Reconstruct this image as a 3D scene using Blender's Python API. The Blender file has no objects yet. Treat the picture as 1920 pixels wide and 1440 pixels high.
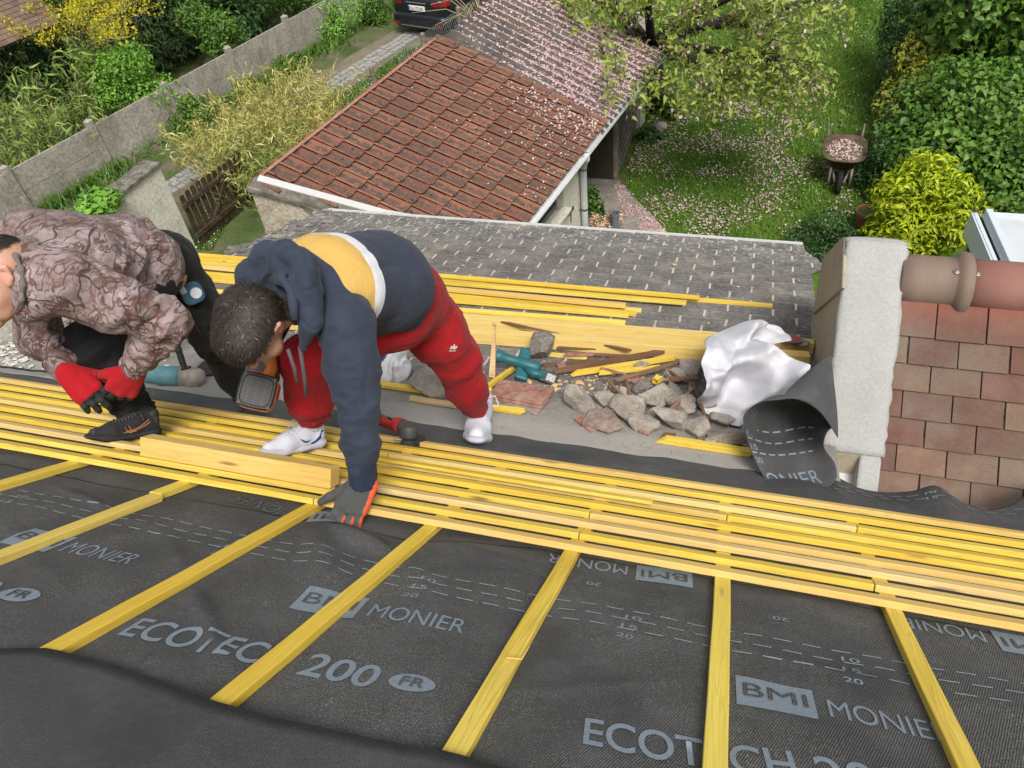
import bpy, bmesh, math, random
import numpy as np
from mathutils import Vector, Matrix, noise as mnoise
from mathutils.bvhtree import BVHTree
scene = bpy.context.scene
COL = scene.collection
R_ = math.radians
# ------------------------------------------------------------------ camera, world, light
W, H = 1920, 1440                  # the photograph's own pixels, used for measuring only
F = 1465.0
CAMZ = 7.6
def nrm(v):
    v = np.array(v, float); return v / np.linalg.norm(v)
_u = nrm((5514, 700, -F)); _g = np.array(nrm((180, 1480, F))); _g = nrm(_g - _u * _u.dot(_g))
ROT = np.stack([_u, np.cross(-_g, _u), -_g])
C0 = np.array([0, 0, CAMZ])
cam_d = bpy.data.cameras.new('camera'); cam = bpy.data.objects.new('camera', cam_d); COL.objects.link(cam)
cam_d.sensor_width = 36; cam_d.lens = 36 * F / W; cam_d.clip_end = 500; cam_d.clip_start = .05
right, down, fwd = ROT[:, 0], ROT[:, 1], ROT[:, 2]
cam.matrix_world = Matrix(((right[0], -down[0], -fwd[0], 0), (right[1], -down[1], -fwd[1], 0),
                           (right[2], -down[2], -fwd[2], CAMZ), (0, 0, 0, 1)))
scene.camera = cam
SUN_EL, SUN_AZ = R_(56), R_(150)   # azimuth measured clockwise from +Y
world = bpy.data.worlds.new('World'); scene.world = world; world.use_nodes = True
nt = world.node_tree; nt.nodes.clear()
sky = nt.nodes.new('ShaderNodeTexSky'); sky.sky_type = 'NISHITA'; sky.sun_disc = False
sky.sun_elevation = SUN_EL; sky.sun_rotation = SUN_AZ; sky.dust_density = 4; sky.air_density = 1.2; sky.ozone_density = 1
hs = nt.nodes.new('ShaderNodeHueSaturation'); hs.inputs['Saturation'].default_value = .3
bg = nt.nodes.new('ShaderNodeBackground'); bg.inputs[1].default_value = .125
wo = nt.nodes.new('ShaderNodeOutputWorld')
nt.links.new(sky.outputs[0], hs.inputs['Color']); nt.links.new(hs.outputs[0], bg.inputs[0]); nt.links.new(bg.outputs[0], wo.inputs[0])
sd = bpy.data.lights.new('sun', 'SUN'); sd.energy = 2.3; sd.angle = R_(20); sd.color = (1, .96, .9)
sun = bpy.data.objects.new('sun', sd); COL.objects.link(sun)
sdir = Vector((math.sin(SUN_AZ) * math.cos(SUN_EL), math.cos(SUN_AZ) * math.cos(SUN_EL), math.sin(SUN_EL)))
sun.rotation_euler = (-sdir).to_track_quat('-Z', 'Y').to_euler()
sun.location = (0, 0, 30)
vs = scene.view_settings; vs.view_transform = 'Standard'; vs.look = 'None'; vs.exposure = .32; vs.gamma = 1

# ------------------------------------------------------------------ measuring helpers (pixel of the photo -> point on a real plane)
HM = .85; SL = R_(36.6)
UU = np.array([1., 0, 0]); VV = np.array([0, math.cos(SL), -math.sin(SL)]); NN = np.array([0, math.sin(SL), math.cos(SL)])
def ray(x, y): return ROT @ np.array([x - W / 2, y - H / 2, F])
def at(x, y, D): return C0 + ray(x, y) / F * D
def main(x, y, dh=0): r = ray(x, y); return C0 + r * (-(HM - dh) / NN.dot(r))
def muv(x, y, dh=0): p = main(x, y, dh) - C0; return p[0], p.dot(VV)
def roofpt(u, v, h=0): return C0 + UU * u + VV * v + NN * (h - HM)
VH = 3.42
LS = R_(18); V2 = np.array([0, math.cos(LS), -math.sin(LS)]); N2 = np.array([0, math.sin(LS), math.cos(LS)])
HG = roofpt(0, VH) - NN * .03
def low(x, y, dh=0): r = ray(x, y); return C0 + r * ((N2.dot(HG - C0) + dh) / N2.dot(r))
def lowuv(x, y, dh=0): p = low(x, y, dh) - HG; return p[0], p.dot(V2)
def lowpt(u, w, h=0): return HG + UU * u + V2 * w + N2 * h
def gz(x, y, z=0): r = ray(x, y); return C0 + r * ((z - CAMZ) / r[2])
def onX(x, y, X): r = ray(x, y); return C0 + r * (X / r[0])
def depth(P): return (np.array(P) - C0).dot(fwd)

# ------------------------------------------------------------------ object helpers
def link(o, parent=None):
    COL.objects.link(o)
    if parent is not None: o.parent = parent
    return o
def tag(o, label=None, cat=None, group=None, kind=None):
    if label: o['label'] = label
    if cat: o['category'] = cat
    if group: o['group'] = group
    if kind: o['kind'] = kind
    return o
def empty(name, loc, label, cat, group=None):
    o = bpy.data.objects.new(name, None); o.location = Vector(loc); o.empty_display_size = .1
    link(o); tag(o, label, cat, group); bpy.context.view_layer.update(); return o
def wt(o):                                     # world place of an object whose chain only translates
    p = np.array(o.location); 
    if o.parent is not None: p = p + wt(o.parent)
    return p
class MB:
    def __init__(s): s.v = []; s.f = []; s.m = []
    def add(s, vs_, fs, mi=0):
        b = len(s.v); s.v += [tuple(map(float, p)) for p in vs_]
        for f in fs: s.f.append(tuple(b + i for i in f)); s.m.append(mi)
    def hexa(s, p, mi=0):          # 8 points: bottom loop then top loop
        s.add(p, [(3, 2, 1, 0), (4, 5, 6, 7), (0, 1, 5, 4), (1, 2, 6, 5), (2, 3, 7, 6), (3, 0, 4, 7)], mi)
    def box(s, o, x, y, z, mi=0):  # origin corner and three edge vectors
        o, x, y, z = [np.array(a, float) for a in (o, x, y, z)]
        s.hexa([o, o + x, o + x + y, o + y, o + z, o + x + z, o + x + y + z, o + y + z], mi)
    def tube(s, pts, rad, n=8, mi=0, caps=True):
        pts = [Vector(p) for p in pts]; rad = rad if hasattr(rad, '__len__') else [rad] * len(pts)
        rings = []; up = None
        for i, p in enumerate(pts):
            t = (pts[min(i + 1, len(pts) - 1)] - pts[max(i - 1, 0)]).normalized()
            if up is None: up = Vector((0, 0, 1)) if abs(t.z) < .9 else Vector((1, 0, 0))
            a = t.cross(up).normalized(); b = a.cross(t).normalized(); up = b
            rings.append([p + (a * math.cos(q) + b * math.sin(q)) * rad[i] for q in [2 * math.pi * k / n for k in range(n)]])
        vs_ = [q for r in rings for q in r]; fs = []
        for i in range(len(rings) - 1):
            for k in range(n): fs.append((i * n + k, i * n + (k + 1) % n, (i + 1) * n + (k + 1) % n, (i + 1) * n + k))
        if caps: fs.append(tuple(reversed(range(n)))); fs.append(tuple((len(rings) - 1) * n + k for k in range(n)))
        s.add(vs_, fs, mi)
    def lathe(s, o, ax, prof, n=20, mi=0, caps=True):   # profile of (radius, distance along ax)
        ax = Vector(ax).normalized(); o = Vector(o)
        a = ax.orthogonal().normalized(); b = ax.cross(a)
        vs_ = []; fs = []
        for r, h in prof:
            for k in range(n):
                q = 2 * math.pi * k / n; vs_.append(o + ax * h + (a * math.cos(q) + b * math.sin(q)) * r)
        for i in range(len(prof) - 1):
            for k in range(n): fs.append((i * n + k, i * n + (k + 1) % n, (i + 1) * n + (k + 1) % n, (i + 1) * n + k))
        if caps: fs.append(tuple(reversed(range(n)))); fs.append(tuple((len(prof) - 1) * n + k for k in range(n)))
        s.add(vs_, fs, mi)
    def prism(s, poly, ext, mi=0):
        n = len(poly); poly = [np.array(p, float) for p in poly]; ext = np.array(ext, float)
        fs = [tuple(reversed(range(n))), tuple(n + i for i in range(n))] + [(i, (i + 1) % n, n + (i + 1) % n, n + i) for i in range(n)]
        s.add(poly + [p + ext for p in poly], fs, mi)
    def mesh(s, name):
        me = bpy.data.meshes.new(name); me.from_pydata(s.v, [], s.f); me.update(); return me
    def build(s, name, mats, parent=None, loc=None, smooth=False, bevel=0, fix=True):
        me = s.mesh(name)
        if not isinstance(mats, (list, tuple)): mats = [mats]
        for m in mats: me.materials.append(m)
        me.polygons.foreach_set('material_index', s.m)
        o = bpy.data.objects.new(name, me)
        if fix:
            bm = bmesh.new(); bm.from_mesh(me); bmesh.ops.recalc_face_normals(bm, faces=bm.faces); bm.to_mesh(me); bm.free()
        L = Vector(loc) if loc is not None else (Vector(wt(parent)) if parent is not None else None)
        if L is not None:
            me.transform(Matrix.Translation(-L))
            if parent is None: o.location = L
        if smooth: me.polygons.foreach_set('use_smooth', [True] * len(me.polygons))
        link(o, parent)
        if parent is not None and loc is not None: o.location = L - Vector(wt(parent))
        if bevel:
            b = o.modifiers.new('bevel', 'BEVEL'); b.width = bevel; b.segments = 2; b.limit_method = 'ANGLE'; b.angle_limit = R_(40)
        return o
def npmesh(name, v, f, mats, parent=None, loc=None, smooth=False, tint=None, mi=None):
    """fast mesh from numpy arrays: all faces share one vertex count"""
    me = bpy.data.meshes.new(name); v = np.asarray(v, np.float32); f = np.asarray(f, np.int32)
    if loc is None and parent is not None: loc = wt(parent)
    if loc is not None: v = v - np.array(loc, np.float32)
    n = f.shape[1]
    me.vertices.add(len(v)); me.vertices.foreach_set('co', v.ravel())
    me.loops.add(f.size); me.loops.foreach_set('vertex_index', f.ravel())
    me.polygons.add(len(f)); me.polygons.foreach_set('loop_start', np.arange(0, f.size, n, dtype=np.int32))
    if smooth: me.polygons.foreach_set('use_smooth', np.ones(len(f), bool))
    if mi is not None: me.polygons.foreach_set('material_index', np.asarray(mi, np.int32))
    me.update(calc_edges=True)
    for m in (mats if isinstance(mats, (list, tuple)) else [mats]): me.materials.append(m)
    if tint is not None:
        a = me.attributes.new('tint', 'FLOAT', 'POINT'); a.data.foreach_set('value', np.asarray(tint, np.float32))
    o = bpy.data.objects.new(name, me)
    if loc is not None and parent is None: o.location = Vector(loc)
    return link(o, parent)

# ------------------------------------------------------------------ materials
class NT:
    def __init__(s, name):
        s.m = bpy.data.materials.new(name); s.m.use_nodes = True; s.t = s.m.node_tree; s.b = s.t.nodes['Principled BSDF']
        s.co = s.n('ShaderNodeTexCoord')
    def n(s, ty, **kw):
        x = s.t.nodes.new(ty)
        for k, v in kw.items(): setattr(x, k, v)
        return x
    def lk(s, a, b): s.t.links.new(a, b)
    def map(s, scale=(1, 1, 1), rot=(0, 0, 0), src='Object', loc=(0, 0, 0)):
        m = s.n('ShaderNodeMapping'); m.inputs['Scale'].default_value = scale; m.inputs['Rotation'].default_value = rot; m.inputs['Location'].default_value = loc
        s.lk(s.co.outputs[src], m.inputs[0]); return m.outputs[0]
    def noise(s, scale, detail=4, rough=.55, vec=None, dist=0):
        x = s.n('ShaderNodeTexNoise'); x.inputs['Scale'].default_value = scale; x.inputs['Detail'].default_value = detail
        x.inputs['Roughness'].default_value = rough; x.inputs['Distortion'].default_value = dist
        s.lk(vec if vec is not None else s.co.outputs['Object'], x.inputs['Vector']); return x.outputs[0]
    def vor(s, scale, vec=None, out='Distance', feature='F1', rnd=1):
        x = s.n('ShaderNodeTexVoronoi'); x.inputs['Scale'].default_value = scale; x.feature = feature; x.inputs['Randomness'].default_value = rnd
        s.lk(vec if vec is not None else s.co.outputs['Object'], x.inputs['Vector']); return x.outputs[out]
    def ramp(s, fac, stops, interp='LINEAR'):
        r = s.n('ShaderNodeValToRGB'); e = r.color_ramp.elements; r.color_ramp.interpolation = interp
        while len(e) < len(stops): e.new(.5)
        for i, (p, c) in enumerate(stops):
            e[i].position = p; c = (c, c, c) if not hasattr(c, '__len__') else c; e[i].color = (*c, 1)
        s.lk(fac, r.inputs[0]); return r.outputs[0]
    def mix(s, fac, a, b, mode='MIX'):
        x = s.n('ShaderNodeMix'); x.data_type = 'RGBA'; x.blend_type = mode
        for val, inp in ((fac, x.inputs[0]), (a, x.inputs[6]), (b, x.inputs[7])):
            if hasattr(val, 'is_linked') or isinstance(val, bpy.types.NodeSocket): s.lk(val, inp)
            elif hasattr(val, '__len__'): inp.default_value = (*val, 1)
            else: inp.default_value = val
        return x.outputs[2]
    def math(s, op, a, b=0, c=None):
        x = s.n('ShaderNodeMath'); x.operation = op
        for i, val in enumerate((a, b) if c is None else (a, b, c)):
            if isinstance(val, bpy.types.NodeSocket): s.lk(val, x.inputs[i])
            else: x.inputs[i].default_value = val
        return x.outputs[0]
    def attr(s, name):
        x = s.n('ShaderNodeAttribute'); x.attribute_name = name; return x.outputs['Fac']
    def rnd(s): return s.n('ShaderNodeObjectInfo').outputs['Random']
    def bump(s, h, strength=.3, dist=.01):
        b = s.n('ShaderNodeBump'); b.inputs['Strength'].default_value = strength; b.inputs['Distance'].default_value = dist
        s.lk(h, b.inputs['Height']); s.lk(b.outputs[0], s.b.inputs['Normal'])
    def fin(s, col, rough=.8, spec=.3):
        if isinstance(col, bpy.types.NodeSocket): s.lk(col, s.b.inputs['Base Color'])
        else: s.b.inputs['Base Color'].default_value = (*col, 1)
        if isinstance(rough, bpy.types.NodeSocket): s.lk(rough, s.b.inputs['Roughness'])
        else: s.b.inputs['Roughness'].default_value = rough
        s.b.inputs['Specular IOR Level'].default_value = spec
        return s.m
def plain(name, c, rough=.6, spec=.4, var=.25, scale=30, bump=0, metal=0):
    t = NT(name); n = t.noise(scale, 5, .6)
    c = np.array(c); col = t.ramp(n, [(.25, tuple(c * (1 - var))), (.75, tuple(np.minimum(c * (1 + var), .95)))])
    if bump: t.bump(t.noise(scale * 3, 4), bump, .004)
    t.b.inputs['Metallic'].default_value = metal
    return t.fin(col, rough, spec)
def speckle(name, cols, scale, rough=.9, bump=.4, bd=.006, extra=None):
    """weathered mineral surface: two noise octaves between three colours"""
    t = NT(name); a = t.noise(scale, 6, .65); b = t.noise(scale * 9, 3, .6)
    col = t.ramp(a, [(.3, cols[0]), (.5, cols[1]), (.7, cols[2])])
    col = t.mix(.5, col, t.ramp(b, [(.35, .25), (.65, .75)]), 'OVERLAY')
    if extra: col = extra(t, col)
    t.bump(t.math('ADD', a, t.math('MULTIPLY', b, .4)), bump, bd)
    return t.fin(col, rough, .25)
def leafmat(name, cols, rough=.5, trans=.22):
    """cols: colours of individual leaves from the darkest kind to the palest"""
    t = NT(name); k = len(cols); cols = [tuple(min(c * 1.75, .8) for c in q) for q in cols] if max(max(q) for q in cols) < .47 else cols
    col = t.ramp(t.attr('tint'), [(i / max(k - 1, 1), c) for i, c in enumerate(cols)])
    m = t.fin(col, rough, .3)
    if trans:
        tr = t.n('ShaderNodeBsdfTranslucent'); t.lk(col, tr.inputs[0]); mx = t.n('ShaderNodeMixShader'); mx.inputs[0].default_value = trans
        out = t.t.nodes['Material Output']; t.lk(t.b.outputs[0], mx.inputs[1]); t.lk(tr.outputs[0], mx.inputs[2]); t.lk(mx.outputs[0], out.inputs[0])
    return m
def woodmat(name, c1, c2, c3, knots=True, orange=.0):
    t = NT(name); r = t.rnd()
    off = t.n('ShaderNodeCombineXYZ'); t.lk(t.math('MULTIPLY', r, 37), off.inputs[0]); t.lk(t.math('MULTIPLY', r, 5), off.inputs[1])
    ad = t.n('ShaderNodeVectorMath'); ad.operation = 'ADD'; t.lk(t.co.outputs['Object'], ad.inputs[0]); t.lk(off.outputs[0], ad.inputs[1])
    def mp(sc):
        m = t.n('ShaderNodeMapping'); m.inputs['Scale'].default_value = sc; t.lk(ad.outputs[0], m.inputs[0]); return m.outputs[0]
    big = t.noise(1, 3, .5, mp((1.3, 9, 9))); fine = t.noise(1, 5, .6, mp((5, 130, 130))); ring = t.noise(1, 2, .5, mp((1.1, 34, 34)), dist=1.2)
    col = t.ramp(big, [(.3, c1), (.5, c2), (.72, c3)])
    rg = t.math('SINE', t.math('MULTIPLY', ring, 45)); col = t.mix(t.ramp(rg, [(.45, 0.), (1, .38)]), col, tuple(np.array(c1) * .62))
    col = t.mix(t.ramp(fine, [(.38, .3), (.62, 0.)]), col, tuple(np.array(c1) * .55))
    if knots:
        kv = t.vor(1, mp((2.4, 14, 14))); col = t.mix(t.ramp(kv, [(.05, .85), (.12, 0.)]), col, (.16, .07, .02))
    if c3[0] > .7 and c3[2] < .3: col = t.mix(t.ramp(r, [(0, .0), (.33, .5), (.34, .0), (.66, .55), (.67, 0.), (1, .5)]), col, t.ramp(r, [(0, tuple(np.minimum(np.array(c3) * [1.06, 1.10, 1.0], .93))), (.34, tuple(np.array(c2) * [.98, .90, .9])), (.67, tuple(np.minimum(np.array(c3) * [1.02, 1.05, 1.6], .93)))], 'CONSTANT'))
    t.bump(t.math('ADD', fine, t.math('MULTIPLY', rg, .3)), .25, .002)
    return t.fin(col, .62, .3)
M = {}
M['wood'] = woodmat('treated_pine', (.64, .42, .05), (.79, .56, .07), (.88, .68, .15))
M['pale_wood'] = woodmat('pale_pine', (.66, .43, .10), (.74, .52, .16), (.80, .60, .24))
M['raw_wood'] = woodmat('fresh_split_pine', (.62, .40, .18), (.72, .50, .26), (.78, .58, .34), False)
M['old_wood'] = woodmat('weathered_lath', (.13, .065, .035), (.22, .12, .07), (.32, .2, .13), False)
M['dark_wood'] = woodmat('dark_stained_wood', (.045, .028, .018), (.075, .048, .03), (.12, .085, .06), False)
M['gray_wood'] = woodmat('grey_weathered_wood', (.16, .13, .1), (.24, .2, .16), (.34, .3, .25), False)
def frame(o, x, y, z):
    return Matrix(((x[0], y[0], z[0], o[0]), (x[1], y[1], z[1], o[1]), (x[2], y[2], z[2], o[2]), (0, 0, 0, 1)))
ROOF = frame(roofpt(0, 0), UU, VV, NN)
LOWR = frame(HG, UU, V2, N2)
def local(mb, name, mats, mw, **kw):          # build from local coordinates under a frame
    o = mb.build(name, mats, **kw); o.matrix_world = mw; return o
def recenter(o, p):                            # move the origin of a top-level mesh to local point p
    p = Vector(p); o.data.transform(Matrix.Translation(-p)); o.matrix_world = o.matrix_world @ Matrix.Translation(p); return o
def child(o, parent):                          # parent without moving
    o.parent = parent; bpy.context.view_layer.update(); o.matrix_parent_inverse = parent.matrix_world.inverted(); return o
# ------------------------------------------------------------------ materials of the roof
def membrane_mat(name, base, dust):
    t = NT(name); n1 = t.noise(2.2, 6, .65); n2 = t.noise(900, 2, .7); n3 = t.noise(260, 4, .75)
    col = t.ramp(n1, [(.3, tuple(np.array(base) * .62)), (.7, tuple(np.array(base) * 1.4))])
    col = t.mix(t.ramp(t.noise(5.5, 6, .7), [(.48, 0.), (.72, .42)]), col, (.15, .15, .155))
    wv = t.n('ShaderNodeTexWave'); wv.inputs['Scale'].default_value = 75; wv.inputs['Distortion'].default_value = 1.5; wv.inputs['Detail'].default_value = 1
    t.lk(t.map((1, .55, 1), (0, 0, .6)), wv.inputs[0])
    col = t.mix(.22, col, t.ramp(wv.outputs[0], [(0, .012), (1, .16)]))
    sp = t.ramp(n3, [(.50, 0.), (.68, 1.)]); area = t.ramp(t.noise(2.1, 5, .65), [(.36, .06), (.66, dust)])
    col = t.mix(t.math('MULTIPLY', sp, area), col, (.36, .35, .30))
    col = t.mix(t.ramp(n2, [(.62, 0.), (.8, dust * .8)]), col, (.3, .29, .26))
    t.bump(t.math('ADD', wv.outputs[0], t.noise(60, 4)), .5, .003)
    return t.fin(col, .78, .35)
M['membrane'] = membrane_mat('roofing_underlay', (.058, .058, .058), .8)
M['membrane_clean'] = membrane_mat('roofing_underlay_clean', (.055, .055, .057), .22)
M['print'] = plain('pale_blue_print', (.21, .25, .29), .8, .2, .18, 120)
M['print_dull'] = plain('worn_print', (.105, .118, .13), .85, .2, .35, 160)
M['print_line'] = plain('pale_dash_print', (.27, .31, .31), .8, .2, .3, 90)

# ------------------------------------------------------------------ roof deck, underlay sheets
def gauss(u, v, cu, cv, ang, a, b, amp):
    c, s = math.cos(ang), math.sin(ang); x = (u - cu) * c + (v - cv) * s; y = -(u - cu) * s + (v - cv) * c
    return amp * np.exp(-(x / a) ** 2 - (y / b) ** 2)
CBH = .022
CB_PX = [((1840, 1440), (1658, 1142)), ((1338, 1440), (1357, 1092)), ((868, 1400), (1063, 1040)), ((432, 1310), (800, 990)), ((112, 1215), (585, 945)), ((0, 1040), (355, 905)), ((0, 925), (165, 878))]
CBU = [np.mean([muv(*p, .022)[0] for p in pr]) for pr in CB_PX]
CBU[-1] = CBU[-2] - .46
wu, wv_ = muv(700, 1022)
def hm(u, v):                                   # how far the underlay stands off the roof plane
    u = np.asarray(u, float); v = np.asarray(v, float)
    z = .0030 * np.sin(u * 7.3 + v * 3) * np.sin(v * 6.1 + 1) + .0016 * np.sin(u * 19 - v * 11) + .0012 * np.sin(u * 31 + v * 17 + 2 * np.sin(v * 5)) * np.sin(v * 9 - u * 4) + .005
    w = np.ones_like(z)
    for c in CBU: w = w * (1 - np.exp(-((u - c) / .075) ** 2))
    z0 = z * (.25 + .75 * w); z = z0 * 0
    z = z + gauss(u, v, wu + .01, wv_ - .02, -.5, .17, .035, .030) + gauss(u, v, wu - .1, wv_ - .13, -.95, .24, .05, .018) + gauss(u, v, wu + .16, wv_ - .12, -.9, .13, .03, .014)
    z = z + gauss(u, v, wu + .30, wv_ + .06, -.15, .30, .03, .007) + gauss(u, v, -1.75, 1.86, -.3, .25, .02, .010) + gauss(u, v, -1.15, 1.5, -.75, .30, .02, .009) + gauss(u, v, -1.05, 1.42, -.75, .34, .018, .008) + gauss(u, v, -.2, 1.45, .5, .2, .02, .005)
    z = z + gauss(u, v, -1.62, 1.5, -.5, .3, .03, .008) + gauss(u, v, .33, 1.75, -.1, .3, .02, .004)
    return z0 + z * w
def sheet(name, u0, u1, edge_lo, edge_hi, nu, nv, h0, hf, mat, thick=.0015):
    """underlay between two edges given as v(u); a real sheet with thickness"""
    us = np.linspace(u0, u1, nu); U = np.repeat(us, nv); T = np.tile(np.linspace(0, 1, nv), nu)
    lo = np.interp(U, *edge_lo); hi = np.interp(U, *edge_hi); V = lo + (hi - lo) * T
    Z = hf(U, V) + h0; P = np.stack([U, V, Z], 1)
    i, j = np.meshgrid(np.arange(nu - 1), np.arange(nv - 1), indexing='ij'); a = (i * nv + j).ravel()
    o = npmesh(name, P, np.stack([a, a + nv, a + nv + 1, a + 1], 1), mat, smooth=True); o.matrix_world = ROOF
    m = o.modifiers.new('thickness', 'SOLIDIFY'); m.thickness = thick; m.offset = -1
    return o
deck = MB(); deck.box((-4.15, -1.2, -.03), (6.6, 0, 0), (0, 4.55, 0), (0, 0, -.06))
house = empty('house', (0, 2, 0), 'house under repair whose roof slope carries the black underlay', 'house')
def hpart(o): return child(o, house)
o = local(deck, 'roof_deck', M['gray_wood'], ROOF); hpart(o)
pe = [muv(x, y) for x, y in ((-200, 690), (100, 712), (330, 738), (520, 752), (714, 777), (1060, 823), (1400, 872), (1560, 895))]
pe = sorted(pe) + [(.62, 3.52), (.74, 3.50), (.84, 3.50), (.92, 3.53), (1.0, 3.50), (1.1, 3.47), (1.2, 3.50), (1.3, 3.62), (1.45, 3.75), (2.2, 3.75)]
def hlow(u, v):
    z = hm(u, v)
    k = np.clip((v - 3.05) / .4, 0, 1)
    z = z + k * (.035 * np.exp(-((u - .92) / .07) ** 2) + .09 * np.clip((u - 1.12) / .25, 0, 1) ** 1.5 + .012 * np.sin(u * 16) * (u > .5))
    z = z + np.clip((-u - 1.6) / .6, 0, 1) * .010 * np.sin(v * 26 + u * 4) * np.clip((v - 2.75) / .15, 0, 1)
    return z
sh = sheet('underlay_sheet', -4.1, 2.2, ([-5, 3], [1.95, 1.95]), ([p[0] for p in pe], [p[1] for p in pe]), 260, 90, 0, hlow, M['membrane'])
tag(sh, 'lowest black underlay sheet running under the close rows of battens to the rubble', 'underlay', 'underlay sheets on the roof slope')
eb = [muv(x, y) for x, y in ((430, 958), (600, 985), (760, 1018), (1010, 1035), (1300, 1085), (1700, 1160))]
sh2 = sheet('underlay_sheet', -4.1, 2.2, ([-5, 3], [.75, .75]), ([-4.2] + [p[0] for p in eb] + [2.3], [2.03] + [p[1] + .012 for p in eb] + [2.0]), 420, 110, .003, hm, M['membrane'])
tag(sh2, 'middle black underlay sheet printed with large letters, crossed by the sloping counter battens', 'underlay', 'underlay sheets on the roof slope')
et = [muv(x, y, .04) for x, y in ((-150, 1198), (0, 1202), (90, 1206), (200, 1226), (300, 1262), (400, 1310), (600, 1352), (845, 1405), (1000, 1440), (1200, 1500))]
def htop(u, v):
    u = np.asarray(u, float); z = .02 + .004 * np.sin(u * 5 + v * 4)
    for c in CBU: z = z + .008 * np.exp(-((u - c) / .07) ** 2)
    return z
sh3 = sheet('underlay_sheet', -4.1, 2.2, ([-5, 3], [-1.1, -1.1]), ([p[0] for p in et] + [2.3], [p[1] for p in et] + [et[-1][1]]), 200, 60, .006, htop, M['membrane_clean'])
tag(sh3, 'topmost plain underlay sheet lying over the upper ends of the counter battens', 'underlay', 'underlay sheets on the roof slope')

# ------------------------------------------------------------------ lettering printed on the underlay
def text_poly(body, bold=.0):
    cu = bpy.data.curves.new('txt', 'FONT'); cu.body = body; cu.size = 1; cu.offset = bold; cu.resolution_u = 6
    ob = bpy.data.objects.new('txt', cu); COL.objects.link(ob); bpy.context.view_layer.update()
    me = bpy.data.meshes.new_from_object(ob.evaluated_get(bpy.context.evaluated_depsgraph_get()))
    bm = bmesh.new(); bm.from_mesh(me); bmesh.ops.triangulate(bm, faces=bm.faces)
    bmesh.ops.subdivide_edges(bm, edges=[e for e in bm.edges if e.calc_length() > .15], cuts=1, use_grid_fill=False); bmesh.ops.triangulate(bm, faces=bm.faces)
    v = np.array([x.co[:2] for x in bm.verts]); f = [[x.index for x in q.verts] for q in bm.faces]; bm.free()
    bpy.data.objects.remove(ob); bpy.data.curves.remove(cu); bpy.data.meshes.remove(me)
    mn, mx = v.min(0), v.max(0); return (v - mn) / (mx - mn), np.array(f)
def rect_poly(nx=8, ny=4, hole=None):
    v = np.array([(i / nx, j / ny) for i in range(nx + 1) for j in range(ny + 1)]); f = []
    for i in range(nx):
        for j in range(ny):
            a = i * (ny + 1) + j; f += [[a, a + ny + 1, a + ny + 2], [a, a + ny + 2, a + 1]]
    return v, np.array(f)
PR = {'print_line': ([], []), 'print_dull': ([], [])}; WORDS = []
def put(poly, o, ex, ey, which='print', lift=.002, hf=hm, dash=False):
    """place a unit-square outline on the roof: o origin, ex and ey vectors in (u, v)"""
    v, f = poly; o, ex, ey = [np.array(a, float) for a in (o, ex, ey)]
    q = o + np.outer(v[:, 0], ex) + np.outer(v[:, 1], ey)
    P = np.stack([q[:, 0], q[:, 1], hf(q[:, 0], q[:, 1]) + .003 + lift], 1)
    if not dash: WORDS.append((P, f, which, hf)); return
    L = PR[which]; b = sum(len(a) for a in L[0]); L[0].append(P); L[1].append(f + b)
def disc_poly(n=28):
    v = [(.5, .5)] + [(.5 + .5 * math.cos(2 * math.pi * k / n), .5 + .5 * math.sin(2 * math.pi * k / n)) for k in range(n)]
    return np.array(v), np.array([[0, 1 + k, 1 + (k + 1) % n] for k in range(n)])
T = {k: text_poly(k, .014 if k not in ('MONIER', 'BMI') else 0) for k in ('ECOTECH', '200', 'FR', 'MONIER', 'BMI', '10', '15', '20')}
T['BMI'] = text_poly('BMI')
def m2(p): return np.array(muv(*p))
def writing(px0, px1, hgt, body, which='print', flip=1, length=None):
    a, b = m2(px0), m2(px1); ex = b - a
    if length: ex = ex / np.linalg.norm(ex) * length
    ey = np.array([-ex[1], ex[0]]) / np.linalg.norm(ex) * hgt
    put(T[body], a, ex, ey, which); return a, ex, ey
def eco(p0, p1, L=None, which='print'):
    a, b = m2(p0), m2(p1); e = b - a; Lr = L or np.linalg.norm(e); e = e / np.linalg.norm(e); p = np.array([-e[1], e[0]])
    put(T['ECOTECH'], a, e * Lr * .64, p * .085, which); put(T['200'], a + e * Lr * .70, e * Lr * .27, p * .085, which)
    put(disc_poly(), a + e * Lr * 1.01 + p * .012, e * .095, p * .062, which); put(T['FR'], a + e * (Lr * 1.01 + .024) + p * .027, e * .05, p * .032, 'membrane', .004)
    return Lr
def logo(p0, p1, which='print', L=None, part='both'):
    """solid box with dark letters followed by the second word; p0 and p1 are the two ends of its base line"""
    a, b = m2(p0), m2(p1); e = b - a; Lr = L or np.linalg.norm(e); e = e / np.linalg.norm(e); p = np.array([-e[1], e[0]])
    if part != 'word':
        put(rect_poly(), a - p * .02, e * Lr * .38, p * .115, which)
        put(T['BMI'], a + e * Lr * .035 + p * .016, e * Lr * .31, p * .05, 'membrane', .004)
    if part != 'box': put(T['MONIER'], a + e * Lr * .44, e * Lr * .56, p * .068, which)
    return Lr
LE = eco((218, 1198), (708, 1302)); eco((1091, 1407), (1268, 1437), LE); eco((-395, 1060), (-60, 1125), LE * .92)
LM = logo((548, 1140), (866, 1192)); logo((1380, 1316), (1520, 1345), L=LM); logo((10, 1020), (196, 1056), L=LM * .9)
logo((1297, 1083), (1022, 1041), L=LM, which='print'); logo((1990, 1218), (1752, 1172), L=LM)
logo((680, 972), (610, 966), L=LM, part='box'); logo((645, 985), (462, 938), L=LM, which='print_dull', part='word')
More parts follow.
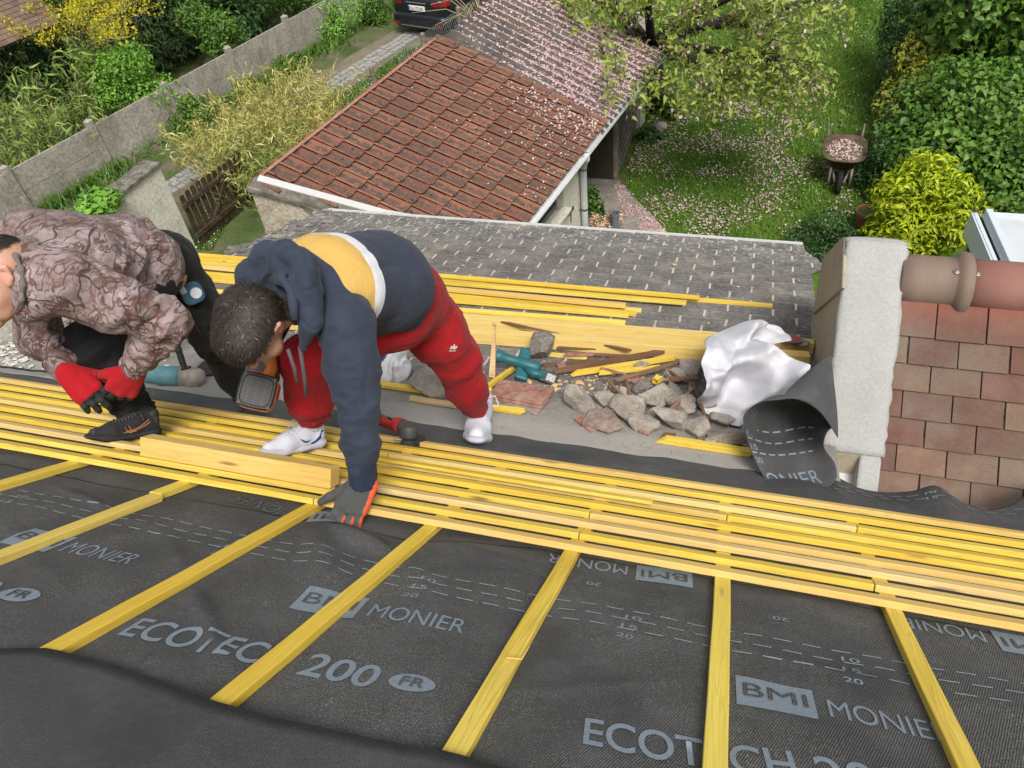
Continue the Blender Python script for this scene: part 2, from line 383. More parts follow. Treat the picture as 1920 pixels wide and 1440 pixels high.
def dashes(pts, offs, s0=0, step=.066, ln=.042, which='print_line', hf=hm, lift=.002, wd=.0048):
    P = np.array([m2(p) for p in pts]); seg = np.linalg.norm(np.diff(P, axis=0), axis=1); cs = np.concatenate([[0], np.cumsum(seg)])
    for k, of in enumerate(offs):
        s = s0 + .02 * k
        while s < cs[-1] - ln:
            a = np.array([np.interp(s, cs, P[:, 0]), np.interp(s, cs, P[:, 1])]); b = np.array([np.interp(s + ln, cs, P[:, 0]), np.interp(s + ln, cs, P[:, 1])])
            put(rect_poly(3, 1), a + (0, -of), b - a, (0, wd), which, lift, hf, True); s += step
def marks(px, which='print', names=('10', '15', '20'), du=-.004, hf=hm):
    a = m2(px)
    for k, nm in enumerate(names): put(T[nm], a + (du * k - .02, -.044 - .05 * k), (.04, 0), (0, .021), which, .002, hf)
dashes([(-60, 905), (254, 968), (520, 1022), (833, 1089), (1228, 1163), (1460, 1207), (1895, 1286), (1990, 1300)], (0, .05, .1))
for px in ((812, 1086), (1190, 1156), (1590, 1230), (470, 1012), (60, 930)): marks(px)
dashes([(-20, 868), (420, 958), (530, 985), (758, 1038), (1160, 1112), (1400, 1160)], (0,), which='print_dull')
a = m2((1128, 1100)); put(T['20'], a, (-.04, 0), (0, -.021)); a = m2((1478, 1168)); put(T['20'], a, (-.04, 0), (0, -.021))
dashes([(700, 808), (1060, 846), (1400, 893), (1560, 917), (1900, 972)], (0, .05, .1), which='print_dull', hf=hlow)
a = m2((1560, 917)); marks((1738, 938), 'print_line', ('10', '15'), hf=hlow); marks((1215, 868), 'print_dull', ('10',), hf=hlow); marks((985, 836), 'print_dull', ('10',), hf=hlow)
dashes([(1540, 914), (1700, 937), (1780, 946), (1880, 960), (1960, 980)], (0, .05), which='print_line', hf=hlow, lift=.003)
for k in PR:
    o = npmesh('printed_dashes', np.concatenate(PR[k][0]), np.concatenate(PR[k][1]), M[k]); o.matrix_world = ROOF; child(o, sh2 if k == 'print_line' else sh); tag(o, kind='stuff')
for P, f, k, hf in WORDS:
    o = npmesh('printed_mark' if len(f) < 90 else 'printed_word', P, f, M[k]); o.matrix_world = ROOF; child(o, sh2 if hf is hm else sh)

# ------------------------------------------------------------------ counter battens and battens
CBH, CBW, BH, BW = .022, .042, .020, .037
def stick(u0, u1, v0, h0, w=BW, hh=BH, mat='wood', mw=ROOF, along='u', name='roof_batten', jag=0, seed=0):
    """a sawn stick in roof coordinates with its origin at its own middle; local x runs along it"""
    rs = random.Random(seed); L = (u1 - u0); mb = MB()
    n = 14; secs = []
    for i in range(n + 1):
        x = -L / 2 + L * i / n; y = rs.uniform(-.0012, .0012); z = rs.uniform(-.0006, .0006)
        secs.append([(x, -w / 2 + y, z * 0), (x, w / 2 + y, z * 0), (x, w / 2 + y, hh + z), (x, -w / 2 + y, hh + z)])
    if jag:
        for e in (0, n):
            if jag in (2, 3) or (e == n): secs[e] = [(p[0] + rs.uniform(-.5, .5) * w * 1.6, p[1], p[2]) for p in secs[e]]
    vs_ = [p for s in secs for p in s]; fs = [(0, 1, 2, 3), (n * 4 + 3, n * 4 + 2, n * 4 + 1, n * 4)]
    for i in range(n):
        for k in range(4): fs.append((i * 4 + k, (i + 1) * 4 + k, (i + 1) * 4 + (k + 1) % 4, i * 4 + (k + 1) % 4))
    mb.add(vs_, fs)
    o = mb.build(name, M[mat] if isinstance(mat, str) else mat, bevel=.0022)
    ctr = Matrix.Translation(((u0 + u1) / 2, v0 + w / 2, h0)) if along == 'u' else Matrix.Translation((v0 + w / 2, (u0 + u1) / 2, h0)) @ Matrix.Rotation(math.pi / 2, 4, 'Z')
    o.matrix_world = mw @ ctr; return o
cbx = ['farthest right, running out of the bottom right corner', 'pointing straight at the viewer, second from the right', 'with a dangling splinter on its right edge', 'cutting across the large word left of 200', 'reaching the battens just beside the gloved hand', 'at the left edge with a butt joint half way', 'at the far left under the black shoe']
for i, cu in enumerate(CBU):
    v1 = 2.96
    rng = [(.45, v1)]
    if i == 5: rng = [(.45, 1.985), (1.99, v1)]
    for j, (a, b) in enumerate(rng):
        o = stick(a, b, cu - CBW / 2 - (.012 if j else 0), .004, CBW, CBH, 'wood', along='v', name='counter_batten', seed=i * 5 + j)
        tag(o, ('short yellow counter batten butted against the one with a joint at left' if j else f'yellow counter batten {cbx[i]}'), 'batten', 'counter battens running down the slope')
spl = MB(); p = m2((965, 1262)); p0 = roofpt(p[0], p[1], .03)
spl.tube([p0 + UU * -.02, p0 + UU * .012 + NN * .004, p0 + UU * .02 + VV * .03 + NN * .02], [.0022, .002, .0006], 5)
o = spl.build('splinter', M['pale_wood'], loc=p0); tag(o, 'bent yellow splinter lifting off the side of the third counter batten from the right', 'splinter')
PXR = [([858.5, 875, 892, 907, 922, 943, 960, 983.5, 1008.5]), ([939, 954, 972, 990, 1010, 1030, 1051, 1076, 1099])]
ROWV = [(muv(900, a, CBH)[1] + muv(1440, b, CBH)[1]) / 2 for a, b in zip(*PXR)]
ordn = ['top', 'second', 'third', 'fourth', 'fifth', 'sixth', 'seventh', 'eighth', 'bottom']
JN = {0: [], 1: [(412, 788)], 2: [(732, 858), (1598, 985)], 3: [(1362, 970)], 4: [], 5: [(1108, 968)], 6: [], 7: [(1085, 1013), (1630, 1094)], 8: [(592, 946)]}
for i, v0 in enumerate(ROWV):
    us = [-3.75] + [muv(x, y, CBH)[0] for x, y in JN[i]] + ([muv(1914, 990, CBH)[0]] if i == 0 else [2.0])
    for j in range(len(us) - 1):
        nm = ['left', 'middle', 'right'][j if j < len(us) - 2 or len(us) == 4 else 2] if len(us) > 2 else 'whole'
        where = f'{nm} length of the {ordn[i]} row' if nm != 'whole' else f'one whole length forming the {ordn[i]} row'
        o = stick(us[j] + .0015, us[j + 1] - .0015, v0 + .0015 * math.sin(i * 3 + j), CBH + .0045, seed=100 + i * 7 + j, mat='wood' if (i + j) % 3 else 'pale_wood')
        tag(o, f'yellow roof batten, {where} counting from the rubble', 'batten', 'close rows of yellow battens')
a, b = muv(650, 872, .045), muv(1221, 953, .045)
o = stick(a[0], b[0], ROWV[3] - .024, CBH + BH + .0055, .038, .012, seed=77); tag(o, 'loose bright yellow lath lying on the fourth row of battens right of the hanging arm', 'lath')
a, b = muv(236, 862, .05), muv(602, 925, .05)
bm_ = stick(a[0], b[0], ROWV[7] + .006, CBH + BH + .006, .062, .068, 'pale_wood', name='timber_beam', seed=5)
tag(bm_, 'thick short yellow beam lying along the lowest rows of battens beside the gloved hand', 'beam')

# ------------------------------------------------------------------ lower roof of worn shingles
def shingle_extra(t, col):
    b = t.n('ShaderNodeTexBrick'); b.offset = .5; b.inputs['Scale'].default_value = 1; b.inputs['Mortar Size'].default_value = .0075; b.inputs['Mortar Smooth'].default_value = .2
    b.inputs['Brick Width'].default_value = .285; b.inputs['Row Height'].default_value = .132
    wob = t.n('ShaderNodeVectorMath'); wob.operation = 'ADD'; sc = t.n('ShaderNodeVectorMath'); sc.operation = 'SCALE'; sc.inputs[3].default_value = .016
    nn_ = t.n('ShaderNodeTexNoise'); nn_.inputs['Scale'].default_value = 9; t.lk(t.co.outputs['Object'], nn_.inputs[0]); t.lk(nn_.outputs['Color'], sc.inputs[0])
    t.lk(t.co.outputs['Object'], wob.inputs[0]); t.lk(sc.outputs[0], wob.inputs[1]); t.lk(wob.outputs[0], b.inputs[0])
    sx = t.n('ShaderNodeSeparateXYZ'); t.lk(t.co.outputs['Object'], sx.inputs[0]); w = sx.outputs[1]
    # only the upright slots keep their pale dust: drop the lines along the courses
    fr = t.math('FRACT', t.math('DIVIDE', w, .132)); keep = t.ramp(fr, [(.07, 0.), (.13, 1.), (.85, 1.), (.93, 0.)])
    fade = t.ramp(t.math('DIVIDE', w, 3.5), [(.10, 0.), (.22, .9)]); brk = t.ramp(t.noise(5, 4), [(.3, .35), (.5, 1.)])
    f = t.math('MULTIPLY', t.math('MULTIPLY', b.outputs['Fac'], keep), t.math('MULTIPLY', fade, brk))
    col = t.mix(t.ramp(fr, [(0, .5), (.07, .0), (.93, .0), (1, .5)]), col, (.05, .045, .04))
    col = t.mix(f, col, (.55, .52, .44))
    sx2 = t.ramp(t.math('DIVIDE', w, 3.5), [(.06, .8), (.17, 0.)]); col = t.mix(sx2, col, (.33, .31, .28))
    mo = t.ramp(t.noise(2.3, 5, .6), [(.58, 0.), (.72, .55)]); col = t.mix(mo, col, (.40, .37, .27))
    pe_ = t.math('MULTIPLY', t.ramp(t.noise(22, 5, .7), [(.56, 0.), (.6, 1.)]), t.ramp(t.math('DIVIDE', w, 3.5), [(.83, 0.), (.95, .7)]))
    return t.mix(pe_, col, (.5, .5, .45))
M['shingle'] = speckle('worn_shingles', [(.10, .092, .084), (.16, .147, .135), (.23, .21, .19)], 3.5, .92, .5, .006, shingle_extra)
M['screed'] = speckle('gritty_mortar', [(.16, .145, .125), (.26, .24, .21), (.36, .34, .30)], 9, .95, .6, .008)
WE = np.mean([lowuv(x, y)[1] for x, y in ((700, 408), (1055, 428), (1500, 452))])
mb = MB(); nrow = 26; cw = WE / nrow
uL = lambda w: np.interp(w, [0, WE * .55, WE], [lowuv(48, 626)[0], lowuv(430, 470)[0], lowuv(600, 398)[0]])
uR = lambda w: np.interp(w, [0, WE * .83, WE * .84, WE * .9, WE * .96, WE], [.55, .55, lowuv(1545, 490)[0], lowuv(1535, 480)[0], lowuv(1508, 474)[0], lowuv(1506, 452)[0]])
nx = 60
for r in range(int(WE / .132) + 1):
    w0, w1 = r * .132, min((r + 1) * .132, WE)
    P = []
    for i in range(nx + 1):
        for w, z in ((w0, -.002), (w1, .006), (w1, -.004)):
            l, rr = uL(w), uR(w); x = l + (rr - l) * i / nx; rg = mnoise.noise(Vector((x * 6, w * 6, 3)))
            edge = .03 * mnoise.noise(Vector((w * 9, 1, 2))) if i in (0,) else 0
            P.append((x + edge, w, z + .004 * rg))
    fs = []
    for i in range(nx):
        a = i * 3; fs += [(a, a + 3, a + 4, a + 1), (a + 1, a + 4, a + 5, a + 2)]
    mb.add(P, fs)
lr = local(mb, 'shingle_roof', M['shingle'], LOWR, fix=False); hpart(lr)
mb = MB(); mb.hexa([(uL(0), 0, -.012), (.55, 0, -.012), (uR(WE), WE - .01, -.012), (uL(WE), WE - .01, -.012)][:4] and [(uL(0), -.05, -.12), (.55, -.05, -.12), (uR(WE), WE - .01, -.12), (uL(WE), WE - .01, -.12), (uL(0), -.05, -.012), (.55, -.05, -.012), (uR(WE), WE - .01, -.012), (uL(WE), WE - .01, -.012)])
hpart(local(mb, 'roof_boarding', M['gray_wood'], LOWR))
def rough_strip(name, pts, w, h, mat, seed=0):
    pass
# broken mortar verge on the left side of the shingles
rs = random.Random(4)
for k in range(95):
    w = rs.uniform(.02, WE); x = uL(w) + abs(rs.gauss(0, .14)) - .02; s = rs.uniform(.02, .085); a = rs.uniform(0, 3.1); mb = MB()
    q = [(x + s * math.cos(a + t_) * rs.uniform(.6, 1.2), w + s * math.sin(a + t_) * rs.uniform(.5, 1), rs.uniform(.004, .008)) for t_ in (0, 1.3, 2.6, 3.9, 5.1)]
    mb.prism(q, (0, 0, rs.uniform(.004, .012))); hpart(local(mb, 'verge_fragment', M['shingle'] if k % 3 else M['screed'], LOWR))
M['zinc'] = plain('pale_zinc', (.55, .56, .56), .45, .5, .12, 6)
M['white_metal'] = plain('white_painted_metal', (.52, .53, .53), .5, .4, .08, 9)
mb = MB(); mb.box((uL(WE) + .05, WE - .004, .004), (uR(WE) - uL(WE) - .06, 0, 0), (0, .018, 0), (0, 0, .02)); mb.box((uL(WE) + .05, WE + .0145, -.05), (uR(WE) - uL(WE) - .06, 0, 0), (0, .10, 0), (0, 0, .012))
hpart(local(mb, 'gutter', M['white_metal'], LOWR, bevel=.003))
# walls of the house under the eaves
M['render'] = speckle('house_render', [(.52, .49, .41), (.62, .59, .50), (.70, .67, .59)], 2.2, .93, .35, .006)
mb = MB(); e = lowpt(uL(WE) + .1, WE - .25, -.16); e2 = lowpt(.4, WE - .25, -.16)
mb.hexa([(e[0], -2, 0), (.48, -2, 0), (.48, e[1], 0), (e[0], e[1], 0), (e[0], -2, e[2]), (.48, -2, e[2]), (.48, e2[1], e[2]), (e[0], e[1], e[2])]); mb.hexa([(.482, -2, 0), (3.4, -2, 0), (3.4, 3.5, 0), (.482, 3.5, 0), (.482, -2, e[2]), (3.4, -2, e[2]), (3.4, 3.5, e[2]), (.482, 3.5, e[2])])
hpart(mb.build('house_wall', M['render']))
# ------------------------------------------------------------------ neighbouring tiled roof, ridge and white parapet
TB = main(1700, 893); TA = R_(40); TW = np.array([0, math.cos(TA), math.sin(TA)]); TN = np.array([0, -math.sin(TA), math.cos(TA)])
def tl(x, y, dh=0): r = ray(x, y); return C0 + r * ((TN.dot(TB - C0) + dh) / TN.dot(r))
def tileM():
    t = NT('flat_clay_tile'); r = t.rnd(); g = t.attr('tint')
    n = t.noise(7, 6, .7); n2 = t.noise(300, 3, .7)
    col = t.ramp(t.math('ADD', t.math('MULTIPLY', n, .75), t.math('MULTIPLY', g, .35)), [(.3, (.115, .063, .048)), (.5, (.15, .090, .068)), (.68, (.185, .122, .088)), (.85, (.225, .165, .105))])
    col = t.mix(t.ramp(t.noise(3.2, 5, .6), [(.45, 0.), (.7, .55)]), col, (.17, .15, .125))
    col = t.mix(.75, col, t.ramp(n2, [(.3, .22), (.7, .72)]), 'OVERLAY')
    rd = t.attr('red'); col = t.mix(t.math('MULTIPLY', rd, t.ramp(t.noise(11, 4), [(.3, .5), (.6, 1.)])), col, (.30, .085, .055))
    t.bump(t.math('ADD', n2, n), .35, .002); return t.fin(col, .85, .25)
M['tile'] = tileM()
tile_roof = empty('tiled_roof', TB, 'brown flat tiled roof with clay ridge beside the white parapet', 'tiled roof')
mb = MB(); tint = []; red = []; rs = random.Random(9); TWD = .2115
x0 = onX(1690, 545, 1)[0] * 0 + .745
rows = [(-.11 + .1255 * k, .16 + .0) for k in range(7)]
vtop = rows[6][0] + .245
for k, (s0, ln) in enumerate(rows):
    ln = .25 if k == 6 else .17
    off = x0 + (.215 if k % 2 == 0 else .108) - .03
    j = -2
    while True:
        xa = off + j * TWD; j += 1
        if xa > 3.3: break
        xb = xa + TWD - .0065
        if xb < x0 + .02: continue
        xa = max(xa, x0)
        z0 = .022 + rs.uniform(-.0015, .0015); th = .013; dx = rs.uniform(-.002, .002); ds = rs.uniform(-.003, .003)
        q = []
        for (x, s, z) in ((xa, s0 + ds, z0), (xb, s0 + ds, z0), (xb, s0 + ln, .004 if k < 6 else .006), (xa, s0 + ln, .004 if k < 6 else .006)):
            q.append(TB * [0, 1, 1] + UU * (x + dx) + TW * s + TN * z)
        mb.hexa([p - TN * th for p in q] + q); g = rs.random(); tint += [g] * 8; red += ([0, 0, .75, .75] * 2 if k == 6 else [0.12 * (rs.random() < .3)] * 8)
o = mb.build('tiles', M['tile'], tile_roof, bevel=.002)
for nm, dat in (('tint', tint), ('red', red)):
    a = o.data.attributes.new(nm, 'FLOAT', 'POINT'); a.data.foreach_set('value', dat)
mb = MB(); b0 = TB * [0, 1, 1]
mb.hexa([b0 + UU * x + TW * s + TN * z for z in (-.09, -.004) for x, s in ((x0 - .02, -.2), (3.3, -.2), (3.3, vtop + .1), (x0 - .02, vtop + .1))])
mb.build('roof_boarding', M['gray_wood'], tile_roof)
RC = b0 + TW * (vtop + .02) + TN * .012          # ridge axis height
rr = .118
ridgeY, ridgeZ = RC[1] + .055, RC[2] - .03
# far slope of the small roof
mb = MB(); pz = np.array([0, ridgeY + .01, ridgeZ - .02]); q = [pz + UU * x0, pz + UU * 3.3, pz + UU * 3.3 + np.array([0, .9, -.75]), pz + UU * x0 + np.array([0, .9, -.75])]
mb.hexa([p - np.array([0, .03, .06]) for p in q] + q); mb.build('far_slope', M['tile'], tile_roof)
# black comb closing strip
M['black_plastic'] = plain('black_plastic', (.025, .025, .026), .5, .4, .3, 40)
mb = MB(); cs0 = vtop - .012
x = x0
while x < 3.2:
    p = b0 + UU * x + TW * (cs0 - .022) + TN * .010; mb.box(p, UU * .006, TW * .05, TN * .009); x += .0085
mb.box(b0 + UU * x0 + TW * (cs0 + .02) + TN * .008, UU * 2.5, TW * .06, TN * .012)
mb.build('ridge_comb', M['black_plastic'], tile_roof)
def clayM(nm, c1, c2, c3):
    t = NT(nm); a = t.noise(2.5, 6, .6); col = t.ramp(a, [(.3, c1), (.5, c2), (.72, c3)]); col = t.mix(.12, col, t.ramp(t.noise(140, 3, .6), [(.3, .2), (.7, .8)]), 'OVERLAY'); col = t.mix(t.ramp(t.noise(26, 5, .75), [(.66, 0.), (.74, .5)]), col, (.12, .10, .085)); t.bump(a, .2, .003); return t.fin(col, .72, .3)
M['ridge_gray'] = clayM('sooty_clay', (.17, .115, .09), (.20, .145, .112), (.24, .18, .14)); M['ridge_red'] = clayM('red_clay', (.23, .105, .082), (.26, .125, .098), (.27, .155, .122))
def ridge(xa, xb, mat, collar):
    mb = MB(); prof = []
    L = xb - xa
    st = [(0, 0), (.3, 0), (.6, 0), (.78 if collar else .9, 0)] + ([(.80, .006), (.83, .016), (.86, .026), (.90, .031), (.95, .029), (.985, .024), (1, .014)] if collar else [(1, 0)])
    n = 26; P = []
    for t_, dr in st:
        for k in range(n + 1):
            a = R_(-28) + R_(236) * k / n; r = rr + dr
            P.append((xa + L * t_, ridgeY - .01 + r * math.cos(a) * 1.0, ridgeZ + r * math.sin(a) * .95))
    fs = [(i * (n + 1) + k, i * (n + 1) + k + 1, (i + 1) * (n + 1) + k + 1, (i + 1) * (n + 1) + k) for i in range(len(st) - 1) for k in range(n)]
    mb.add(P, fs); o = mb.build('ridge_tile', mat, tile_roof, smooth=True)
    m = o.modifiers.new('thick', 'SOLIDIFY'); m.thickness = .014; m.offset = 0
    return o
xc = onX(1838, 510, 1)[0]; RXm = (lambda P: P[0])(C0 + ray(1838, 500) * ((ridgeY - .1) / ray(1838, 500)[1]))
r1 = ridge(x0 + .004, RXm, M['ridge_gray'], True); tag(r1, 'greyish ridge tile with a bulging collar')
r2 = ridge(RXm - .015, RXm + .62, M['ridge_red'], True); tag(r2, 'pink red ridge tile at the right edge')
M['steel'] = plain('dull_steel', (.18, .16, .15), .4, .5, .3, 60, metal=.7)
for x in (RXm - .075, RXm + .012):
    mb = MB(); a = R_(62); d_ = np.array([0, -math.cos(a), math.sin(a)]); c = np.array([x, ridgeY - .01, ridgeZ]) + d_ * (rr * .975 + (.022 if x < RXm - .01 else .016) - .012)
    mb.lathe(c, d_, [(.013, 0), (.013, .004), (.007, .005), (.006, .010), (.001, .011)], 14); mb.build('ridge_screw', M['steel'], tile_roof, smooth=False)
# parapet: side face outline read off the plane x = XP
XP = .50
def white_extra(t, col):
    # older yellowish render on the side face (normal pointing to -x), fresh white coat elsewhere
    g = t.n('ShaderNodeNewGeometry'); s = t.n('ShaderNodeSeparateXYZ'); t.lk(g.outputs['True Normal'], s.inputs[0])
    return col
def renderM(nm, c, dark, stretch):
    t = NT(nm); a = t.noise(3, 5, .6); b = t.noise(70, 4, .7); c = np.array(c); col = t.ramp(a, [(.3, tuple(c * .93)), (.7, tuple(c * 1.06))]); col = t.mix(.16, col, t.ramp(b, [(.3, .2), (.7, .8)]), 'OVERLAY')
    st = t.noise(1, 6, .65, t.map((9, 9, stretch))); col = t.mix(t.ramp(st, [(.56, 0.), (.8, dark)]), col, (.12, .10, .075)); t.bump(t.math('ADD', b, t.math('MULTIPLY', a, 2)), .8, .006); return t.fin(col, .95, .2)
M['white_coat'] = renderM('fresh_white_render', (.385, .385, .37), .12, 5)
def old_extra(t, col):
    z = t.n('ShaderNodeSeparateXYZ'); t.lk(t.co.outputs['Object'], z.inputs[0])
    st = t.noise(1, 5, .6, t.map((14, 14, 2.6))); return t.mix(t.ramp(st, [(.55, 0.), (.85, .6)]), col, (.10, .085, .06))
M['old_render'] = renderM('stained_old_render', (.40, .345, .25), .75, 2.2)
parapet = empty('parapet_wall', TB + np.array([-.3, 0, -.2]), 'white rendered parapet wall stepping up beside the tiled roof', 'parapet')
out = [onX(x, y, XP) for x, y in ((1588, 829), (1586, 700), (1584, 600), (1583, 520), (1586, 462), (1574, 462), (1544, 492), (1510, 530))]
# slope line of the front edge in (y, z) along the tiled roof, then over the ridge and down
fy = [TB[1] + .02, None]
S = lambda s, z: (b0 + TW * s + TN * z)
topS = vtop + .15
A = [S(.07, .05), S(.30, .05), S(.55, .05), S(topS - .05, .055), S(topS + .02, .045)]
ridge_pt = S(topS + .05, .012); 
edge = [p[1:] for p in A] + [ridge_pt[1:], (ridge_pt[1] + .09, ridge_pt[2] - .06), (ridge_pt[1] + .35, ridge_pt[2] - .30), (ridge_pt[1] + .62, ridge_pt[2] - .56)]
zb = -.62
def wallprism(xa, xb, edge, depth_, name, mat, bevel=.02):
    mb = MB(); bot = [(edge[-1][0], edge[-1][1] - .9), (edge[0][0], edge[-1][1] - .9)]
    pl = [(xa, y, z) for y, z in edge] + [(xa, y, z) for y, z in bot]
    mb.prism(pl, (xb - xa, 0, 0)); return mb.build(name, mat, parapet, bevel=bevel)
wallprism(XP, x0 + .005, edge, 1, 'wall_core', M['old_render'], .02)
# white coat laid over the sloping top, a slab following the edge line
def coat(xa, xb, e, th, name, over=.008):
    mb = MB(); n = len(e); P = []; rs = random.Random(3)
    nx = 14
    for i, (y, z) in enumerate(e):
        a = np.array(e[min(i + 1, n - 1)]) - np.array(e[max(i - 1, 0)]); a = a / np.linalg.norm(a); nn = np.array([-a[1], a[0]])
        for j in range(nx + 1):
            t_ = j / nx; x = xa - over + (xb - xa + 2 * over) * t_; b = .012 * (1 - (2 * t_ - 1) ** 6)
            x += (rs.uniform(-.006, .006) if j in (0, nx) else 0)
            q = np.array((y, z)) + nn * (th * 0 + b + .004 * mnoise.noise(Vector((x * 12, y * 12, z * 12)))); P.append((x, q[0], q[1]))
    fs = [(i * (nx + 1) + j, i * (nx + 1) + j + 1, (i + 1) * (nx + 1) + j + 1, (i + 1) * (nx + 1) + j) for i in range(n - 1) for j in range(nx)]
    mb.add(P, fs); o = mb.build(name, M['white_coat'], parapet, smooth=True); m = o.modifiers.new('t', 'SOLIDIFY'); m.thickness = .03; m.offset = -1
    return o
def dense(e, k=6):
    r = []
    for a, b in zip(e[:-1], e[1:]):
        for i in range(k): r.append(tuple(np.array(a) + (np.array(b) - np.array(a)) * i / k))
    return r + [tuple(e[-1])]
def wob(y): return .012 * math.sin(y * 9)
coat(XP, x0 + .012, dense(edge, 7), .02, 'white_coat')
# front leg narrowing at the foot
leg = [tuple(S(s, .05)[1:]) for s in (-.13, -.03, .075)]
mb = MB(); pl = [(x0 - .085, y, z) for y, z in leg] + [(x0 - .085, leg[-1][0], leg[0][1] - .35), (x0 - .085, leg[0][0], leg[0][1] - .35)]
mb.prism(pl, (.095, 0, 0)); mb.build('foot', M['white_coat'], parapet, bevel=.012)
# ledge on the side face
pA, pB = onX(1528, 590, XP), onX(1584, 541, XP)
mb = MB(); d_ = pB - pA; dn = np.array([0, d_[2], -d_[1]]); dn = dn / np.linalg.norm(dn); dn = dn if dn[2] < 0 else -dn
top = [(XP - .028, y, z) for y, z in edge[5:]] ; 
poly = [np.array((XP - .014, *edge[5])) , np.array((XP - .014, *edge[6])), np.array((XP - .014, *edge[7])), np.array((XP - .014, *edge[8])), pA * [0, 1, 1] + [XP - .014, 0, -.0], pB * [0, 1, 1] + [XP - .014, 0, 0]]
mb.prism(poly, (.02, 0, 0)); mb.build('ledge', M['old_render'], parapet, bevel=.008)
# zinc trough under the notch
mb = MB(); p = S(-.03, -.02); mb.hexa([(XP - .03, p[1] - .16, p[2] - .13), (x0 - .08, p[1] - .16, p[2] - .13), (x0 - .08, p[1] + .06, p[2] - .05), (XP - .03, p[1] + .06, p[2] - .05)] + [(XP - .03, p[1] - .16, p[2] - .10), (x0 - .08, p[1] - .16, p[2] - .10), (x0 - .08, p[1] + .06, p[2] - .02), (XP - .03, p[1] + .06, p[2] - .02)])
mb.build('zinc_flashing', M['zinc'], parapet)

# ------------------------------------------------------------------ curled underlay offcut
def grid_surface(name, ctrl, mat, nu=60, nv=40, thick=.002, noise_amp=0, label=None, cat=None, seed=0):
    """smooth sheet through a grid of 3-D control points (Catmull-Rom both ways)"""
    Cn = np.array(ctrl, float)
    def cr(P, t):
        n = len(P) - 1; s = np.clip(t * n, 0, n - 1e-6); i = s.astype(int); f = (s - i)[:, None, None] if P.ndim == 3 else (s - i)[:, None]
        g = lambda k: P[np.clip(k, 0, n)]
        p0, p1, p2, p3 = g(i - 1), g(i), g(i + 1), g(i + 2)
        return .5 * (2 * p1 + (p2 - p0) * f + (2 * p0 - 5 * p1 + 4 * p2 - p3) * f ** 2 + (3 * p1 - p0 - 3 * p2 + p3) * f ** 3)
    A_ = cr(Cn, np.linspace(0, 1, nu)); B_ = cr(A_.transpose(1, 0, 2), np.linspace(0, 1, nv)).transpose(1, 0, 2)
    V = B_.reshape(-1, 3)
    if noise_amp:
        rc = np.random.RandomState(seed); cr_ = np.zeros(len(V))
        for q_ in range(12):
            nn_ = rc.normal(size=3); nn_ /= np.linalg.norm(nn_); fq = rc.uniform(2.5, 9.5); wgt = np.clip(.5 + 1.2 * np.array([mnoise.noise(Vector(p * 3.5 + q_ * 7)) for p in V]), 0, 1); cr_ += wgt * np.abs(((V @ nn_) * fq + rc.rand()) % 1 - .5) / fq * .8
        V = V - np.outer(cr_ - cr_.mean(), fwd)
        V = V + np.array([np.array(mnoise.noise_vector(Vector(p * 9 + seed))) * noise_amp + fwd * (abs(mnoise.noise(Vector(p * 6.5 + seed))) * .5) * noise_amp for p in V])
    i, j = np.meshgrid(np.arange(nu - 1), np.arange(nv - 1), indexing='ij'); a = (i * nv + j).ravel()
    c = V.mean(0); c[2] = V[:, 2].min()
    o = npmesh(name, V, np.stack([a, a + nv, a + nv + 1, a + 1], 1), mat, smooth=not noise_amp, loc=c)
    m = o.modifiers.new('t', 'SOLIDIFY'); m.thickness = thick; m.offset = 0
    if label: tag(o, label, cat)
    return o, V.reshape(nu, nv, 3)
def on(x, y, up): p = main(x, y, up) ; return p
D_ = lambda x, y, d: at(x, y, d)
d0 = depth(main(1500, 905))
ctrl = [  # each row runs from the cut lip up over the curl to the back; columns left to right
    [D_(1458, 928, d0 - .03), D_(1500, 931, d0 - .04), D_(1545, 920, d0 - .04), D_(1570, 895, d0 - .02)],
    [D_(1430, 890, d0 + .02), D_(1475, 893, d0 + .05), D_(1528, 885, d0 + .06), D_(1565, 868, d0 + .03)],
    [D_(1408, 845, d0 + .03), D_(1455, 852, d0 + .13), D_(1512, 846, d0 + .17), D_(1545, 838, d0 + .12)],
    [D_(1396, 800, d0 + .02), D_(1445, 815, d0 + .22), D_(1512, 805, d0 + .30), D_(1550, 812, d0 + .22)],
    [D_(1397, 775, d0 - .01), D_(1440, 768, d0 + .20), D_(1515, 762, d0 + .30), D_(1566, 800, d0 + .18)],
    [D_(1425, 754, d0 - .03), D_(1462, 742, d0 - .01), D_(1528, 752, d0 - .02), D_(1569, 812, d0 + .0)],
    [D_(1462, 748, d0 - .06), D_(1500, 748, d0 - .09), D_(1538, 772, d0 - .09), D_(1571, 818, d0 - .04)],
    [D_(1480, 728, d0 - .03), D_(1512, 722, d0 - .05), D_(1545, 735, d0 - .05), D_(1569, 770, d0 - .01)],
    [D_(1515, 696, d0 + .05), D_(1530, 690, d0 + .04), D_(1550, 695, d0 + .05), D_(1562, 705, d0 + .06)],
    [D_(1548, 668, d0 + .13), D_(1552, 667, d0 + .13), D_(1555, 667, d0 + .13), D_(1558, 668, d0 + .13)]]
roll, RV = grid_surface('underlay_offcut', ctrl, M['membrane_clean'], 90, 40, .003, label='curled black underlay offcut standing open against the white parapet', cat='underlay offcut')
